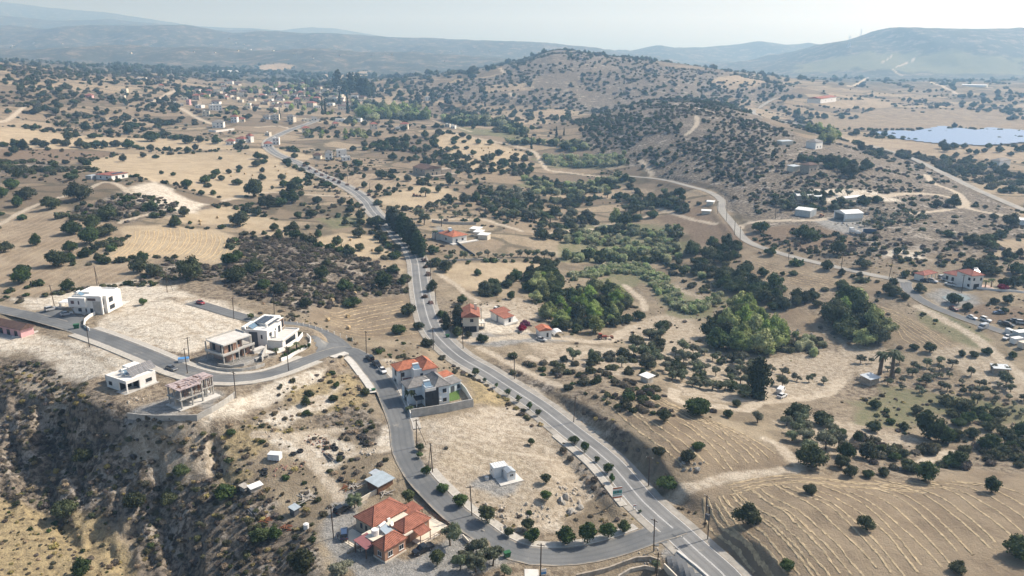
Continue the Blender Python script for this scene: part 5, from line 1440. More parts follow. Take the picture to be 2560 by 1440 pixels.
class Frame:
    """a thing's own axes from three seen corners of its top: c the near corner, a along x, b along y (away)"""
    def __init__(s, c, a, b, ztop, base=None, name='house'):
        c0 = P(*c)
        zb = base
        if zb is None:
            zb = c0.z
            for _ in range(4):
                k = at_z(c[0], c[1], zb + ztop); zb = float(H(np.array([k[0]]), np.array([k[1]]))[0])
        C, A, B = (at_z(q[0], q[1], zb + ztop)[:2] for q in (c, a, b))
        ex = A - C; s.lx = float(np.linalg.norm(ex)); ex = ex / s.lx
        ey = np.array([-ex[1], ex[0]])
        s.ly = float(abs(np.dot(B - C, ey)))
        s.yaw = math.atan2(ex[1], ex[0]); s.base = zb
        s.e = bpy.data.objects.new(name, None); COL.objects.link(s.e)
        s.e.location = (C[0], C[1], zb); s.e.rotation_euler = (0, 0, s.yaw); s.e.empty_display_size = 0.5
        s.C, s.ex, s.ey = C, ex, ey
    def loc(s, px, py, z=0.0):
        """pixel on the horizontal plane z above the base -> own coordinates"""
        k = at_z(px, py, s.base + z)[:2] - s.C
        return float(np.dot(k, s.ex)), float(np.dot(k, s.ey))
    def world(s, x, y):
        return s.C + s.ex * x + s.ey * y

def solar_heater(parent, x, y, z, yaw=0.0, n=2, s=1.0):
    e = boxes('collector', [], M_HEATER, parent) if False else None
    V = []; F = []
    w, l, h = 1.0 * n * s, 1.9 * s, 1.1 * s
    q = [(-w / 2, 0, 0.15), (w / 2, 0, 0.15), (w / 2, l * .86, h), (-w / 2, l * .86, h)]
    V = q + [(a, b, c - 0.08) for a, b, c in q]
    F = [(0, 1, 2, 3), (7, 6, 5, 4), (0, 4, 5, 1), (1, 5, 6, 2), (2, 6, 7, 3), (3, 7, 4, 0)]
    o = add_obj('solar_collector', mesh_from('solar_collector', V, F, [M_HEATER]), None, parent, (x, y, z)); o.rotation_euler = (0, 0, yaw)
    add_obj('water_tank', cyl_mesh('water_tank', 0.28 * s, w * 0.9, 10, M_WHITEMETAL), None, o, (0, l * .9, h + 0.22))
    boxes('stand', [(-w / 2, -w / 2 + .06, l * .8, l * .86, 0, h - .08), (w / 2 - .06, w / 2, l * .8, l * .86, 0, h - .08)], M_METAL, o)
    return o

def cyl_mesh(name, r, L, n, mat, axis='x', caps=True):
    V, F = [], []
    for s in (-L / 2, L / 2):
        for k in range(n):
            a = 2 * math.pi * k / n; c, d = r * math.cos(a), r * math.sin(a)
            V.append((s, c, d) if axis == 'x' else ((c, s, d) if axis == 'y' else (c, d, s)))
    for k in range(n):
        F.append((k, (k + 1) % n, n + (k + 1) % n, n + k))
    F += [tuple(range(n))[::-1], tuple(range(n, 2 * n))]
    return mesh_from(name, V, F, [mat])

def tank(parent, x, y, z, r=0.6, h=1.0, mat=None):
    return add_obj('water_tank', cyl_mesh('water_tank', r, h, 12, mat or M_WHITEMETAL, 'z'), None, parent, (x, y, z + h / 2))

def parapet(parent, x0, x1, y0, y1, z, h, th, mat):
    return boxes('parapet', [(x0, x1, y0, y0 + th, z, z + h), (x0, x1, y1 - th, y1, z, z + h), (x0, x0 + th, y0 + th, y1 - th, z, z + h), (x1 - th, x1, y0 + th, y1 - th, z, z + h)], mat, parent)

def wall_line(name, label, pts_px, height, th, mat, cat='wall', step_drop=0, group=None, lift=0.0, cap=None):
    """a free-standing wall along ground pixels, following the ground"""
    L = px_poly(pts_px)
    Ls = []
    for i in range(len(L) - 1):
        n = max(1, int(np.linalg.norm((L[i + 1] - L[i])[:2]) / 3.0))
        for k in range(n):
            Ls.append(L[i] + (L[i + 1] - L[i]) * k / n)
    Ls.append(L[-1]); Ls = np.array(Ls)
    Ls[:, 2] = H(Ls[:, 0], Ls[:, 1])
    o0 = Vector(Ls[0])
    V, F = [], []
    hh = height if hasattr(height, '__len__') else [height] * len(Ls)
    T = np.gradient(Ls[:, :2], axis=0); T /= np.linalg.norm(T, axis=1)[:, None] + 1e-9
    for i, p in enumerate(Ls):
        nx, ny = -T[i][1] * th / 2, T[i][0] * th / 2
        top = p[2] + hh[min(i, len(hh) - 1)]
        for sx, z in ((-1, p[2] - 0.5), (-1, top), (1, top), (1, p[2] - 0.5)):
            V.append((p[0] + nx * sx - o0.x, p[1] + ny * sx - o0.y, z - o0.z))
    n = len(Ls)
    for i in range(n - 1):
        a = 4 * i
        F += [(a, a + 4, a + 5, a + 1), (a + 1, a + 5, a + 6, a + 2), (a + 2, a + 6, a + 7, a + 3)]
    F += [(0, 1, 2, 3), (4 * n - 1, 4 * n - 2, 4 * n - 3, 4 * n - 4)]
    me = mesh_from(name, V, F, [mat])
    o = add_obj(name, me, None, None, o0)
    tag(o, label, cat, group)
    return o
# ------------------------------------------------------------------ A: terracotta house in the foreground
zA = PADS['red'].z
f = Frame((932, 1320), (1024, 1269), (888, 1289), 3.4, zA, 'terracotta_house'); E = f.e
tag(E, 'terracotta hip-roofed salmon bungalow with white tank and solar heater on its roof', 'house')
box('wall', 0.45, f.lx - .45, .45, f.ly - .45, -.6, 3.4, M_BEIGE, E)
hip_roof(E, 0, f.lx, 0, f.ly, 3.4, 2.3, 0.0, M_TILE)
for k in range(3):
    window(E, 'l', .45, 1.2 + k * 1.7, 1.2, .75, 1.3, M_FRAMED, split=False, sill=False)
x0, y0 = f.loc(961, 1377, 3.4); x1, _ = f.loc(1020, 1343, 3.4); _, y1 = f.loc(930, 1355, 3.4)
if y1 < y0 + 4.2: y1 = y0 + 4.2
box('wall', x0 + .4, x1 - .4, y0 + .4, y1 - .4, -.6, 3.2, M_SALMON, E)
boxes('plinth', [(x0 + .28, x1 - .28, y0 + .28, y1 - .28, -.7, .35)], M_CREAM, E)
hip_roof(E, x0, x1, y0, y1, 3.2, 1.7, 0.0, M_TILE)
for u in (x0 + 1.9, x0 + 5.0):
    window(E, 'f', y0 + .4, u, 1.0, 1.3, 1.25)
window(E, 'l', x0 + .4, y0 + 2.1, 1.0, 1.2, 1.2)
xw, yw = f.loc(1011, 1335, 3.2); xw2, _ = f.loc(1080, 1296, 3.2)
box('wall', xw + .4, xw2 - .4, yw + .4, yw + 4.6, -.6, 3.2, M_SALMON, E)
hip_roof(E, xw, xw2, yw, yw + 5.0, 3.2, 1.7, 0.0, M_TILE)
window(E, 'f', yw + .4, xw2 - 2.0, 1.0, 1.3, 1.3)
window(E, 'r', xw2 - .4, yw + 2.4, 1.0, 1.2, 1.2)
# flat terrace between the roofs with the solar heater and the tank
ty0, ty1 = min(y1, yw + 5.0) - .3, .45
xt0, xt1 = x0 + 1.0, xw2 - 2.2
box('terrace_roof', xt0, xt1, ty0, ty1, 2.4, 3.05, M_CREAM, E)
tank(E, xt0 + 2.0, (ty0 + ty1) / 2, 3.05, .85, 1.3)
solar_heater(E, xt0 + 4.4, ty0 + .5, 3.05, 0.2, 2, 1.15)
dish = add_obj('satellite_dish', cyl_mesh('satellite_dish', .55, .08, 14, M_WHITEMETAL, 'y'), None, E, (xt0 + 6.0, ty0 + 1.4, 4.2)); dish.rotation_euler = (R(-25), 0, R(15))
add_obj('dish_mast', cyl_mesh('dish_mast', .04, 1.2, 6, M_METAL, 'z'), None, E, (xt0 + 6.0, ty0 + 1.5, 3.6))
boxes('air_conditioner', [(xt0 + 7.0, xt0 + 7.8, ty1 - .7, ty1 - .35, 3.05, 3.7)], M_WHITEMETAL, E)
# lean-to awning on the left, porch roof and entrance on the right
ax, ay = f.loc(918, 1372, 2.7); bx2, by2 = f.loc(956, 1338, 2.7)
hip_roof(E, min(ax, bx2) - .3, x0 + 2.2, y1 - .2, y1 + 4.0, 2.5, .5, 0.0, M_PURPLE, 'lean', 'awning')
boxes('post', [(min(ax, bx2) - .15, min(ax, bx2), y1, y1 + .15, -.6, 2.5)], M_WOOD, E)
boxes('post', [(min(ax, bx2) - .15, min(ax, bx2), y1 + 3.6, y1 + 3.75, -.6, 2.9)], M_WOOD, E)
hip_roof(E, xw + 2.6, xw + 6.0, yw - 2.2, yw + .35, 2.2, .55, 0.0, M_TILE, 'lean', 'porch_roof')
for u in (xw + 2.75, xw + 5.7):
    boxes('post', [(u, u + .14, yw - 2.1, yw - 1.96, -.6, 2.2)], M_WOOD, E)
boxes('entrance_canopy', [(x1 - .3, xw + 2.2, y0 + 1.2, yw + .4, 2.75, 3.1)], M_CREAM, E)
opening(E, 'f', yw + .4, xw + 1.1, 0, 1.5, 2.2, M_WOOD, 'door')
hip_roof(E, xw2 - 3.0, xw2 + 2.4, yw + 5.2, yw + 9.0, 2.5, .4, 0.0, M_TILE, 'lean', 'annex_roof')
for u, v in ((xw2 + 2.1, yw + 5.4), (xw2 + 2.1, yw + 8.7), (xw2 - 2.8, yw + 8.7)):
    boxes('post', [(u, u + .16, v, v + .16, -.6, 2.6)], M_WOOD, E)
boxes('patio', [(-4.5, -.02, -1.0, f.ly + .5, -.6, .12), (xw2 + .02, xw2 + 3.6, yw - 1.5, yw + 5.0, -.6, .12), (xw + 2.4, xw2 + .0, yw - 2.6, yw + .38, -.6, .12)], M_CREAM, E)
FENCE_A = f
# railings round its patios
def railing(name, label, pts, h, mat, closed=False):
    root = bpy.data.objects.new(name, None); COL.objects.link(root); root.location = (pts[0][0], pts[0][1], pts[0][2])
    o = Vector(pts[0])
    k = 0
    for i in range(len(pts) - 1):
        a, b = Vector(pts[i]) - o, Vector(pts[i + 1]) - o
        n = max(1, int((b - a).length / 1.6)); d = (b - a)
        yaw = math.atan2(d.y, d.x)
        for zz in (h * .5, h):
            r = add_obj('rail', cyl_mesh('rail', .045, d.length, 5, mat), None, root, tuple(a + d * .5 + Vector((0, 0, zz)))); r.rotation_euler = (0, 0, yaw)
        for j in range(n + 1):
            q = a + d * j / n
            boxes('post', [(q.x - .05, q.x + .05, q.y - .05, q.y + .05, -.5 + q.z, h + q.z)], mat, root)
    tag(root, label, 'fence')
    return root
def W(fr, x, y, z=0.0):
    k = fr.world(x, y); return (k[0], k[1], fr.base + z)
railing('timber_railing', 'dark timber railing around the left patio of the terracotta house', [W(f, -4.5, f.ly, .1), W(f, -4.5, -1.0, .1), W(f, -.5, -1.0, .1)], 1.1, M_WOOD)
railing('timber_railing', 'dark timber railing around the right patio of the terracotta house', [W(f, xw + 2.6, yw - 2.7, .1), W(f, xw2 + 3.7, yw - 2.7, .1), W(f, xw2 + 3.7, yw + 4.8, .1)], 1.1, M_WOOD)

# ------------------------------------------------------------------ B, C: the twin two-storey villas
def twin(name, label, c, a, body, roofm, bay, zb, depth=9.0):
    f = Frame(c, a, (c[0] - 60, c[1] - 20), 6.2, zb, name); E = f.e; tag(E, label, 'house')
    L = max(f.lx, 7.5)
    box('wall', 0, L, 0, depth, -.8, 6.2, body, E)                       # front block
    box('wall', -4.2, -.0, 3.4, depth, -.8, 6.0, body, E)               # set-back left block
    hip_roof(E, L * .40, L, 0, depth, 6.2, 2.0, .45, roofm)
    hip_roof(E, -4.2, L * .55, 3.4, depth, 6.0, 1.7, .45, roofm)
    boxes('roof_terrace', [(.0, L * .40 - .5, 0, .2, 6.2, 6.75), (0, .2, .2, 3.0, 6.2, 6.75)], body, E)
    solar_heater(E, L * .18, .8, 6.22, 0.0, 2, 1.1)
    for u, z, w, h in ((L * .32, 3.6, .9, 1.6), (L * .80, 3.9, 1.2, 1.3), (L * .80, 1.0, 1.2, 1.2)):
        window(E, 'f', 0, u, z, w, h, M_FRAMED)
    window(E, 'l', -4.2, 5.6, 3.6, 1.6, 1.8, M_FRAMED); window(E, 'l', -4.2, 6.0, .3, 1.8, 2.1, M_FRAMED)
    window(E, 'f', 3.4, -2.6, 3.7, 1.1, 1.4, M_FRAMED)
    if bay:
        box('dark_bay', -.25, L * .52, -.5, -.01, -.8, 6.2, M_BLACK, E)
        window(E, 'f', -.5, L * .26, 2.6, .8, 2.2, M_FRAMED, sill=False)
        boxes('bay_balcony', [(-.35, L * .40, -.7, -.52, 5.6, 6.5)], M_WHITE, E)
    hip_roof(E, -2.6, -.02, 1.4, 3.4, 2.5, .5, .1, M_TILE_R if not bay else M_BLACK, 'lean', 'porch_roof')
    boxes('post', [(-2.5, -2.3, 1.4, 1.6, -.8, 2.5)], M_WHITE, E)
    for z in (1.4, 2.6, 4.2):
        if bay: boxes('air_conditioner', [(L * .56, L * .56 + .7, -.32, -.02, z - .3, z + .25)], M_WHITEMETAL, E)
    return f
zP = PADS['plot'].z
fB = twin('villa', 'white two-storey villa with bright orange tiled roof by the estate road', (1035.5, 929), (1087, 919.6), M_WHITE, M_TILE_O, False, zP)
fC = twin('villa', 'pale blue two-storey villa with grey tiled roof and black front bay', (1064, 973), (1119, 962), M_PALEBLUE, M_TILE_G, True, zP - .3)
f = Frame((1121, 962), (1146, 953), (1110, 944), 3.0, zP, 'garden_house'); E = f.e
tag(E, 'small pale blue garden house with grey and red roofs behind the grey-roofed villa', 'house')
box('wall', 0, 5, 0, 7, -.6, 2.8, M_PALEBLUE, E); hip_roof(E, 0, 5, 0, 3.4, 2.8, .6, .3, M_TILE_G, 'lean'); box('upper_wall', -.1, 5.2, 3.75, 7.1, 2.8, 3.9, M_WHITE, E)
hip_roof(E, 0, 5, 4.0, 7, 3.9, .4, .25, M_TILE_O, 'lean'); opening(E, 'f', 0, 1.6, 0, 1.6, 2.1, M_DGREY, 'door'); opening(E, 'f', 0, 4.0, .6, 1.2, 1.5, M_GLASS, 'window')
lawn = px_poly("1114 1006|1118 974|1146 972|1150 998")
def flat_sheet(name, label, pts, mat, lift=0.06, cat='lawn', th=0.12):
    c = np.mean(pts, 0); zt = float(max(H(pts[:, 0], pts[:, 1]))) + lift
    n = len(pts)
    V = [(p[0] - c[0], p[1] - c[1], 0) for p in pts] + [(p[0] - c[0], p[1] - c[1], -th - .5) for p in pts]
    F = [tuple(range(n))] + [(i, i + n, (i + 1) % n + n, (i + 1) % n) for i in range(n)]
    me = mesh_from(name, V, F, [mat])
    if me.polygons[0].normal.z < 0:
        me.flip_normals()
    o = add_obj(name, me, None, None, (c[0], c[1], zt))
    if cat: tag(o, label, cat)
    return o
flat_sheet('artificial_lawn', 'bright green artificial lawn beside the grey-roofed villa', lawn, M_LAWN)
wall_line('concrete_wall', 'tall bare concrete wall in front of the grey-roofed villa', "1028 1044|1080 1036|1130 1028|1183 1017", 2.6, .3, M_CONC)
wall_line('garden_wall', 'white-topped garden wall on the far side of the green lawn', "1183 1017|1165 985|1148 966", 2.0, .25, M_CONC_L)
wall_line('street_wall', 'low white street wall in front of the twin villas', "1027 1043|1018 1010|1010 975|1004 946", 1.3, .22, M_WHITE)
wall_line('dividing_wall', 'white wall between the twin villas', "1012 975|1035 968", 1.2, .22, M_WHITE)

# ------------------------------------------------------------------ E: white villa with solar roof
zE = PADS['villa'].z
f = Frame((666.7, 827.2), (703, 803), (611, 818), 6.4, zE, 'modern_villa'); E = f.e
tag(E, 'white modern villa with flat roof, solar panels and walled garden', 'house')
Lx, Ly = f.lx, f.ly
box('wall', 0, Lx, 0, Ly, -.8, 6.0, M_WHITE, E); parapet(E, 0, Lx, 0, Ly, 6.0, .45, .22, M_WHITE)
box('feature_wall', -.06, -.002, Ly * .38, Ly * .72, .2, 5.7, M_DGREY, E); window(E, 'l', 0, Ly * .22, 3.4, .6, 1.4, M_FRAMED, sill=False)
box('upper_block', Lx * .55, Lx + 4.6, Ly * .28, Ly * .95, 6.02, 6.9, M_WHITE, E)
box('wing', Lx, Lx + 4.4, Ly * .15, Ly * .8, 2.9, 6.4, M_WHITE, E)
box('timber_front', Lx + .6, Lx + 4.2, Ly * .15 - .05, Ly * .15 - .002, 3.1, 6.2, M_WOOD, E)
window(E, 'f', Ly * .15 - .05, Lx + 2.6, 3.3, 2.2, 2.5, M_FRAMED, sill=False)
for u, w, h in ((Lx * .22, 1.6, 1.2), (Lx * .56, .7, 2.2), (Lx * .82, 1.6, 2.3)):
    window(E, 'f', 0, u, 3.2 if h > 2 else 3.9, w, h, M_FRAMED, sill=False)
box('ground_floor', .6, Lx + 1.6, -5.0, -.002, -.8, 2.75, M_WHITE, E); box('terrace_slab', .3, Lx + 2.4, -5.3, -.01, 2.76, 3.05, M_CONC_L, E)
opening(E, 'f', -5.0, Lx * .62, 0, Lx * .7, 2.3, M_GLASS, 'glazing'); boxes('terrace_parapet', [(.3, Lx + 2.4, -5.3, -5.1, 3.05, 3.5), (Lx + 2.2, Lx + 2.4, -5.1, -.02, 3.05, 3.5)], M_WHITE, E)
boxes('chimney', [(Lx * .30, Lx * .30 + .8, -1.6, -.9, 3.05, 5.4)], M_WHITE, E); boxes('chimney', [(Lx * .35, Lx * .35 + .6, Ly * .2, Ly * .2 + .6, 6.0, 7.4)], M_WHITE, E)
def panel_row(E, x, y, z, w, l, tilt, yaw, name='solar_panel', mat=None):
    o = add_obj(name, mesh_from(name, *box_vf(0, w, 0, l, 0, .06), [mat or M_PANEL]), None, E, (x, y, z)); o.rotation_euler = (tilt, 0, yaw); return o
for i in range(3):
    panel_row(E, Lx * .50 + i * .02, Ly * .18 + i * 1.95, 6.55 if i == 0 else 7.0, Lx * .5 + 2.4, 1.85, R(4), 0)
for i in range(4):
    panel_row(E, Lx * .12 + i * 1.25, Ly * .62, 6.2, 1.15, 2.0, R(28), 0, 'solar_collector', M_HEATER)
box('rear_block', Lx * .0, Lx * .62, Ly * .86, Ly, 6.0, 7.2, M_WHITE, E)
for k in range(3):
    window(E, 'f', Ly * .86, Lx * (.1 + .2 * k), 6.2, .5, .8, M_FRAMED, sill=False, split=False)
g = px_poly("702 858|735 842|752 846|738 862|708 876")
flat_sheet('garden_lawn', 'dark green lawn inside the garden of the white modern villa', g, M_LAWN, .05)
wall_line('garden_wall', 'white inner garden wall of the modern villa', "690 884|722 869|748 852|757 840", 1.5, .2, M_WHITE)
wall_line('garden_wall', 'curved white outer wall along the pavement of the modern villa', "703 903|735 888|762 874|776 862|777 850|768 841", 1.1, .25, M_WHITE)
for nm, (px, py) in (('sofa', (702, 866)), ('sofa', (713, 862))):
    c = P(px, py); e = bpy.data.objects.new('garden_sofa', None); COL.objects.link(e); e.location = c; e.rotation_euler = (0, 0, f.yaw)
    boxes('seat', [(-1.0, 1.0, -.45, .45, .0, .4)], M_REDPL, e); boxes('backrest', [(-1.0, 1.0, .30, .5, .4, .9)], M_REDPL, e); boxes('armrest', [(-1.15, -1.0, -.45, .5, 0, .65)], M_WOOD, e); boxes('armrest', [(1.0, 1.15, -.45, .5, 0, .65)], M_WOOD, e)
    tag(e, 'red cushioned garden sofa, ' + ('nearer the house' if px < 705 else 'nearer the lawn') + ' of the white modern villa', 'sofa')

# ------------------------------------------------------------------ F: unfinished brick house
zF = PADS['brick'].z
f = Frame((559, 863), (630.6, 839), (521, 849), 6.3, zF, 'unfinished_house'); E = f.e
tag(E, 'unfinished two-storey brick and concrete house with pale flat roof slab', 'house')
Lx, Ly = f.lx, max(f.ly, 7.5)
boxes('roof_slab', [(-.3, Lx * .42, -.3, Ly + .3, 6.0, 6.4), (Lx * .42, Lx + .3, .9, Ly + .3, 6.0, 6.4)], M_CONC_L, E)
boxes('floor_slab', [(-1.3, Lx * .46, -1.0, Ly, 2.9, 3.2), (Lx * .46, Lx + .8, .2, Ly, 2.9, 3.2)], M_CONC, E)
boxes('balcony_edge', [(-1.3, Lx * .46, -1.02, -.85, 3.2, 3.75), (-1.32, -1.15, -.85, Ly, 3.2, 3.75), (Lx * .46, Lx + .8, .18, .34, 3.2, 3.75)], M_CONC_L, E)
boxes('parapet', [(-.3, Lx + .3, Ly + .1, Ly + .32, 6.4, 6.9), (Lx + .1, Lx + .32, 4.0, Ly + .1, 6.4, 6.9)], M_CONC, E)
boxes('brick_wall', [(.4, Lx * .40, .6, Ly - .4, 3.2, 6.0), (Lx * .40, Lx * .72, 1.7, Ly - .4, 3.2, 6.0), (1.4, Lx * .44, 1.2, Ly - .6, -.6, 2.9), (Lx * .70, Lx - .4, 1.4, Ly - .4, -.6, 2.9)], M_BRICK, E)
for x in (-.9, Lx * .22, Lx * .44, Lx * .70, Lx - .1, Lx + .4):
    for y in (-.6 if x < Lx * .45 else .5, Ly - .5):
        boxes('column', [(x, x + .32, y, y + .32, -.8, 2.9)], M_CONC, E); boxes('column', [(x * .97 + .2, x * .97 + .5, y + .75, y + 1.05, 3.2, 6.0)], M_CONC, E)
opening(E, 'f', .6, Lx * .26, 3.4, 1.7, 2.2); opening(E, 'f', 1.7, Lx * .60, 4.2, 1.2, 1.4); opening(E, 'l', .4, 1.9, 3.4, 1.3, 2.2); opening(E, 'l', .4, Ly * .7, 3.4, 1.5, 2.2); opening(E, 'f', 1.4, Lx * .78, .6, 1.2, 1.5); opening(E, 'l', 1.4, 2.6, .6, 1.3, 1.6)
boxes('terrace', [(Lx * .70, Lx + 5.0, -5.2, -.2, -.8, -.05), (Lx + .0, Lx + 5, -.2, 2.2, -.8, .9)], M_CONC_L, E); boxes('gateway', [(Lx * .62, Lx * .62 + .5, -6.4, -5.4, -1.6, .6), (Lx * .62 + 4.6, Lx * .62 + 5.0, -6.4, -5.4, -1.6, .6), (Lx * .62, Lx * .62 + 5.0, -6.4, -5.4, .6, .95)], M_CONC, E)
wall_line('stepped_wall', 'low stepped concrete wall along the road below the unfinished brick house', "497 914|520 921|545 926|575 929|605 928|640 922|662 914", [1.1, 1.1, .95, 1.05, .9, 1.0, .85], .25, M_CONC)
wall_line('retaining_wall', 'upper concrete retaining wall below the unfinished brick house', "545 915|580 920|610 915|635 905", .9, .3, M_CONC)
wall_line('retaining_wall', 'rough concrete wall between the brick house and the white villa', "655 905|662 885|668 870", 1.8, .3, M_CONC)

# ------------------------------------------------------------------ G: white bungalow with solar array
zG = PADS['flat'].z
f = Frame((314.4, 954.4), (388, 927), (247.4, 944), 3.6, zG, 'flat_roofed_house'); E = f.e
tag(E, 'white flat-roofed bungalow with tilted solar array and corner porch', 'house')
Lx, Ly = f.lx, f.ly
pl = 4.2
boxes('wall', [(pl, Lx, 0, Ly, -.8, 3.3), (0, pl, 3.6, Ly, -.8, 3.3)], M_WHITE, E)
parapet(E, 0, Lx, 0, Ly, 3.3, .4, .25, M_WHITE); box('porch_roof', 0.26, pl, 0.26, 3.6, 3.0, 3.29, M_WHITE, E)
boxes('beam', [(0, pl, 0, .25, 2.7, 3.29), (0, .25, .25, 3.6, 2.7, 3.29)], M_WHITE, E); boxes('column', [(0.02, .4, .02, .4, -.8, 2.7)], M_WHITE, E)
boxes('roof_surface', [(.26, Lx - .26, 3.62, Ly - .26, 3.305, 3.33)], M_CONC_L, E)
boxes('porch_floor', [(-1.2, Lx + .4, -.8, 3.58, -.8, .08)], M_CONC, E)
opening(E, 'f', 3.6, 2.1, .1, 3.6, 2.4); opening(E, 'l', pl, 1.8, .1, 2.6, 2.4)
window(E, 'l', 0, Ly * .80, .9, 1.5, 1.2, M_FRAMED); window(E, 'f', 0, pl + 3.0, 1.1, 2.0, 1.1, M_FRAMED)
box('upper_block', Lx * .55, Lx - .3, Ly * .58, Ly - .3, 3.3, 4.9, M_WHITE, E)
for i in range(5):
    o = panel_row(E, 3.2 + i * 1.72, 1.9 + (0.5 if i > 0 else 0), 3.5, 1.66, 3.0, R(42), R(4))
solar_heater(E, Lx * .42, Ly * .52, 3.34, 0, 2); tank(E, Lx * .34, Ly * .66, 3.34, .5, .9)
boxes('carport', [(Lx * .2, Lx * .5, Ly + .1, Ly + 3.6, -.8, 2.4)], M_CONC_L, E)

# ------------------------------------------------------------------ H: concrete frame
zH_ = PADS['frame'].z
f = Frame((449, 973.8), (539, 941.5), (409, 963.5), 6.2, zH_, 'concrete_frame_building'); E = f.e
tag(E, 'bare concrete frame of a two-storey building with weathered pink formwork on top', 'building site')
Lx, Ly = f.lx, f.ly
M_FORM = simple('weathered_formwork', (0.40, 0.33, 0.325), 0.9, 0.3, 1.2)
boxes('roof_slab', [(-.5, Lx * .58, -.3, Ly + .3, 5.8, 6.0), (Lx * .58, Lx + .4, 1.6, Ly + .3, 5.8, 6.0)], M_FORM, E)
rr = np.random.default_rng(3)
for i in range(34):
    x, y = rr.random() * Lx * .95, .2 + rr.random() * (Ly - .6); l = 1.0 + 1.8 * rr.random(); s = rr.random() * 6.28
    o = boxes('formwork_board', [(-l / 2, l / 2, -.12, .12, 0, .06)], M_FORM if i % 3 else M_WOOD, E); o.location = (x, max(y, 1.9), 6.02 + .07 * (i % 3)); o.rotation_euler = (0, R(2), (0.05 if i % 2 else 1.57) + .15 * rr.normal())
boxes('floor_slab', [(-.4, Lx * .58, -.2, Ly + .2, 2.8, 3.1), (Lx * .58, Lx + .3, 1.7, Ly + .2, 2.8, 3.1)], M_CONC, E); boxes('ground_slab', [(-.8, Lx + .8, -.5, Ly + .4, -.7, .25)], M_CONC_L, E)
for x in (0, Lx * .30, Lx * .58, Lx * .82, Lx - .1):
    for y in (0.0 if x < Lx * .6 else 1.9, Ly * .5, Ly - .3):
        boxes('column', [(x, x + .35, y, y + .45, .25, 2.8)], M_CONC, E); boxes('column', [(x, x + .35, y, y + .45, 3.1, 5.8)], M_CONC, E)
for i in range(46):
    x = rr.random() * Lx; y = (0.1 if x < Lx * .58 else 1.9) + rr.random() * (Ly * .8)
    if i % 2: y = 0.15 if x < Lx * .58 else 2.0
    add_obj('prop', cyl_mesh('prop', .05, 2.7, 5, M_RUST, 'z'), None, E, (x, y, 4.45))
boxes('partition', [(Lx * .12, Lx * .5, Ly * .8, Ly * .85, .25, 2.8)], M_CONC, E)
wall_line('yard_wall', 'long low concrete wall in front of the concrete frame building', "320 1046|355 1050|390 1052|440 1052|493 1051|530 1032|560 1014|590 992", 1.7, .3, M_CONC)

# ------------------------------------------------------------------ I: cubic white house
zI = PADS['cube'].z
f = Frame((250, 741), (294.5, 719), (190, 731), 7.0, zI, 'cubic_house'); E = f.e
tag(E, 'white cubic two-storey house with grey panel front beside the parking bay', 'house')
Lx, Ly = max(f.lx, 9.0), f.ly
boxes('wall', [(0, Lx, 0, Ly * .92, -.8, 6.6)], M_WHITE, E); parapet(E, 0, Lx, 0, Ly * .92, 6.6, .45, .25, M_WHITE)
box('front_block', 1.6, Lx * .96, -1.2, -.002, -.8, 6.8, M_WHITE, E)
box('grey_panel', -.10, -.002, .2, Ly * .27, -.4, 5.0, M_CONC, E); box('fin_wall', -.3, .3, -.5, -.002, -.8, 6.9, M_WHITE, E)
window(E, 'f', -1.2, 4.4, 3.7, 2.6, 1.9, M_FRAMED, sill=False); window(E, 'f', -1.2, 4.7, .9, 3.2, 1.6, M_FRAMED, sill=False); window(E, 'f', 0, .95, 3.4, 1.1, 2.3, M_FRAMED, sill=False); opening(E, 'f', 0, .95, 0, 1.1, 2.1, M_GLASS, 'door')
box('upper_block', -1.3, -.002, Ly * .45, Ly, 3.0, 6.5, M_WHITE, E)
window(E, 'l', -1.3, Ly * .86, 4.2, 1.2, 1.2, M_FRAMED, sill=False); window(E, 'l', -1.3, Ly * .66, 4.0, .5, 1.4, M_FRAMED, sill=False); window(E, 'l', 0, Ly * .72, .9, 1.3, 1.3, M_FRAMED, sill=False); window(E, 'l', 0, Ly * .52, .6, .5, 1.5, M_FRAMED, sill=False); opening(E, 'l', 0, Ly * .34, 0, 1.1, 2.2, M_VOID, 'door'); window(E, 'l', 0, Ly * .30, 5.2, 3.2, .9, M_FRAMED, sill=False)
solar_heater(E, 2.0, Ly * .66, 6.62, R(0), 2, 1.1); tank(E, 1.2, Ly * .82, 6.62, .55, 1.1); boxes('roof_step', [(Lx * .35, Lx - .3, Ly * .55, Ly * .9, 6.6, 7.3)], M_WHITE, E)
boxes('paving', [(Lx * .2, Lx + 5.0, -1.0, 3.2, -.8, .06)], M_CONC_L, E)
wall_line('garden_wall', 'low white curved wall at the parking bay below the cubic house', "236 776|238 787|224 794|213 804|211 818|224 828", 1.2, .3, M_WHITE)
wall_line('planter_wall', 'low pale planter wall beside the cubic house door', "183 776|212 788|222 782", .9, .3, M_CONC_L)
wall_line('carport_wall', 'low grey wall left of the cubic house', "152 766|190 752", 1.0, .3, M_CONC_L)
f2 = Frame((178, 757), (193, 749), (172, 748), 2.6, None, 'carport'); E = f2.e; tag(E, 'small white carport canopy left of the cubic house', 'carport')
boxes('canopy', [(0, 4.5, 0, 5.0, 2.5, 2.7)], M_WHITE, E)
for x, y in ((.1, .1), (4.2, .1), (.1, 4.7), (4.2, 4.7)): boxes('post', [(x, x + .18, y, y + .18, -.6, 2.5)], M_CONC_L, E)

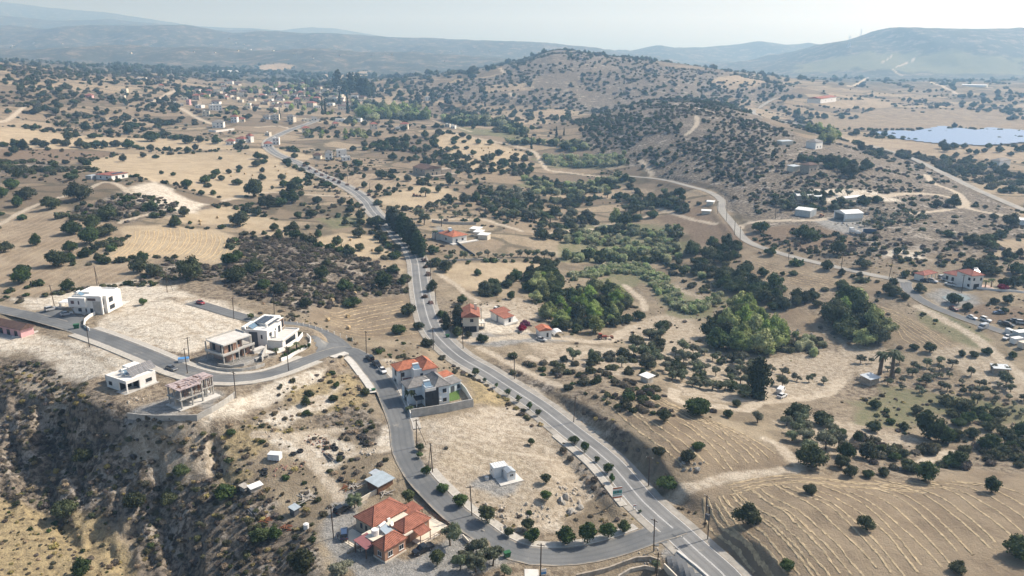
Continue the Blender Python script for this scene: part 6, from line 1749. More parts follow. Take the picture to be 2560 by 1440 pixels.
# ------------------------------------------------------------------ J: pink bungalow at the left edge
f = Frame((54, 825), (86, 815), (0, 800), 3.0, PADS['pink'].z, 'pink_bungalow'); E = f.e
tag(E, 'pink bungalow with brown tiled roof at the left edge', 'house')
Lx, Ly = f.lx, 16.0
box('wall', 0, Lx, .8, Ly, -.8, 3.0, M_PINK, E); hip_roof(E, 0, Lx, .4, Ly, 3.0, 1.5, .5, M_TILE_B, 'y'); gable_wall(E, 0, Lx, .8, 3.0, 1.45, M_PINK)
for v in (3.5, 7.5, 11.5): opening(E, 'l', 0, v, 0, 1.8, 2.2, M_GLASS, 'window')
boxes('veranda', [(-3.4, 0, 2.2, Ly, -.8, .1)], M_CONC, E); wall_line('terrace_wall', 'low concrete edge wall below the pink bungalow', "30 845|60 842|95 829", .5, .3, M_CONC_L)

# ------------------------------------------------------------------ K: white cabins on their slab
zK = PADS['lot'].z
f = Frame((1234, 1171), (1269, 1164), (1224.4, 1161), 2.8, zK + .2, 'cabin'); E = f.e
tag(E, 'larger white metal cabin with ribbed roof on the concrete slab', 'cabin')
Lx, Ly = f.lx, max(f.ly, 2.6)
box('wall', 0, Lx, 0, Ly, 0, 2.7, M_WHITEMETAL, E); boxes('roof', [(-.1, Lx + .1, -.1, Ly + .1, 2.7, 2.86)], M_WHITEMETAL, E)
for k in range(6): boxes('rib', [(Lx * k / 5.2 + .0, Lx * k / 5.2 + .1, -.1, Ly + .1, 2.86, 2.95)], M_WHITEMETAL, E)
opening(E, 'f', 0, Lx * .66, .05, .95, 2.1, M_METAL, 'door'); window(E, 'f', -.012, Lx * .66, 1.3, .6, .6, M_WHITE, sill=False, split=False); window(E, 'l', 0, Ly * .6, 1.2, .7, .7, M_WHITE, sill=False, split=False)
fs = f
f = Frame((1269, 1183), (1289, 1178), (1259, 1171), 2.3, zK + .2, 'cabin'); E = f.e
tag(E, 'smaller white metal cabin with pitched roof in front of the larger cabin', 'cabin')
Lx, Ly = f.lx, max(f.ly, 2.6)
box('wall', 0, Lx, 0, Ly, 0, 2.2, M_WHITEMETAL, E); hip_roof(E, 0, Lx, 0, Ly, 2.2, .5, .08, M_METAL, 'y'); gable_wall(E, 0, Lx, .0, 2.2, .45, M_WHITEMETAL)
window(E, 'f', 0, Lx * .5, 1.1, 1.0, .7, M_WHITE, sill=False)
sl = np.array([at_z(a, b, zK + .2) for a, b in ((1234.6, 1192), (1252, 1215), (1309, 1200.6), (1290, 1182), (1262, 1165), (1224, 1175))])
c = sl.mean(0); n = len(sl)
V = [(p[0] - c[0], p[1] - c[1], 0) for p in sl] + [(p[0] - c[0], p[1] - c[1], -.7) for p in sl]
o = add_obj('concrete_slab', mesh_from('concrete_slab', V, [tuple(range(n)), *[(i, i + n, (i + 1) % n + n, (i + 1) % n) for i in range(n)]], [M_CONC_L]), None, None, (c[0], c[1], zK + .195)); tag(o, 'pale concrete slab under the two white cabins', 'slab')
c = P(1217, 1199); o = add_obj('concrete_ring', cyl_mesh('concrete_ring', .55, .9, 12, M_CONC_L, 'z'), None, None, c + Vector((0, 0, .4))); tag(o, 'short concrete pipe ring standing left of the white cabins', 'pipe ring')

# ------------------------------------------------------------------ L, M, N: houses across the main road
f = Frame((1155, 794), (1199, 793), (1132, 772), 6.0, PADS['tile'].z, 'tiled_house'); E = f.e
tag(E, 'beige two-storey house with terracotta gable roof and open garages', 'house')
Lx, Ly = f.lx, max(f.ly, 11)
box('wall', .3, Lx - .3, .4, Ly - .4, -.8, 6.0, M_CREAM, E); hip_roof(E, 0, Lx, 0, Ly, 6.0, 1.9, .3, M_TILE, 'y'); gable_wall(E, .3, Lx - .3, .4, 6.0, 1.8, M_CREAM)
opening(E, 'f', .4, Lx * .22, 0, 2.5, 2.3, None, 'garage_opening'); opening(E, 'f', .4, Lx * .62, 0, 2.8, 2.3, None, 'garage_opening'); window(E, 'f', .4, Lx * .55, 3.9, 1.3, 1.3, M_FRAMED)
boxes('chimney', [(Lx * .72, Lx * .72 + 1.0, Ly * .55, Ly * .55 + 1.0, 6.3, 9.4)], M_CREAM, E); boxes('balcony', [(Lx - .3, Lx + 2.0, 2.0, 6.5, 2.7, 2.95)], M_CONC_L, E)
for y in (2.1, 6.2): boxes('post', [(Lx + 1.7, Lx + 1.95, y, y + .25, -.8, 2.7)], M_CONC_L, E)
def small_house(name, label, c, a, b, zt, wall, roofm, rt='lean', rise=.7, minx=3.5, miny=3.5, base=None, wins=(), cat='house', oh=.25, maxy=None):
    f = Frame(c, a, b, zt, base, name); E = f.e; tag(E, label, cat)
    Lx, Ly = max(f.lx, minx), max(f.ly, miny)
    if maxy: Ly = min(Ly, maxy)
    box('wall', .15, Lx - .15, .15, Ly - .15, -1.2, zt, wall, E)
    if rt == 'flat':
        parapet(E, 0, Lx, 0, Ly, zt - .15, .5, .2, wall); boxes('roof', [(.2, Lx - .2, .2, Ly - .2, zt - .05, zt + .05)], roofm, E)
    else:
        hip_roof(E, 0, Lx, 0, Ly, zt, rise, oh, roofm, None if rt == 'hip' else rt)
        if rt in 'xy': gable_wall(E, .15, (Lx if rt == 'y' else Ly) - .15, .16, zt, rise * .95, wall, .2, 'x' if rt == 'y' else 'y')
    for face, u, z, w, h in wins:
        window(E, face, .15, (Lx if face in 'fb' else Ly) * u, z, w, h, M_FRAMED, sill=False)
    return f
small_house('guest_house', 'small white annex with terracotta lean-to roof, the rear one beside the tiled house', (1241, 786), (1275, 777), (1238, 779), 3.0, M_WHITE, M_TILE, miny=4, wins=(('f', .3, 1, 1, 1),))
small_house('guest_house', 'small white annex with terracotta roof and pool terrace, the front one', (1261, 797), (1284, 790), (1252, 789), 2.7, M_WHITE, M_TILE, miny=4, wins=(('f', .6, .6, 1.2, 1.6),))
flat_sheet('pool_terrace', 'pale terrace around the white annexes by the tiled house', px_poly("1244 800|1262 816|1296 808|1286 795"), M_CONC_L, .05, 'terrace')
small_house('garden_hut', 'small white hut with terracotta roof beside a white tent', (1349, 828), (1380, 825), (1343.5, 817), 3.0, M_WHITE, M_TILE_O, 'y', 1.0, 5, 5, None, (('f', .65, .2, .8, 1.8),))
c = P(1393, 839); e = bpy.data.objects.new('party_tent', None); COL.objects.link(e); e.location = c; e.rotation_euler = (0, 0, .3); tag(e, 'white arched tent beside the small terracotta-roofed hut', 'tent')
V, F = [], []
for s in (-2.2, 2.2):
    for k in range(7):
        a = math.pi * k / 6; V.append((2.0 * math.cos(a), s, .9 + 1.5 * math.sin(a)))
for k in range(6): F.append((k, k + 1, k + 8, k + 7))
add_obj('cover', mesh_from('cover', V, F, [M_WHITEMETAL]), None, e)
for x in (-2, 2):
    for y in (-2.1, 2.1): boxes('post', [(x - .05, x + .05, y - .05, y + .05, -.3, .95)], M_METAL, e)

# ------------------------------------------------------------------ O: orange-roofed villa
f = small_house('orange_roofed_villa', 'white bungalow with bright orange hip roof behind the conifer windbreak', (1131, 592.5), (1167.5, 586.5), (1112, 580), 4.0, M_WHITE, M_TILE_O, 'hip', 1.9, 9, 9, PADS['orange'].z, (('f', .3, 1.2, 1.2, 1.2), ('f', .7, 1.2, 1.2, 1.2), ('l', .5, 1.2, 1.2, 1.2)), 'house', .5)
solar_heater(f.e, 4.0, 6.5, 5.6, 0, 2, 1.2); boxes('wing', [(-1.0, 6.0, max(f.ly, 9), max(f.ly, 9) + 6, -1, 3.4)], M_WHITE, f.e); panel_row(f.e, -1.0, max(f.ly, 9) + .2, 3.5, 6.8, 5.6, R(6), 0)
boxes('terrace', [(-2, f.lx + 6, -3.0, -.1, -1, .5)], M_CONC_L, f.e)
wall_line('boundary_wall', 'long grey boundary wall behind the orange-roofed villa', "1080 555|1105 559|1130 561|1190 562", 1.6, .3, M_CONC); wall_line('boundary_wall', 'dark boundary wall running down from the orange-roofed villa', "1139 607|1160 622|1187 641", 1.2, .3, M_DGREY); wall_line('boundary_wall', 'low roadside wall below the orange-roofed villa', "1064 655|1120 653|1190 651|1250 650", .8, .3, M_CONC)
for i, (px, py, w) in enumerate(((1178, 572, 6), (1187, 580, 5), (1198, 587, 6))):
    small_house('canopy_shed', f'white flat canopy shed, {("uppermost", "middle", "lowest")[i]} of three right of the orange-roofed villa', (px - 4, py), (px + 10, py + 1), (px - 8, py - 6), 2.4, M_CREAM, M_WHITEMETAL, 'lean', .2, w, 3, None, (), 'shed')

# ------------------------------------------------------------------ P: red-roofed compound on the right
zR = PADS['right'].z
f = Frame((2310, 689), (2343, 682), (2288, 683), 3.0, zR, 'open_carport'); E = f.e; tag(E, 'white carport building with red hip roof at the compound by the valley road', 'carport')
Lx, Ly = f.lx, max(f.ly, 5); box('wall', .2, .5, .2, Ly - .2, -1, 3, M_WHITE, E); box('rear_wall', .5, Lx - .2, Ly - .5, Ly - .2, -1, 3, M_WHITE, E); hip_roof(E, 0, Lx, 0, Ly, 3.0, 1.1, .3, M_TILE_R)
for k in range(3): boxes('post', [(Lx * (.35 + .3 * k), Lx * (.35 + .3 * k) + .25, .2, .45, -1, 3.0)], M_WHITE, E)
f = small_house('red_roofed_wing', 'single-storey white wing with dull red roof in the compound by the valley road', (2407, 694), (2428, 690), (2364, 681), 3.6, M_WHITE, M_TILE_R, 'hip', 1.3, 6, 9, zR, (('l', .2, .8, 1.2, 1.8), ('l', .5, .8, 1.2, 1.8), ('l', .8, .8, 1.2, 1.8), ('f', .5, .6, 1.6, 2.0)), 'house', .4)
f = small_house('red_roofed_villa', 'two-storey white villa with dull red roof and dark garage by the valley road', (2430, 690), (2461, 688), (2399, 677), 6.2, M_WHITE, M_TILE_R, 'hip', 1.6, 6, 9, zR, (('f', .25, 3.8, .9, 1.3), ('f', .8, 3.8, .9, 1.3), ('l', .15, 3.8, 1.3, 1.3), ('l', .15, .9, 1.3, 1.2)), 'house', .4)
opening(f.e, 'f', .15, f.lx * .5, 0, 2.8, 2.3, M_BLACK, 'garage_door'); solar_heater(f.e, f.lx * .8, 2.2, 6.9, 0, 2, 1.1)
wall_line('front_wall', 'low white front wall of the red-roofed compound along the valley road', "2388 716|2420 719|2440 722|2470 725|2500 728|2560 733", .9, .25, M_WHITE)
flat_sheet('terrace', 'pinkish paved driveway in front of the dark garage', px_poly("2442 712|2470 713|2490 724|2446 720"), simple('pink_paving', (0.46, 0.33, 0.28)), .05, 'terrace')

# ------------------------------------------------------------------ Q: barns
zQ = PADS['barn'].z
f = Frame((2114, 535), (2158.6, 533), (2090.5, 526), 4.6, zQ, 'barn'); E = f.e; tag(E, 'open-fronted white metal barn on the rocky hill', 'barn')
Lx, Ly = f.lx, max(f.ly, 9)
boxes('wall', [(0, Lx, 0, .2, 1.6, 4.6), (Lx - .2, Lx, .2, Ly, -.6, 4.6), (.2, Lx - .2, Ly - .2, Ly, -.6, 4.6), (0, .2, .2, Ly * .12, -.6, 4.6), (0, .2, Ly * .9, Ly, -.6, 4.6)], M_WHITEMETAL, E); boxes('lower_wall', [(.2, Lx - .2, .0, .2, -.6, 1.6)], M_CREAM, E); boxes('beam', [(0, .2, Ly * .12, Ly * .9, 3.9, 4.6)], M_WHITEMETAL, E)
hip_roof(E, 0, Lx, 0, Ly, 4.6, 1.3, .3, M_WHITEMETAL, 'x'); gable_wall(E, 0, Ly, 0, 4.6, 1.25, M_WHITEMETAL, .2, 'y')
f = Frame((2026, 528), (2042, 522), (1992, 522), 4.0, zQ, 'barn'); E = f.e; tag(E, 'closed grey-blue metal barn left of the open white barn', 'barn')
Lx, Ly = max(f.lx, 8), max(f.ly, 9); box('wall', 0, Lx, 0, Ly, -.6, 4.0, M_METAL, E); hip_roof(E, 0, Lx, 0, Ly, 4.0, .9, .2, M_WHITEMETAL, 'y'); gable_wall(E, 0, Lx, 0, 4.0, .85, M_METAL); opening(E, 'f', 0, Lx * .5, 0, 2.6, 3, M_BLUEMETAL, 'door')
small_house('long_shed', 'long low white shed roof behind the dark orchard on the rocky hill', (1994, 490), (2032, 491), (1990, 484), 2.6, M_CREAM, M_WHITEMETAL, 'lean', .3, 16, 5, None, (), 'shed')
small_house('long_shed', 'narrow white shed strip on the track above the orchard', (2105, 497), (2160, 491), (2103, 493), 1.6, M_CREAM, M_WHITEMETAL, 'lean', .2, 20, 3, None, (), 'shed')
f = Frame((2161, 573), (2192, 574), (2159, 566), 2.4, None, 'skip_container'); E = f.e; tag(E, 'long blue steel container near the white truck by the barns', 'container')
Lx = f.lx; boxes('side', [(0, Lx, 0, .12, 0, 2.2), (0, Lx, 2.3, 2.42, 0, 2.2), (0, .12, .12, 2.3, 0, 2.2), (Lx - .12, Lx, .12, 2.3, 0, 2.2)], simple('blue_container', (0.06, 0.10, 0.16)), E); boxes('floor', [(.12, Lx - .12, .12, 2.3, 0, .2)], M_RUST, E)

# ------------------------------------------------------------------ hilltop house, mansion, hill houses, far buildings
f = small_house('hilltop_house', 'white bungalow with red roof and solar panels on the left hilltop', (278, 439), (320, 432), (252, 434), 3.2, M_WHITE, M_TILE_R, 'hip', 1.2, 12, 9, PADS['hilltop'].z, (('l', .3, 1, 1.2, 1.2), ('l', .7, 1, 1.2, 1.2), ('f', .3, .6, 2, 1.8), ('f', .7, .6, 2, 1.8)))
panel_row(f.e, f.lx * .2, 1.0, 3.75, f.lx * .6, 2.0, R(14), 0); boxes('shed_roof', [(-3.0, 8.0, max(f.ly, 9) + 1, max(f.ly, 9) + 6, -1.0, 2.6)], M_METAL, f.e)
f = small_house('stone_mansion', 'large stone mansion with arched terraces in the middle distance', (1062, 424), (1104, 420), (1036, 417), 6.0, M_STONE, M_TILE_B, 'y', 2.4, 16, 12, None, (('f', .2, 1, 1.2, 2), ('f', .45, 1, 1.2, 2), ('f', .7, 1, 1.2, 2), ('f', .5, 4, 1.2, 1.4), ('l', .3, 3.6, 1.4, 1.6), ('l', .7, 3.6, 1.4, 1.6)))
boxes('terrace', [(-6, f.lx + 12, -5, -.1, -2.5, .8)], M_STONE, f.e); boxes('wing', [(f.lx + 1, f.lx + 10, 1, 8, -1, 4.5)], M_STONE, f.e)
VILL = """white 855 393 30 2 flat|cream 792 398 24 1 hipb|white 822 400 22 2 hipg|white 866 402 26 1 flat|white 540 276 36 2 flat|cream 578 272 16 1 flat|cream 515 292 22 2 grey|white 545 320 34 2 hipg|white 585 306 20 2 hipr|cream 604 305 18 1 hipr|white 600 356 34 1 hipr|white 622 356 18 2 hipr|white 575 362 24 1 hipr|cream 668 340 16 1 flat|white 690 362 20 2 flat|white 672 368 24 1 hipr|cream 765 335 22 2 hipr|grey 770 345 20 1 hipg|white 850 305 30 1 flat|white 890 304 30 1 flat|cream 912 310 16 1 flat|cream 770 305 26 1 flat|white 785 302 18 1 hipg|cream 726 305 22 2 hipg|cream 690 300 20 2 flat|white 665 298 26 1 hipg|cream 840 316 18 1 hipr|cream 936 324 22 2 hipr|cream 1010 324 24 2 hipr|white 995 326 14 1 flat|salmon 222 245 20 1 hipr|cream 310 234 18 2 flat|cream 304 246 18 1 flat|white 352 200 24 1 flat|cream 405 224 16 2 hipr|stone 490 250 20 2 hipr|stone 520 232 18 1 hipr|cream 546 240 16 2 flat|stone 560 248 20 1 hipr|stone 585 238 18 2 hipr|cream 600 256 16 1 flat|stone 640 232 20 2 flat|stone 655 243 20 1 hipr|cream 700 250 14 2 flat|stone 712 236 18 2 hipr|stone 730 228 18 1 hipr|cream 745 220 20 1 hipr|stone 752 240 18 2 hipr|stone 772 246 18 1 hipr|cream 760 212 24 1 hipr|stone 700 222 18 1 hipr|stone 686 232 16 1 flat|white 794 237 18 1 hipg|cream 810 232 22 2 flat|cream 838 236 20 1 flat|white 848 230 10 3 flat|cream 860 226 24 1 hipr|cream 820 250 22 1 flat|stone 790 255 20 2 hipr|cream 850 252 22 1 flat|white 885 245 22 1 flat|white 905 250 22 1 flat|cream 930 252 16 1 flat|white 925 264 20 1 flat|stone 745 258 20 2 hipr|stone 718 264 20 1 hipr|cream 775 268 26 2 hipr|cream 735 264 18 1 flat|stone 660 262 24 1 flat|white 1072 252 22 2 flat|cream 1160 258 14 1 flat|white 1132 322 14 1 flat|cream 1118 318 16 1 flat|white 455 266 10 1 flat|salmon 470 262 12 2 flat|white 430 262 22 1 flat|cream 460 250 20 1 flat|white 620 265 14 1 flat|stone 505 242 16 1 hipr"""
WM = {'white': M_WHITE, 'cream': M_CREAM, 'salmon': M_PINK, 'stone': M_STONE, 'grey': M_CONC_L}
RM = {'flat': M_CONC_L, 'hipr': M_TILE_R, 'hipg': M_TILE_G, 'hipb': M_TILE_B, 'grey': M_CONC}
rv = np.random.default_rng(21)
vh = []
for tok in VILL.split('|'):
    wc, a, b, wp, st, rf = tok.split(); a, b, wp, st = float(a), float(b), float(wp), int(st)
    c = P(a, b)
    dep = c.y * CP - (c.z - CAM_Z) * SP
    Lx = wp * dep / FPX * .8; Ly = min(Lx * .75, 11.0); zt = 3.1 * st + .3
    yaw = (rv.random() - .5) * 1.0
    e = bpy.data.objects.new('village_house', None); COL.objects.link(e); e.location = (c.x, c.y, c.z); e.rotation_euler = (0, 0, yaw)
    x0, x1, y0, y1 = -Lx / 2, Lx / 2, 0.0, Ly
    box('wall', x0, x1, y0, y1, -2.5, zt, WM[wc], e)
    if rf in ('flat', 'grey'):
        parapet(e, x0, x1, y0, y1, zt - .02, .6, .3, WM[wc] if rf == 'flat' else M_CONC)
        if rv.random() < .6: tank(e, x0 + Lx * .3, y0 + Ly * .5, zt, .8, 1.4)
    else:
        hip_roof(e, x0, x1, y0, y1, zt, 1.8 + Lx * .04, .5, RM[rf])
    nw = max(2, int(Lx / 3.6))
    for s in range(st):
        for k in range(nw):
            if rv.random() < .82:
                opening(e, 'f', y0, x0 + Lx * (k + .5) / nw, .9 + 3.1 * s, 1.3, 1.4, M_GLASS, 'window')
        opening(e, 'l', x0, y0 + Ly * .5, .9 + 3.1 * s, 1.3, 1.4, M_GLASS, 'window')
    desc = {'flat': 'flat-roofed', 'grey': 'unfinished grey', 'hipr': 'red-roofed', 'hipg': 'grey-roofed', 'hipb': 'brown-roofed'}[rf]
    wn_ = {'white': 'white', 'cream': 'cream', 'salmon': 'pink', 'stone': 'stone', 'grey': 'grey'}[wc]
    vh.append((e, a, b, wp, wn_, desc, st))
# label each village house by its look and what stands around it
from collections import Counter
ZN = []
for (e, a, b, wp, wn_, desc, st) in vh:
    if b > 385: z = 'beside the main road at the village entrance'
    elif a < 420: z = 'on the far left hillside'
    elif b > 330: z = 'along the road into the village'
    elif b > 290: z = 'on the near side of the village'
    elif a > 1000: z = 'alone in the fields right of the village'
    elif a > 800: z = 'on the right side of the old village'
    elif a < 620: z = 'on the left side of the village'
    else: z = 'in the old village core'
    ZN.append(f'{"two-storey " if st == 2 else ("tower-like " if st == 3 else "low ")}{wn_} {desc} house {z}')
cnt = Counter(ZN); seen = {}
for (e, *_), lab in sorted(zip(vh, ZN), key=lambda t: t[0][1]):
    if cnt[lab] > 1:
        k = seen[lab] = seen.get(lab, 0) + 1
        n = cnt[lab]
        words = ['leftmost', 'second from left', 'third from left', 'fourth from left', 'fifth from left', 'sixth from left', 'seventh from left', 'eighth from left', 'ninth from left', 'tenth from left', 'eleventh from left', 'twelfth from left']
        lab2 = f'{lab}, {"rightmost" if k == n else words[k - 1]}'
    else:
        lab2 = lab
    tag(e, lab2, 'house', 'houses of the village')
WALLC = [M_WHITE, M_CREAM, M_WHITE, M_STONE, M_CREAM]
for i in range(104):                     # the crowded old core, too small to tell apart
    a, b = (470 + 400 * rv.random(), 210 + 64 * rv.random()) if i < 58 else ((800 + 150 * rv.random(), 236 + 40 * rv.random()) if i < 72 else ((20 + 640 * rv.random(), 92 + 44 * rv.random()) if i < 90 else (680 + 620 * rv.random(), 118 + 38 * rv.random())))
    c = P(a, b); Lx, Ly, zt = 7 + 5 * rv.random(), 7 + 3 * rv.random(), 3.4 + 3 * (rv.random() < .3)
    e = bpy.data.objects.new('village_house', None); COL.objects.link(e); e.location = c; e.rotation_euler = (0, 0, (rv.random() - .5) * 1.2)
    box('wall', -Lx / 2, Lx / 2, 0, Ly, -2.5, zt, WALLC[i % 5], e)
    if i % 2: hip_roof(e, -Lx / 2, Lx / 2, 0, Ly, zt, 1.6, .4, M_TILE_B if i % 4 else M_TILE_R, 'x')
    else: parapet(e, -Lx / 2, Lx / 2, 0, Ly, zt - .02, .6, .3, WALLC[i % 5])
    for k in (-.25, .25): opening(e, 'f', 0, k * Lx, 1.0, 1.4, 1.5, M_GLASS, 'window')
    w = 'in the crowded old village core' if i < 58 else ('on the right rim of the old village' if i < 72 else 'on the distant slopes below the left mountains')
    tag(e, f'tiny far {"tile-roofed" if i % 2 else "flat-roofed"} house {w}', 'house', f'{"tiled" if i % 2 else "flat"} houses {w}')
wall_line('villa_wall', 'white boundary wall in front of the grey-roofed villa at the village edge', "522 329|540 331|586 325", 2.2, .4, M_WHITE)
FAR = [('far_warehouse', 'far white warehouse with long red roof on the right plain', (2052, 247), (2092, 242), (2012, 243), 5, M_WHITE, M_TILE_R, 'x', 2, 45, 18),
 ('hill_villa', 'far white villa among trees on the scrub hill', (2040, 356), (2058, 353), (2026, 350), 6, M_WHITE, M_TILE_G, 'hip', 2, 12, 9), ('hill_outbuilding', 'far grey outbuilding left of the villa on the scrub hill', (1955, 354), (1980, 353), (1950, 350), 3, M_CREAM, M_METAL, 'lean', .5, 12, 7),
 ('hill_cottage', 'small pale cottage among dark trees on the rocky hill', (1984, 417), (2002, 415), (1978, 411), 3, M_CREAM, M_METAL, 'lean', .5, 8, 6), ('hill_house', 'brown-roofed house among dark trees on the rocky hill', (2024, 414), (2046, 411), (2014, 406), 5, M_STONE, M_TILE_B, 'hip', 1.6, 10, 8),
 ('valley_villa', 'white two-storey villa with grey roof at the right edge below the solar park', (2500, 403), (2528, 400), (2482, 398), 6, M_WHITE, M_TILE_G, 'hip', 2, 12, 9), ('edge_shed', 'white shed cut by the right edge above the dry slope', (2546, 550), (2585, 552), (2541, 544), 3, M_WHITEMETAL, M_WHITEMETAL, 'lean', .5, 9, 5),
 ('roadside_hut', 'white roadside hut with flat roof, upper of two by the valley road', (1766, 504), (1780, 505), (1762, 499), 2.6, M_CREAM, M_WHITEMETAL, 'lean', .3, 5, 4), ('roadside_hut', 'white roadside hut with flat roof, lower of two by the valley road', (1754, 527), (1774, 528), (1751, 521), 2.6, M_CREAM, M_WHITEMETAL, 'lean', .3, 6, 4),
 ('far_greenhouse', 'far long white greenhouse behind the village', (545, 178), (596, 177), (543, 172), 3, M_WHITEMETAL, M_WHITEMETAL, 'x', 1.5, 60, 20), ('far_greenhouse', 'far group of pale greenhouses behind the village on the right', (990, 171), (1030, 170), (985, 162), 3, M_WHITEMETAL, M_WHITEMETAL, 'x', 1.5, 50, 30), ('far_greenhouse', 'far white shed strip on the right plain below the big hill', (2404, 212), (2450, 213), (2400, 208), 3, M_WHITEMETAL, M_WHITEMETAL, 'x', 1.5, 50, 14),
 ('stone_hut', 'small stone hut with pale metal roof under the two palms', (2176, 950), (2200, 944), (2168, 941), 2.4, M_STONE, M_METAL, 'lean', .3, 4, 4), ('field_shed', 'grey metal shed at the edge of the olive grove on the right', (2486, 921), (2516, 923), (2482, 914), 2.2, M_STONE, M_METAL, 'lean', .3, 5, 3.5), ('pale_shed', 'small pale shed roof in the dark scrub above the stubble field', (1600, 938), (1617, 945), (1592, 930), 2.0, M_CREAM, M_WHITEMETAL, 'lean', .2, 3.5, 3)]
for nm, lab, c, a, b, zt, wm, rm, rt, rise, mx, my in FAR:
    small_house(nm, lab, c, a, b, zt, wm, rm, rt, rise, mx, my, None, (('f', .3, 1, 1.4, 1.3), ('f', .7, 1, 1.4, 1.3)) if zt >= 5 else (), 'house' if zt >= 5 else 'shed', .3, my)
# ------------------------------------------------------------------ paved areas
def patch(name, px, mat, lift, kind='structure'):
    """a paved sheet draped on the ground"""
    poly = px_poly(px)[:, :2]
    lo, hi = poly.min(0), poly.max(0)
    st = 1.0
    xs = np.arange(lo[0], hi[0] + st, st); ys = np.arange(lo[1], hi[1] + st, st)
    X, Y = np.meshgrid(xs, ys)
    Z = H(X, Y) + lift
    bm = bmesh.new()
    vs = {}
    ins = inside(X.ravel(), Y.ravel(), poly).reshape(X.shape)
    for j in range(len(ys) - 1):
        for i in range(len(xs) - 1):
            if ins[j, i] and ins[j, i + 1] and ins[j + 1, i] and ins[j + 1, i + 1]:
                q = []
                for a, b in ((j, i), (j, i + 1), (j + 1, i + 1), (j + 1, i)):
                    if (a, b) not in vs:
                        vs[(a, b)] = bm.verts.new((X[a, b], Y[a, b], Z[a, b]))
                    q.append(vs[(a, b)])
                bm.faces.new(q)
    me = bpy.data.meshes.new(name); bm.to_mesh(me); bm.free()
    o = add_obj(name, me, mat); o['kind'] = kind
    return o
patch('parking_bay', "70 786|120 771|155 771|217 793|205 812|196 828|125 806", M_ASPH2, .13)
patch('road_junction', "772 838|850 858|907 884|896 884|862 871|815 879|788 886|786 866", M_ASPH2, .15)
patch('road_junction', "1600 1352|1650 1318|1672 1298|1715 1345|1690 1352|1640 1372", M_ASPH2, .135)
patch('forecourt', "1655 1398|1692 1379|1760 1440|1790 1470|1680 1470", M_ASPH4, .22)
patch('concrete_apron', "1304 1415|1350 1425|1352 1470|1300 1470", M_CONC_L, .10)
patch('gravel_yard', "2346 742|2372 733|2408 735|2434 748|2418 754|2370 755", simple('teal_gravel', (0.24, 0.285, 0.295), .95, .15, .5), .14)

# ------------------------------------------------------------------ vehicles
PAINT = {}
def paint(c):
    if c not in PAINT:
        m, nt, b = new_mat('car_paint')
        b.inputs['Base Color'].default_value = (*c, 1); b.inputs['Roughness'].default_value = 0.3; b.inputs['Specular IOR Level'].default_value = 0.5; b.inputs['Coat Weight'].default_value = 0.4
        PAINT[c] = m
    return PAINT[c]
M_HUB = simple('wheel_rim', (0.35, 0.35, 0.36), 0.4, 0.1, 1, 0.5)
M_LAMP = glassy('headlight_glass', (0.6, 0.6, 0.58), 0.1)
M_TAIL = glassy('tail_light_glass', (0.35, 0.02, 0.02), 0.2)
W_ME = cyl_mesh('wheel', .33, .22, 14, M_RUBBER, 'y'); R_ME = cyl_mesh('rim', .19, .235, 10, M_HUB, 'y')

def loft(sections, mat, name):
    """sections: (x, half width, z low, z high, half width top)"""
    V, F = [], []
    for x, w, z0, z1, wt in sections:
        V += [(x, -w, z0), (x, -w * 1.02, (z0 + z1) / 2), (x, -wt, z1), (x, wt, z1), (x, w * 1.02, (z0 + z1) / 2), (x, w, z0)]
    n = 6
    for i in range(len(sections) - 1):
        for k in range(n):
            a = i * n + k; b = i * n + (k + 1) % n
            F.append((a, b, b + n, a + n))
    F += [tuple(range(n))[::-1], tuple(range((len(sections) - 1) * n, len(sections) * n))]
    me = mesh_from(name, V, F, [mat]); bm = bmesh.new(); bm.from_mesh(me); bmesh.ops.recalc_face_normals(bm, faces=bm.faces); bm.to_mesh(me); bm.free()
    return me

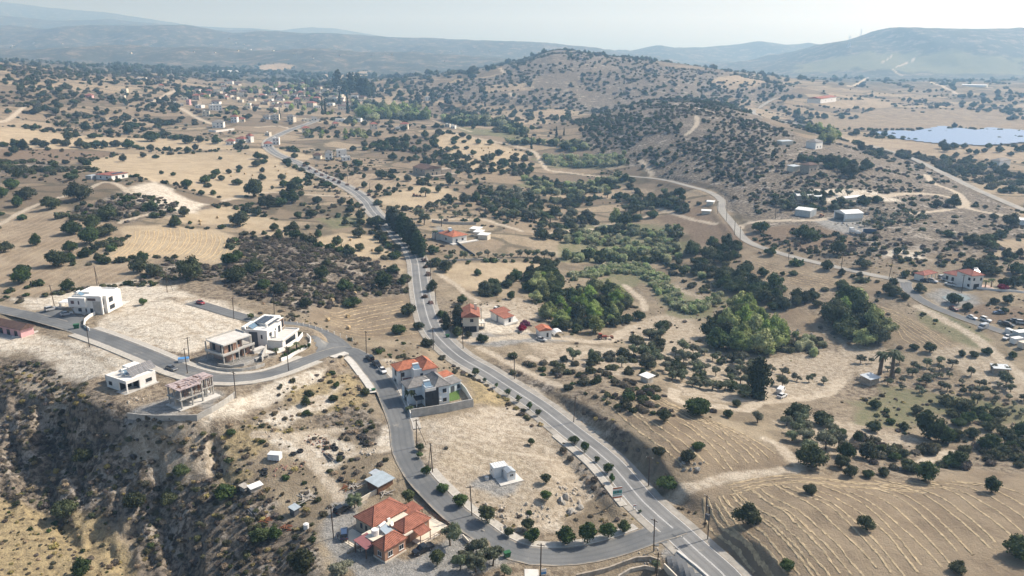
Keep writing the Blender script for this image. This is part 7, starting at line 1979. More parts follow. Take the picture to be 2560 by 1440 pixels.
CARGEO = {}
def car(px, py, px2, py2, style, col, label, cat='car', group=None, s=1.0):
    """nose towards the second pixel"""
    c, d = P(px, py), P(px2, py2)
    yaw = math.atan2(d.y - c.y, d.x - c.x)
    e = bpy.data.objects.new({'pickup': 'pickup_truck', 'van': 'parked_van', 'suv': 'parked_car', 'car': 'parked_car'}[style], None); COL.objects.link(e)
    e.rotation_euler = (0, 0, yaw); e.scale = (s, s, s)
    zz = H(np.array([c.x]), np.array([c.y]))[0]
    dr, _, _ = seg_dist(np.array([c.x]), np.array([c.y]), L_home); 
    e.location = (c.x, c.y, float(zz) + (.17 if dr[0] < 3.4 else .05))
    key = (style, col)
    if key not in CARGEO:
        pm = paint(col)
        if style == 'car':
            body = loft([(-2.1, .70, .45, .85, .66), (-2.0, .82, .28, .98, .78), (-1.2, .86, .22, 1.0, .80), (.6, .86, .22, .98, .80), (1.5, .85, .24, .88, .76), (2.05, .78, .32, .72, .68), (2.15, .66, .40, .62, .6)], pm, 'body')
            cab = loft([(-1.75, .74, .96, 1.0, .70), (-1.1, .76, .96, 1.40, .60), (.1, .77, .96, 1.44, .62), (.95, .74, .94, .99, .68)], M_CARGLASS, 'windows')
            roof = [(-1.08, .12, -.56, .56, 1.41, 1.47)]
        elif style == 'suv':
            body = loft([(-2.2, .78, .45, 1.05, .74), (-2.1, .88, .32, 1.1, .84), (.7, .90, .28, 1.12, .84), (1.6, .89, .30, 1.05, .80), (2.15, .82, .38, .92, .74), (2.25, .7, .5, .8, .66)], pm, 'body')
            cab = loft([(-2.1, .80, 1.08, 1.5, .68), (-1.8, .80, 1.08, 1.72, .66), (.1, .80, 1.08, 1.74, .66), (1.0, .78, 1.06, 1.14, .70)], M_CARGLASS, 'windows')
            roof = [(-1.85, .15, -.64, .64, 1.70, 1.77)]
        elif style == 'van':
            body = loft([(-2.6, .86, .4, 2.0, .78), (-2.5, .92, .3, 2.1, .82), (1.0, .92, .3, 2.1, .82), (1.7, .90, .3, 1.3, .82), (2.4, .85, .35, 1.05, .76), (2.55, .7, .45, .9, .66)], pm, 'body')
            cab = loft([(.2, .935, 1.25, 1.95, .86), (1.05, .93, 1.25, 1.98, .84), (1.75, .90, 1.25, 1.34, .83)], M_CARGLASS, 'windows')
            roof = [(-2.45, 1.0, -.78, .78, 2.09, 2.13)]
        else:
            body = loft([(-2.6, .84, .45, .98, .80), (-2.55, .88, .40, 1.0, .84), (-.75, .89, .36, 1.0, .85), (.9, .89, .34, 1.08, .83), (1.8, .88, .36, 1.02, .80), (2.4, .82, .42, .9, .74), (2.5, .7, .5, .8, .66)], pm, 'body')
            cab = loft([(-.9, .80, .98, 1.2, .70), (-.7, .80, 1.02, 1.66, .66), (.5, .80, 1.04, 1.70, .66), (1.3, .77, 1.04, 1.10, .70)], M_CARGLASS, 'windows')
            roof = [(-.72, .52, -.64, .64, 1.66, 1.73)]
        CARGEO[key] = (body, cab, mesh_from('roof', *box_vf(*roof[0]), [pm]))
    b, g, r = CARGEO[key]
    add_obj('body', b, None, e); add_obj('windows', g, None, e); add_obj('roof', r, None, e)
    wb = 1.3 if style == 'car' else 1.45
    for x in (-wb, wb):
        for y in (-.80, .80):
            w = add_obj('wheel', W_ME, None, e, (x, y, .33)); add_obj('rim', R_ME, None, w)
    fx = {'car': 2.1, 'suv': 2.2, 'van': 2.5, 'pickup': 2.45}[style]; rx = {'car': -2.08, 'suv': -2.18, 'van': -2.58, 'pickup': -2.6}[style]
    for y in (-.6, .6):
        boxes('headlight', [(fx - .08, fx + .06, y - .16, y + .16, .56, .72)], M_LAMP, e); boxes('tail_light', [(rx - .05, rx + .06, y - .12, y + .12, .7, .9)], M_TAIL, e)
    if style == 'pickup':
        boxes('load_bed', [(-2.45, -.95, -.68, .68, .985, 1.015)], M_VOID, e)
    tag(e, label, cat, group)
    return e
BLK, WHT, SIL, GRY, BLU, RED, MAR = (0.012, 0.013, 0.016), (0.75, 0.75, 0.74), (0.42, 0.43, 0.44), (0.10, 0.105, 0.11), (0.04, 0.07, 0.14), (0.30, 0.02, 0.025), (0.12, 0.03, 0.035)
car(925, 900, 915, 890, 'suv', BLK, 'black off-road car at the head of three cars parked on the estate road')
car(942, 915, 956, 929, 'pickup', BLK, 'black pickup parked between the black off-road car and the white car', 'pickup')
car(957, 931, 966, 942, 'car', WHT, 'small white car parked in front of the orange-roofed villa')
car(128, 776, 148, 771, 'suv', SIL, 'silver estate car parked by the low wall left of the cubic house')
car(167, 788, 185, 784, 'car', SIL, 'silver car parked in the bay below the cubic house')
car(429, 926, 444, 931, 'car', GRY, 'dark grey car parked beside the white flat-roofed bungalow')
car(502, 760, 516, 765, 'car', RED, 'red car parked on the road behind the pale building plot')
car(1057, 1379, 1038, 1388, 'pickup', BLK, 'black pickup parked in front of the terracotta house', 'pickup')
car(855, 1279, 868, 1271, 'suv', BLK, 'black jeep with pale roof left behind the terracotta house')
car(861, 1341, 861, 1330, 'suv', BLU, 'small dark blue jeep parked below the timber railing')
car(1197, 824, 1212, 821, 'car', BLK, 'black car parked beside the garages of the tiled house')
car(1174, 820, 1174, 828, 'suv', RED, 'red car standing in the garage of the tiled house')
car(1240, 777, 1250, 773, 'pickup', WHT, 'white pickup beside the small terracotta-roofed annex', 'pickup')
car(1353, 852, 1366, 856, 'car', SIL, 'silver car parked at the bend of the gravel drive')
car(2312, 705, 2328, 708, 'car', BLK, 'black car parked in front of the red-roofed carport')
car(2332, 706, 2344, 709, 'suv', SIL, 'silver car next to the black car at the red-roofed carport')
car(2355, 696, 2368, 694, 'suv', SIL, 'silver car in the yard of the red-roofed compound, further back')
car(2364, 701, 2378, 701, 'car', WHT, 'white car in the yard of the red-roofed compound, nearer the road')
car(2375, 714, 2356, 710, 'pickup', WHT, 'white pickup parked along the white front wall of the red-roofed compound', 'pickup')
car(2384, 775, 2396, 781, 'car', MAR, 'maroon car with pale bonnet beside the dark spur road')
car(2430, 797, 2444, 802, 'car', WHT, 'white saloon on the verge of the spur road')
car(2464, 803, 2480, 809, 'suv', WHT, 'white off-road car next to the white saloon on the spur road verge')
car(2457, 822, 2447, 827, 'van', SIL, 'silver van parked on the sandy side of the spur road', 'van')
car(2496, 784, 2484, 784, 'car', BLU, 'blue-grey scrap car under the small tree on the right')
car(2508, 811, 2498, 808, 'car', GRY, 'grey scrap car left of the black one near the right edge')
car(2521, 816, 2532, 819, 'suv', BLK, 'black scrap off-road car near the right edge')
car(2539, 805, 2552, 806, 'car', GRY, 'dark saloon among the scrap cars at the right edge')
car(2554, 810, 2566, 811, 'suv', SIL, 'silver car cut by the right edge of the picture')
car(2528, 838, 2542, 845, 'van', WHT, 'white van next to the blue container', 'van')
car(2516, 847, 2508, 853, 'car', WHT, 'white saloon in front of the white van at the right edge')
car(1952, 982, 1962, 974, 'van', WHT, 'white van standing on the sandy track by the olive grove', 'van')
car(1955, 993, 1964, 990, 'car', WHT, 'white car just below the white van by the olive grove')
def crate_box(name, label, px, py, yaw, l, w, h, body, top, cat):
    c = P(px, py); e = bpy.data.objects.new(name, None); COL.objects.link(e); e.location = c; e.rotation_euler = (0, 0, yaw)
    boxes('body', [(-l / 2, l / 2, -w / 2, w / 2, .15, h)], body, e); boxes('roof', [(-l / 2 - .06, l / 2 + .06, -w / 2 - .06, w / 2 + .06, h, h + .12)], top, e)
    for x in (-l * .3, l * .3):
        boxes('skid', [(x - .15, x + .15, -w / 2, w / 2, -.3, .15)], M_RUST, e)
    for k in range(5): boxes('rib', [(-l / 2 + l * (k + .5) / 5 - .05, -l / 2 + l * (k + .5) / 5 + .05, -w / 2 - .05, -w / 2, .2, h - .1)], body, e)
    return tag(e, label, cat)
crate_box('storage_container', 'blue-walled container with white roof at the right edge', 2556, 846, .2, 7, 3, 3.0, M_BLUEMETAL, M_WHITEMETAL, 'container')
crate_box('box_trailer', 'white box trailer in front of the blue-walled container', 2540, 858, .3, 4.2, 2.2, 2.2, M_WHITEMETAL, M_WHITEMETAL, 'trailer')
crate_box('storage_box', 'beige box below the white box trailer at the right edge', 2556, 870, .3, 2.8, 2.2, 2.4, M_CREAM, M_CREAM, 'box')
crate_box('site_box', 'white sheet-metal box standing among the scrap and tyres', 688, 1148, -.15, 3.2, 2.0, 1.7, M_WHITEMETAL, M_WHITEMETAL, 'box')
crate_box('skip', 'pale skip with bright blue cover beside the estate road', 460, 905, .3, 3.2, 1.7, 1.3, M_WHITEMETAL, M_BLUEPL, 'skip')
# truck by the barns
c, d = P(2136, 585), P(2122, 579); e = bpy.data.objects.new('tipper_truck', None); COL.objects.link(e); e.location = c + Vector((0, 0, .1)); e.rotation_euler = (0, 0, math.atan2(d.y - c.y, d.x - c.x)); tag(e, 'white tipper truck with long load bed parked below the barns', 'truck')
boxes('cab', [(2.4, 4.2, -1.2, 1.2, .7, 2.9)], paint(WHT), e); boxes('windscreen', [(4.2, 4.23, -1.05, 1.05, 1.7, 2.7)], M_CARGLASS, e); boxes('chassis', [(-4.2, 4.0, -.5, .5, .6, .9)], M_RUST, e)
boxes('load_bed', [(-4.3, 2.1, -1.2, -1.1, 1.0, 2.2), (-4.3, 2.1, 1.1, 1.2, 1.0, 2.2), (-4.3, -4.2, -1.1, 1.1, 1.0, 2.2), (2.0, 2.1, -1.1, 1.1, 1.0, 2.2), (-4.2, 2.0, -1.1, 1.1, 1.0, 1.12)], paint(WHT), e)
for x in (-3.2, -2.0, 3.0):
    for y in (-1.0, 1.0):
        w = add_obj('wheel', W_ME, None, e, (x, y, .5)); w.scale = (1.5, 1.5, 1.5); add_obj('rim', R_ME, None, w)
# old machines
def tractor(px, py, yaw, col, label):
    c = P(px, py); e = bpy.data.objects.new('farm_machine', None); COL.objects.link(e); e.location = c; e.rotation_euler = (0, 0, yaw); tag(e, label, 'machine')
    m = simple('machine_paint', col, .6, .3)
    boxes('bonnet', [(.2, 2.2, -.4, .4, .8, 1.5)], m, e); boxes('cab', [(-1.1, .2, -.65, .65, .9, 1.3), (-1.1, .2, -.65, .65, 2.3, 2.4)], m, e); boxes('cab_glass', [(-1.05, .15, -.6, .6, 1.3, 2.3)], M_CARGLASS, e)
    for x, y, k in ((-.7, -.85, 2.0), (-.7, .85, 2.0), (1.7, -.7, 1.3), (1.7, .7, 1.3)):
        w = add_obj('wheel', W_ME, None, e, (x, y, .33 * k)); w.scale = (k, 1.3, k); add_obj('rim', R_ME, None, w)
    boxes('arm', [(2.2, 4.2, -.15, .15, .9, 1.15)], m, e); boxes('bucket', [(4.0, 4.8, -.9, .9, .2, 1.1)], M_RUST, e)
tractor(1036, 492, .4, (0.25, 0.07, 0.035), 'rusty red digger in the golden field right of the main road')
tractor(1503, 848, .2, (0.30, 0.07, 0.04), 'red tractor beside the pale dirt track in the valley')
tractor(2052, 544, 1.0, (0.40, 0.17, 0.06), 'orange loader parked between the two barns')

# ------------------------------------------------------------------ utility poles
POLE_ME = cyl_mesh('pole', .13, 8.6, 7, M_POLE, 'z'); ARM_ME = mesh_from('cross_arm', *box_vf(-.9, .9, -.06, .06, -.06, .06), [M_POLE]); INS_ME = cyl_mesh('insulator', .06, .22, 6, M_WHITEMETAL, 'z')
POLES = [(136, 764, 'behind the parked silver estate car'), (224, 868, 'at the kerb below the curved white wall'), (469, 934, 'at the kerb near the concrete frame building'), (474, 904, 'at the left corner of the brick house plot'), (418, 731, 'on the pale plot edge behind the cubic house'), (243, 714, 'behind the cubic house roof'), (585, 797, 'on the back road by the pale plot'), (686, 789, 'behind the white modern villa'), (916, 885, 'at the estate road above the parked cars'), (722, 928, 'at the kerb below the white modern villa'), (590, 995, 'at the end of the yard wall of the concrete frame'), (1084, 873, 'left of the main road above the twin villas'), (1158, 872, 'right of the main road at the drive of the tiled house'), (1286, 948, 'on the bank right of the main road'), (1042, 1118, 'by the estate road below the concrete wall'), (1006, 990, 'on the pavement between the twin villas'), (1082, 1183, 'among the street trees on the upper cabin lot'), (1180, 1292, 'on the pavement below the white cabins'), (834, 1345, 'left of the terracotta house'), (1621, 1216, 'on the cut bank right of the main road'), (1634, 1379, 'at the mouth of the estate road'), (1351, 1446, 'at the bottom edge by the concrete apron'), (1434, 1056, 'on the bank below the stubble field'), (1769, 1349, 'carrying a transformer beside the windrowed field'), (1762, 1318, 'behind the transformer pole'), (925, 487, 'right of the main road by the golden field'), (870, 464, 'in the oleander row right of the main road'), (817, 439, 'by the main road near the white villas'), (1065, 654, 'by the conifer windbreak'), (1077, 698, 'by the main road opposite the scrub hill'), (1090, 762, 'by the main road above the tiled house'), (1126, 828, 'in front of the tiled house'), (1203, 821, 'at the yard corner of the tiled house'), (1850, 602, 'at the fork of the valley road'), (1836, 587, 'just above the fork of the valley road'), (1816, 553, 'at the bend of the valley road'), (1794, 534, 'by the roadside huts'), (2103, 672, 'along the valley road beside the brown field'), (2222, 698, 'on the valley road before the compound'), (2404, 732, 'in front of the white compound wall'), (1971, 649, 'along the valley road near the mound'), (1938, 547, 'on the slope left of the barns'), (1640, 1468, 'at the bottom edge by the stone garden'), (1945, 300, 'beside the far east road'), (2060, 330, 'on the field below the far east road'), (2140, 345, 'near the left end of the solar park'), (2205, 352, 'below the solar park on the left')]
for px, py, where in POLES:
    c = P(px, py); e = bpy.data.objects.new('utility_pole', None); COL.objects.link(e); e.location = c; e.rotation_euler = (R(1.5 * rv.normal()), R(1.5 * rv.normal()), rv.random() * 3.1)
    add_obj('shaft', POLE_ME, None, e, (0, 0, 4.0)); a = add_obj('cross_arm', ARM_ME, None, e, (0, 0, 7.9))
    for x in (-.8, 0, .8): add_obj('insulator', INS_ME, None, a, (x, 0, .16))
    if 'transformer' in where and 'carrying' in where: boxes('transformer', [(-.5, .5, .15, .8, 5.2, 6.5)], M_DGREY, e)
    if 'behind the cubic' in where or 'below the concrete wall' in where or 'upper cabin' in where or 'pale plot edge' in where:
        s = add_obj('stay', cyl_mesh('stay', .07, 8.6, 6, M_POLE, 'z'), None, e, (1.4, 0, 3.6)); s.rotation_euler = (0, R(-20), 0)
    tag(e, 'dark wooden utility pole ' + where, 'utility pole', 'utility poles')

# ------------------------------------------------------------------ signs, bins, street furniture
def board(px, py, dx, dy, w, h, z0, label, bands, name='billboard'):
    c, d = P(px, py), P(px + dx, py + dy)
    e = bpy.data.objects.new(name, None); COL.objects.link(e); e.location = c; e.rotation_euler = (0, 0, math.atan2(d.y - c.y, d.x - c.x)); tag(e, label, 'sign')
    boxes('panel', [(0, w, 0, .08, z0, z0 + h)], M_WHITE, e)
    for a, b, m in bands:
        boxes('printed_band', [(.03, w - .03, -.012, -.003, z0 + h * a, z0 + h * b)], m, e)
    for x in (w * .12, w * .85): boxes('post', [(x, x + .1, .08, .18, -.5, z0 + h)], M_METAL, e)
    return e
o_ = simple('orange_print', (0.55, 0.17, 0.06)); t_ = simple('teal_print', (0.08, 0.33, 0.30))
sb = board(1531, 1258, 21, -4, 2.4, 3.0, 1.2, 'tall property billboard with orange and teal bands at the road junction', [(.86, .98, o_), (.42, .70, t_), (.02, .14, o_), (.30, .36, t_)])
boxes('printed_houses', [(.5, .9, -.022, -.013, 2.7, 3.0), (1.1, 1.6, -.022, -.013, 2.7, 3.15), (1.75, 2.1, -.022, -.013, 2.7, 2.95)], M_DGREY, sb)
board(1582, 1277, 9, -2, .9, .6, .9, 'small white and red sign on the grass near the junction corner', [(.6, .95, M_REDPL)], 'notice_board')
board(1352, 1440, 12, -1, 1.2, 1.4, .2, 'small pale notice board at the bottom edge by the stone garden', [(.1, .5, M_BLUEPL)], 'notice_board')
def bin_(px, py, label, s=1.0):
    c = P(px, py); e = bpy.data.objects.new('waste_bin', None); COL.objects.link(e); e.location = c + Vector((0, 0, .12)); e.rotation_euler = (0, 0, .4); e.scale = (s, s, s); tag(e, label, 'bin')
    V = [(-.6, -.4, .15), (.6, -.4, .15), (.6, .4, .15), (-.6, .4, .15), (-.72, -.5, 1.15), (.72, -.5, 1.15), (.72, .5, 1.15), (-.72, .5, 1.15)]
    add_obj('body', mesh_from('body', V, BOXF, [M_GREENPL]), None, e); boxes('lid', [(-.76, .76, -.55, .55, 1.15, 1.28)], M_GREENPL, e)
    for x in (-.5, .5):
        for y in (-.3, .3): add_obj('wheel', cyl_mesh('wheel', .09, .06, 8, M_RUBBER, 'y'), None, e, (x, y, .08))
bin_(192, 822, 'green waste bin at the kerb of the parking bay', 1.3); bin_(1268, 1393, 'green waste bin at the entrance below the estate road'); bin_(934, 980, 'small green bin on the pavement of the estate road bend', .8); bin_(1119, 844, 'dark bin at the drive of the tiled house', .9)
for i in range(11):                                   # white marker posts along the back road
    a = 727 + i * 15.5; b = 806 + i * 3.6 + .09 * i * i
    c = P(a, b); o = boxes('marker_post', [(-.12, .12, -.12, .12, -.3, 1.0)], M_WHITE, None); o.location = c; tag(o, f'white marker post on the outer edge of the back road bend, {["first", "second", "third", "fourth", "fifth", "sixth", "seventh", "eighth", "ninth", "tenth", "last"][i]} from the villa', 'post', 'white marker posts')
# ------------------------------------------------------------------ scrap ground: tyres, timber, sheds, rubble
def torus(r0, r1, n=16, m=8):
    V, F = [], []
    for i in range(n):
        a = 2 * math.pi * i / n
        for j in range(m):
            b = 2 * math.pi * j / m; q = r0 + r1 * math.cos(b); V.append((q * math.cos(a), q * math.sin(a), r1 * math.sin(b)))
    for i in range(n):
        for j in range(m):
            F.append((i * m + j, ((i + 1) % n) * m + j, ((i + 1) % n) * m + (j + 1) % m, i * m + (j + 1) % m))
    return mesh_from('tyre', V, F, [M_RUBBER], smooth=True)
TYRE = torus(.62, .27)
TY = [(734, 1136, 'by the white box, left one'), (751, 1129, 'by the white box, right one'), (832, 1118, 'topmost by the dark beams'), (839, 1124, 'second by the dark beams'), (852, 1136, 'third by the dark beams'), (855, 1146, 'lowest by the dark beams'), (899, 1092, 'upper left of the far heap'), (911, 1093, 'upper right of the far heap'), (911, 1102, 'middle of the far heap'), (908, 1108, 'below the middle of the far heap'), (916, 1114, 'foot of the far heap'), (662, 1176, 'upper of the pair in the dry grass'), (661, 1186, 'lower of the pair in the dry grass'), (597, 1178, 'alone at the left rim'), (852, 1200, 'beside the scrap timber near the blue shed')]
for px, py, w in TY:
    c = P(px, py); o = add_obj('tyre', TYRE, None, None, c + Vector((0, 0, .26))); o.rotation_euler = (R(8 * rv.normal()), R(8 * rv.normal()), 0); tag(o, f'old black tractor tyre on the scrap ground, {w}', 'tyre', 'old tyres')
def lumber(px, py, n, mat, label, l=3.0, spread=1.2, tidy=False):
    c = P(px, py); e = bpy.data.objects.new('timber_pile', None); COL.objects.link(e); e.location = c; tag(e, label, 'timber pile')
    me_ = mesh_from('beam', *box_vf(-l / 2, l / 2, -.10, .10, -.06, .06), [mat])
    for i in range(n):
        o = add_obj('beam', me_, None, e, (rv.normal() * spread * .4, (i % 6 - 2.5) * .24 if tidy else rv.normal() * spread * .5, .08 + .13 * (i // 6) + (0 if tidy else .1 * rv.random())))
        o.rotation_euler = (0, R(0 if tidy else 6 * rv.normal()), (-.9 if tidy else rv.random() * 3.1) + .06 * rv.normal()); o.scale = (.6 + .6 * rv.random(), 1, 1)
lumber(822, 1142, 14, M_DGREY, 'tidy stack of dark beams beside the tyre heap', 4.2, 1.0, True); lumber(630, 1278, 12, M_DGREY, 'dark stack of beams at the left of the scrap ground', 3.8, .8, True)
M_GWOOD = simple('bleached_wood', (0.38, 0.35, 0.31), .9, .25); lumber(770, 1243, 22, M_GWOOD, 'loose heap of bleached boards in the middle of the scrap ground', 2.8, 2.2); lumber(889, 1214, 14, M_GWOOD, 'loose bleached boards left of the blue-roofed shed', 2.4, 2.0); lumber(965, 1232, 10, M_GWOOD, 'pale boards and pipes in front of the blue-roofed shed', 3.0, 1.6); lumber(665, 1300, 16, M_RUST, 'rusty scrap heap at the lower left of the scrap ground', 1.6, 1.6); lumber(715, 1320, 14, M_RUST, 'reddish scrap heap near the white water tank', 1.6, 1.4); lumber(865, 1222, 12, M_RUST, 'rusty scrap left of the blue-roofed shed', 1.5, 1.6)
f = small_house('blue_roofed_shed', 'timber shed with pale blue sheet roof beside the estate road', (945, 1217), (984, 1196), (926, 1198), 2.3, M_WOOD, M_BLUEMETAL, 'lean', .4, 4.5, 2.8, None, (), 'shed', .3)
small_house('lean_to', 'small grey sheet lean-to behind the blue-roofed shed', (940, 1190), (954, 1181), (932, 1182), 1.8, M_WOOD, M_METAL, 'lean', .2, 2.0, 2.0, None, (), 'shed')
small_house('small_shed', 'little shed with pale blue roof on posts in the scrap ground', (735, 1277), (750, 1268), (725, 1269), 1.9, M_DGREY, M_BLUEMETAL, 'lean', .3, 1.9, 1.6, None, (), 'shed', .15)
small_house('small_shed', 'low hut with white sheet roof on the left of the scrap ground', (627, 1224), (657, 1212), (624, 1216), 1.5, M_GWOOD, M_WHITEMETAL, 'lean', .3, 2.6, 1.4, None, (), 'shed', .15); small_house('small_shed', 'small grey hut left of the white-roofed low hut', (610, 1222), (622, 1216), (604, 1212), 1.2, M_GWOOD, M_GWOOD, 'lean', .2, 1.6, 1.6, None, (), 'shed', .1)
c = P(766, 1322); e = bpy.data.objects.new('water_tank', None); COL.objects.link(e); e.location = c; tag(e, 'white plastic water tank lying on the scrap ground', 'tank'); add_obj('barrel', cyl_mesh('barrel', .65, 1.3, 14, M_WHITEMETAL, 'z'), None, e, (0, 0, .65)); add_obj('lid', cyl_mesh('lid', .25, .2, 10, M_WHITEMETAL, 'z'), None, e, (0, 0, 1.38))
M_ROCK = simple('pale_rock', (0.47, 0.42, 0.35), .95, .25, 1.0); M_ROCKR = simple('broken_brick', (0.33, 0.20, 0.155), .95, .3, 1.5); M_ROCKG = simple('grey_rock', (0.34, 0.32, 0.285), .95, .3, .8)
def rock_mesh(seed, mat):
    r = np.random.default_rng(seed); v = ICO1[0] * (1 + .45 * (r.random((len(ICO1[0]), 1)) - .5)) * np.array([1, .8, .62]); return mesh_from('rock', v, ICO1[1], [mat])
RK = {m.name: [rock_mesh(i + 5, m) for i in range(4)] for m in (M_ROCK, M_ROCKR, M_ROCKG)}
def heap(px, py, n, s, spread, mat, label):
    c = P(px, py); e = bpy.data.objects.new('rubble_heap', None); COL.objects.link(e); e.location = c; tag(e, label, 'rubble')
    for i in range(n):
        x, y = rv.normal() * spread * .5, rv.normal() * spread * .5; k = s * (.4 + 1.0 * rv.random() ** 2)
        z = float(H(np.array([c.x + x]), np.array([c.y + y]))[0]) - c.z
        o = add_obj('rock', RK[mat.name][i % 4], None, e, (x, y, z + k * .3)); o.scale = (k, k, k); o.rotation_euler = (rv.random() * 3, rv.random() * 3, rv.random() * 3)
heap(796, 1107, 40, .4, 4.0, M_ROCKR, 'reddish brick rubble heap beside the tyres'); heap(919, 1130, 34, .38, 3.0, M_ROCK, 'pale stone heap below the far tyre heap'); heap(712, 1172, 40, .35, 4.5, M_ROCKR, 'pinkish rubble spread in the middle of the scrap ground'); heap(1430, 1232, 44, .5, 4.5, M_ROCK, 'pale boulder heap on the lot near the junction'); heap(1258, 1285, 44, .5, 5.0, M_ROCK, 'pale stones below the cabin slab'); heap(1350, 1285, 30, .4, 4, M_ROCKG, 'grey stone heap in the dry grass of the lot'); heap(1428, 1270, 9, .95, 2.6, M_ROCKG, 'big grey boulder mound on the lot'); heap(987, 908, 30, .5, 3.6, M_ROCK, 'white rubble heap beside the orange-roofed villa'); heap(345, 1000, 30, .35, 3.0, M_ROCK, 'grey rubble below the flat-roofed bungalow'); heap(1632, 1392, 40, .32, 4, M_ROCK, 'pale stones at the mouth of the estate road'); heap(2220, 1165, 10, .8, 3, M_ROCKG, 'grey boulders at the thicket above the windrowed field'); heap(1740, 1170, 12, .9, 4, M_ROCKG, 'grey boulders at the edge of the stubble field'); heap(2108, 562, 26, .7, 6, M_ROCKG, 'grey stone heap in front of the open white barn'); heap(700, 1060, 18, .4, 5, M_ROCK, 'white stones on the knoll'); heap(1990, 832, 20, .5, 5, M_ROCKG, 'grey brush heap in the brown field')
# garden walls at the bottom edge
wall_line('stone_garden_wall', 'curved stone garden wall at the bottom edge', "1440 1446|1478 1438|1520 1428|1556 1414|1590 1402|1625 1400|1650 1408", 1.0, .4, M_STONE); wall_line('stone_garden_wall', 'inner curved stone wall at the bottom edge', "1545 1446|1575 1428|1612 1420|1645 1428", .7, .4, M_ROCK); wall_line('forecourt_edge', 'pale kerb wall along the forecourt by the main road', "1693 1381|1740 1418|1790 1462", .5, .5, M_CONC_L); wall_line('gate_wall', 'low beige wall with posts at the forecourt', "1660 1420|1690 1450|1700 1470", 1.2, .3, M_CREAM)
wall_line('drive_wall', 'short white wall at the drive right of the terracotta house', "1157 1345|1172 1362", 1.0, .25, M_CREAM); wall_line('drive_wall', 'low stone edge left of the terracotta house', "868 1385|905 1366", .6, .4, M_STONE); wall_line('patio_wall', 'long cream wall behind the terracotta house', "880 1268|930 1240|962 1222", 1.2, .25, M_CREAM)
# ------------------------------------------------------------------ straw rows, bales
M_STRAW = simple('straw', (0.47, 0.355, 0.205), .95, .25, 1.2)
M_STRAWR = simple('straw_row', (0.40, 0.318, 0.205), .95, .28, 1.0)
def straw_rows(name, label, A, Mi, Zz, n, mat, wid=1.0, hgt=.28, jit=7):
    V, F = [], []
    A, Mi, Zz = (np.array(q, float) for q in (A, Mi, Zz))
    r = np.random.default_rng(len(name) + n)
    for i in range(n):
        t = i / (n - 1) + r.normal() * .006
        k = A * (2 * t - 1) * (t - 1) + Mi * 4 * t * (1 - t) + Zz * t * (2 * t - 1)
        k = k + r.normal(size=k.shape) * jit * .2
        L = smooth_line(Pm(k[:, 0], k[:, 1]), .7)
        a0 = int(r.random() * .12 * len(L)); a1 = len(L) - int(r.random() * .12 * len(L)); L = L[a0:a1]
        if len(L) < 8: continue
        T = np.gradient(L[:, :2], axis=0); T /= np.linalg.norm(T, axis=1)[:, None] + 1e-9; Nn = np.c_[-T[:, 1], T[:, 0]]
        s = np.arange(len(L)); wob = fbm(s / 30.0, s * 0 + i * 7.3, 3, 8) * 1.3
        ww = wid * (.8 + .4 * r.random(len(L)))
        hh = hgt * (.6 + .8 * r.random(len(L)))
        offs = np.array([-.5, -.22, .2, .5]); prof = np.array([-.3, .8, 1.0, -.3])
        o0 = len(V)
        for j in range(len(L)):
            for oo, pp in zip(offs, prof):
                q = oo * ww[j] + wob[j] + .07 * r.normal(); x = L[j, 0] + Nn[j, 0] * q + T[j, 0] * .25 * r.normal(); y = L[j, 1] + Nn[j, 1] * q + T[j, 1] * .25 * r.normal()
                V.append((x, y, pp * hh[j] * (.7 + .6 * r.random()) if pp > 0 else -.12))
        for j in range(len(L) - 1):
            for q in range(3):
                a = o0 + j * 4 + q; F.append((a, a + 4, a + 5, a + 1))
    V = np.array(V); V[:, 2] += H(V[:, 0], V[:, 1])
    me = mesh_from(name, V, F, [mat]); bm = bmesh.new(); bm.from_mesh(me); bmesh.ops.recalc_face_normals(bm, faces=bm.faces); bm.to_mesh(me); bm.free()
    o = add_obj(name, me); o['kind'] = 'stuff'; o['label'] = label
straw_rows('straw_rows', 'rows of raked straw across the field in the lower right', [(1760, 1248), (1772, 1320), (1838, 1372), (1905, 1450)], [(1965, 1205), (2090, 1262), (2185, 1345), (2270, 1450)], [(2400, 1205), (2490, 1212), (2570, 1236), (2660, 1285)], 27, M_STRAWR, .85, .13)
straw_rows('straw_rows', 'rows of straw along the top edge of the windrowed field', [(1790, 1222), (1950, 1190), (2150, 1205), (2330, 1216)], [(1800, 1232), (1960, 1200), (2150, 1214), (2340, 1224)], [(1820, 1240), (1970, 1210), (2160, 1224), (2350, 1234)], 4, M_STRAWR, .7, .12)
straw_rows('straw_rows', 'rows of straw across the stubble field right of the embankment', [(1490, 988), (1530, 1020), (1640, 1108), (1730, 1178)], [(1540, 976), (1640, 1015), (1770, 1090), (1860, 1176)], [(1600, 972), (1740, 1036), (1870, 1094), (1965, 1158)], 11, M_STRAWR, .8, .12)
straw_rows('straw_rows', 'curved bright straw rows in the golden field', [(330, 575), (325, 600), (300, 630), (270, 648)], [(455, 572), (455, 600), (430, 630), (400, 642)], [(578, 594), (584, 615), (572, 640), (550, 658)], 24, M_STRAW, .7, .09, 2)
straw_rows('straw_rows', 'straw rows in the brown bale field', [(800, 775), (840, 782), (890, 770), (1000, 750)], [(810, 795), (870, 810), (930, 800), (1030, 780)], [(830, 822), (900, 838), (980, 842), (1060, 830)], 10, M_STRAWR, .6, .09, 3)
straw_rows('straw_rows', 'straw rows in the field below the valley road', [(1870, 640), (1960, 668), (2080, 695), (2200, 722)], [(1872, 660), (1980, 690), (2080, 712), (2190, 732)], [(1880, 682), (1980, 708), (2080, 726), (2150, 736)], 7, M_STRAWR, .7, .08, 3)
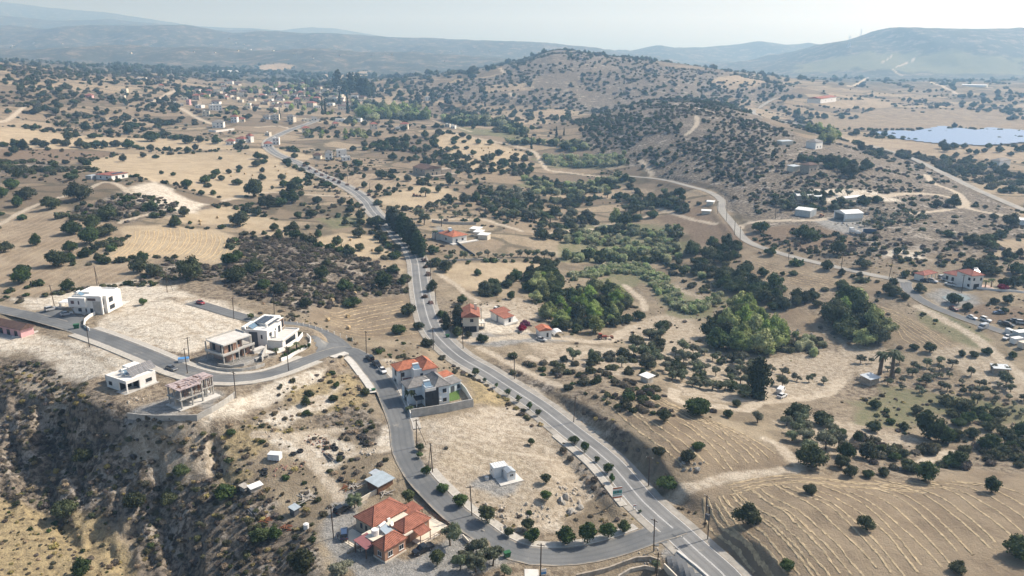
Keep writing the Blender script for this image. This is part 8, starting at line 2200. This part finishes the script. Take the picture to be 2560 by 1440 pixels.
straw_rows('straw_rows', 'straw rows in the long field beside the dark wood', [(2090, 746), (2200, 765), (2300, 808), (2400, 870)], [(2100, 752), (2215, 785), (2300, 835), (2370, 880)], [(2110, 756), (2230, 812), (2260, 850), (2300, 872)], 9, M_STRAWR, .7, .08, 3)
BALE = cyl_mesh('bale', .75, 1.2, 12, M_STRAW, 'x')
BL = "820 803|870 794|871 823|831 753|887 737|580 566|717 588|776 587|876 602|869 615|931 628|500 555|500 562|544 546|1182 393|1216 395|1209 378|1224 381|1240 390|1245 383|1261 380|1275 383|1282 376|1221 371|1205 372|660 430|612 436|578 442|631 440|688 418|696 428|715 436"
for i, s in enumerate(BL.split('|')):
    a, b = map(float, s.split()); c = P(a, b); o = add_obj('hay_bale', BALE, None, None, c + Vector((0, 0, .68))); o.rotation_euler = (0, 0, rv.random() * 3.1)
    where = 'in the brown field left of the main road' if b > 720 else ('in the golden bale field below the scrub hill' if b > 540 else ('in the far central stubble field' if a > 1000 else 'in the pale fields below the village'))
    tag(o, f'round straw bale lying {where}', 'bale', f'bales {where}')
# ------------------------------------------------------------------ palms and flowering trees
M_FROND = leaf_mat('palm_fronds', (0.085, 0.115, 0.045), .3)
def frond_mesh(name, n, l, droop, seed):
    r = np.random.default_rng(seed); V, F = [], []
    for i in range(n):
        a = 2 * math.pi * i / n + r.normal() * .2; up = .15 + 1.0 * r.random()
        pts = []
        for k in range(5):
            t = k / 4; rad = l * t * math.cos(min(1.4, up) * (1 - t * .6)); z = l * (math.sin(up) * t - droop * t * t * 1.3)
            pts.append((rad * math.cos(a), rad * math.sin(a), z))
        w = [.06, .22, .26, .18, .02]; o = len(V)
        for (x, y, z), q in zip(pts, w):
            V += [(x - q * l * .6 * math.sin(a), y + q * l * .6 * math.cos(a), z - q * .25 * l), (x, y, z), (x + q * l * .6 * math.sin(a), y - q * l * .6 * math.cos(a), z - q * .25 * l)]
        for k in range(4):
            b = o + k * 3; F += [(b, b + 1, b + 4, b + 3), (b + 1, b + 2, b + 5, b + 4)]
    return mesh_from(name, V, F, [M_FROND])
FR = [frond_mesh('fronds', 26, 1.0, .8, 1), frond_mesh('fronds', 22, 1.0, .6, 2)]
def palm(px, py, h, l, label, r=.22):
    c = P(px, py); e = bpy.data.objects.new('palm_tree', None); COL.objects.link(e); e.location = c; e.rotation_euler = (0, 0, rv.random() * 6); tag(e, label, 'palm')
    V, F = [], []
    for i in range(7):
        t = i / 6
        for k in range(8):
            a = 6.283 * k / 8; q = r * (1.25 - .35 * t) * (1 + .06 * (i % 2)); V.append((q * math.cos(a) + .25 * t * t, q * math.sin(a), h * t - .3 * (1 - t)))
    for i in range(6):
        for k in range(8): F.append((i * 8 + k, i * 8 + (k + 1) % 8, (i + 1) * 8 + (k + 1) % 8, (i + 1) * 8 + k))
    add_obj('trunk', mesh_from('trunk', V, F, [M_BARK], smooth=True), None, e); k = add_obj('crown', FR[int(h) % 2], None, e, (.25, 0, h)); k.scale = (l, l, l)
palm(2199, 936, 8.0, 3.2, 'tall thick palm, left of the two by the stone hut', .6); palm(2228, 947, 10.0, 3.4, 'tall thick palm, right of the two by the stone hut', .6); palm(1027, 1012, 4.6, 2.2, 'small palm in the front garden of the grey-roofed villa'); palm(1026, 1030, 1.4, 1.6, 'low palm behind the street wall of the grey-roofed villa', .2); palm(1375, 572, 8, 3.4, 'bushy palm in the wooded centre of the valley', .4); palm(1355, 575, 5, 3.0, 'shorter palm left of the bushy valley palm', .4); palm(1088, 600, 5, 2.4, 'palm by the drive of the orange-roofed villa'); palm(1104, 566, 6, 2.4, 'palm behind the orange-roofed villa'); palm(692, 886, 2.0, 1.4, 'small palm at the corner of the modern villa garden'); palm(720, 884, 2.0, 1.4, 'second small palm in the planting strip of the modern villa'); palm(742, 872, 2.2, 1.4, 'third small palm in the planting strip of the modern villa'); palm(1640, 1430, 2.6, 1.3, 'small bright palm in the stone garden at the bottom edge'); palm(2462, 722, 3.5, 2.0, 'palm in the compound garden right of the garage'); palm(2478, 718, 3.5, 2.0, 'second palm in the compound garden right of the garage')
def bush(kind, px, py, w, nm, label, cat='bush', hz=1.0):
    p = P(px, py); o = add_obj(nm, PROTO[kind][0][int(px) % len(PROTO[kind][0])], None, None, (p.x, p.y, p.z - .03 * w)); o.scale = (w, w, w * hz); o.rotation_euler = (0, 0, px % 6); tag(o, label, cat); return o
BG = [crown_mesh('bougainvillea_crown', lobes_round(990 + i, .7, 8), 700, .04, LEAF['flower'], 990 + i) for i in range(2)]
for i, (px, py, w) in enumerate(((1312, 820, 4.6), (1303, 828, 3.6))):
    p = P(px, py); o = add_obj('bougainvillea', BG[i], None, None, p); o.scale = (w, w, w); tag(o, f'magenta flowering bougainvillea left of the small hut, {("taller", "lower")[i]} one', 'bougainvillea')
for i in range(9):
    a = 706 + i * 8.2; b = 897 - i * 3.9 + (i > 6) * 2; bush('street', a, b, 1.6, 'hedge_bush', f'green hedge bush behind the curved white wall, {["first", "second", "third", "fourth", "fifth", "sixth", "seventh", "eighth", "last"][i]} from the gate', 'hedge')
for i, (a, b, w) in enumerate(((735, 838, 2.6), (745, 841, 2.4), (752, 838, 2.2), (729, 842, 2.0), (652, 868, 2.4), (645, 862, 2.2))): bush('carob', a, b, w, 'garden_shrub', ['leafy garden shrub at the back of the villa lawn, tallest', 'leafy garden shrub at the right of the villa lawn', 'leafy garden shrub in the far corner of the villa lawn', 'leafy garden shrub under the timber front of the villa', 'dark shrub between the brick house and the white villa, right one', 'dark shrub between the brick house and the white villa, left one'][i], 'shrub')
p = P(2505, 726); o = add_obj('flame_tree', BG[0], None, None, p); o.scale = (5, 5, 4); tag(o, 'reddish flowering tree in the compound garden on the right', 'tree')
# ------------------------------------------------------------------ solar park and pylons
def solar_park():
    poly = px_poly("2175 334|2224 329|2279 330|2322 323|2349 317|2388 322|2431 328|2470 321|2560 328|2640 330|2640 362|2560 358|2458 366|2380 363|2302 356|2244 348|2200 340")[:, :2]
    m, nt, b = new_mat('pv_glass'); b.inputs['Base Color'].default_value = (.17, .25, .40, 1); b.inputs['Roughness'].default_value = .3; b.inputs['Specular IOR Level'].default_value = .5
    root = bpy.data.objects.new('solar_park', None); COL.objects.link(root)
    c = poly.mean(0); root.location = (c[0], c[1], float(H(np.array([c[0]]), np.array([c[1]]))[0])); tag(root, 'large solar park of pale blue panel rows on the right plain', 'solar park')
    y = poly[:, 1].min() + 2; k = 0
    while y < poly[:, 1].max() - 2:
        xs = np.arange(poly[:, 0].min(), poly[:, 0].max(), 6.0); ins = inside(xs, xs * 0 + y, poly); i = 0
        while i < len(xs):
            if ins[i]:
                j = i
                while j + 1 < len(xs) and ins[j + 1]: j += 1
                if j > i:
                    x0, x1 = xs[i] - c[0], xs[j] + 6 - c[0]; z = float(np.mean(H(xs[i:j + 1], xs[i:j + 1] * 0 + y))) - root.location.z
                    V = [(x0, y - c[1] - 2.6, z + 1.2), (x1, y - c[1] - 2.6, z + 1.2), (x1, y - c[1] + 2.6, z + 1.7), (x0, y - c[1] + 2.6, z + 1.7)]; V += [(a, b_, zz - .15) for a, b_, zz in V]
                    o = add_obj('panel_row', mesh_from('panel_row', V, [(0, 1, 2, 3), (7, 6, 5, 4), (0, 4, 5, 1), (1, 5, 6, 2), (2, 6, 7, 3), (3, 7, 4, 0)], [m]), None, root)
                i = j + 1
            else:
                i += 1
        y += 6.0; k += 1
solar_park()
def pylon(px, py, d, h, label):
    p = at_d(px, py, d); z = float(H(np.array([p[0]]), np.array([p[1]]))[0]); e = bpy.data.objects.new('power_pylon', None); COL.objects.link(e); e.location = (p[0], p[1], z); tag(e, label, 'pylon')
    V, F = [], []
    def bar(a, b, r=.35):
        a, b = Vector(a), Vector(b); d = (b - a).normalized(); s = d.orthogonal().normalized() * r; t = d.cross(s).normalized() * r; o = len(V)
        for q in (a, b): V.extend([tuple(q + s), tuple(q + t), tuple(q - s), tuple(q - t)])
        F.extend([(o + k, o + (k + 1) % 4, o + 4 + (k + 1) % 4, o + 4 + k) for k in range(4)])
    w = h * .13
    lv = [(0, w), (.3, w * .62), (.6, w * .3), (1, .3)]
    for i in range(3):
        (t0, w0), (t1, w1) = lv[i], lv[i + 1]; q0 = [(a * w0, b * w0, t0 * h - (3 if i == 0 else 0)) for a, b in ((-1, -1), (1, -1), (1, 1), (-1, 1))]; q1 = [(a * w1, b * w1, t1 * h) for a, b in ((-1, -1), (1, -1), (1, 1), (-1, 1))]
        for k in range(4): bar(q0[k], q1[k]); bar(q0[k], q1[(k + 1) % 4], .22)
    add_obj('lattice', mesh_from('lattice', V, F, [M_METAL]), None, e)
    for t in (.66, .8, .92): boxes('cross_arm', [(-h * .14, h * .14, -.3, .3, t * h, t * h + .6)], M_METAL, e)
pylon(2125, 92, 3560, 50, 'tall lattice power pylon on the skyline of the big right hill'); pylon(2152, 92, 4000, 30, 'smaller faint power pylon right of the tall one')
# ------------------------------------------------------------------ keep every label within sixteen words
for o in SC.objects:
    if o.parent is None and 'label' in o:
        w = o['label'].split()
        for drop in ('mid-sized', 'the', 'the', 'grey-green', 'dark', 'clipped', 'the', 'dry'):
            if len(w) > 16 and drop in w:
                w.remove(drop)
        o['label'] = ' '.join(w)
# ------------------------------------------------------------------ haze
def haze_box():
    x0, x1, y0, y1, z0, z1 = -10800, 10800, -300, 13400, float(G_H.min()) - 1.5, max(float(G_H.max()) + 12, 560)
    v = [(x0, y0, z0), (x1, y0, z0), (x1, y1, z0), (x0, y1, z0), (x0, y0, z1), (x1, y0, z1), (x1, y1, z1), (x0, y1, z1)]
    f = [(3, 2, 1, 0), (4, 5, 6, 7), (0, 1, 5, 4), (1, 2, 6, 5), (2, 3, 7, 6), (3, 0, 4, 7)]
    me = bpy.data.meshes.new('haze'); me.from_pydata(v, [], f)
    o = bpy.data.objects.new('haze', me); COL.objects.link(o)
    m = bpy.data.materials.new('haze_air'); m.use_nodes = True
    nt = m.node_tree
    nt.nodes.remove(nt.nodes['Principled BSDF'])
    pv = nt.nodes.new('ShaderNodeVolumePrincipled')
    pv.inputs['Color'].default_value = (0.36, 0.64, 1.0, 1)
    pv.inputs['Absorption Color'].default_value = (1, 1, 1, 1)
    pv.inputs['Density'].default_value = 0.0002
    pv.inputs['Anisotropy'].default_value = 0.3
    nt.links.new(pv.outputs[0], nt.nodes['Material Output'].inputs['Volume'])
    me.materials.append(m)
    o['kind'] = 'stuff'
    o['label'] = 'pale blue haze filling the air over the far valley'
    return o
haze_box(); print('GROUND RANGE', G_H.min(), G_H.max())
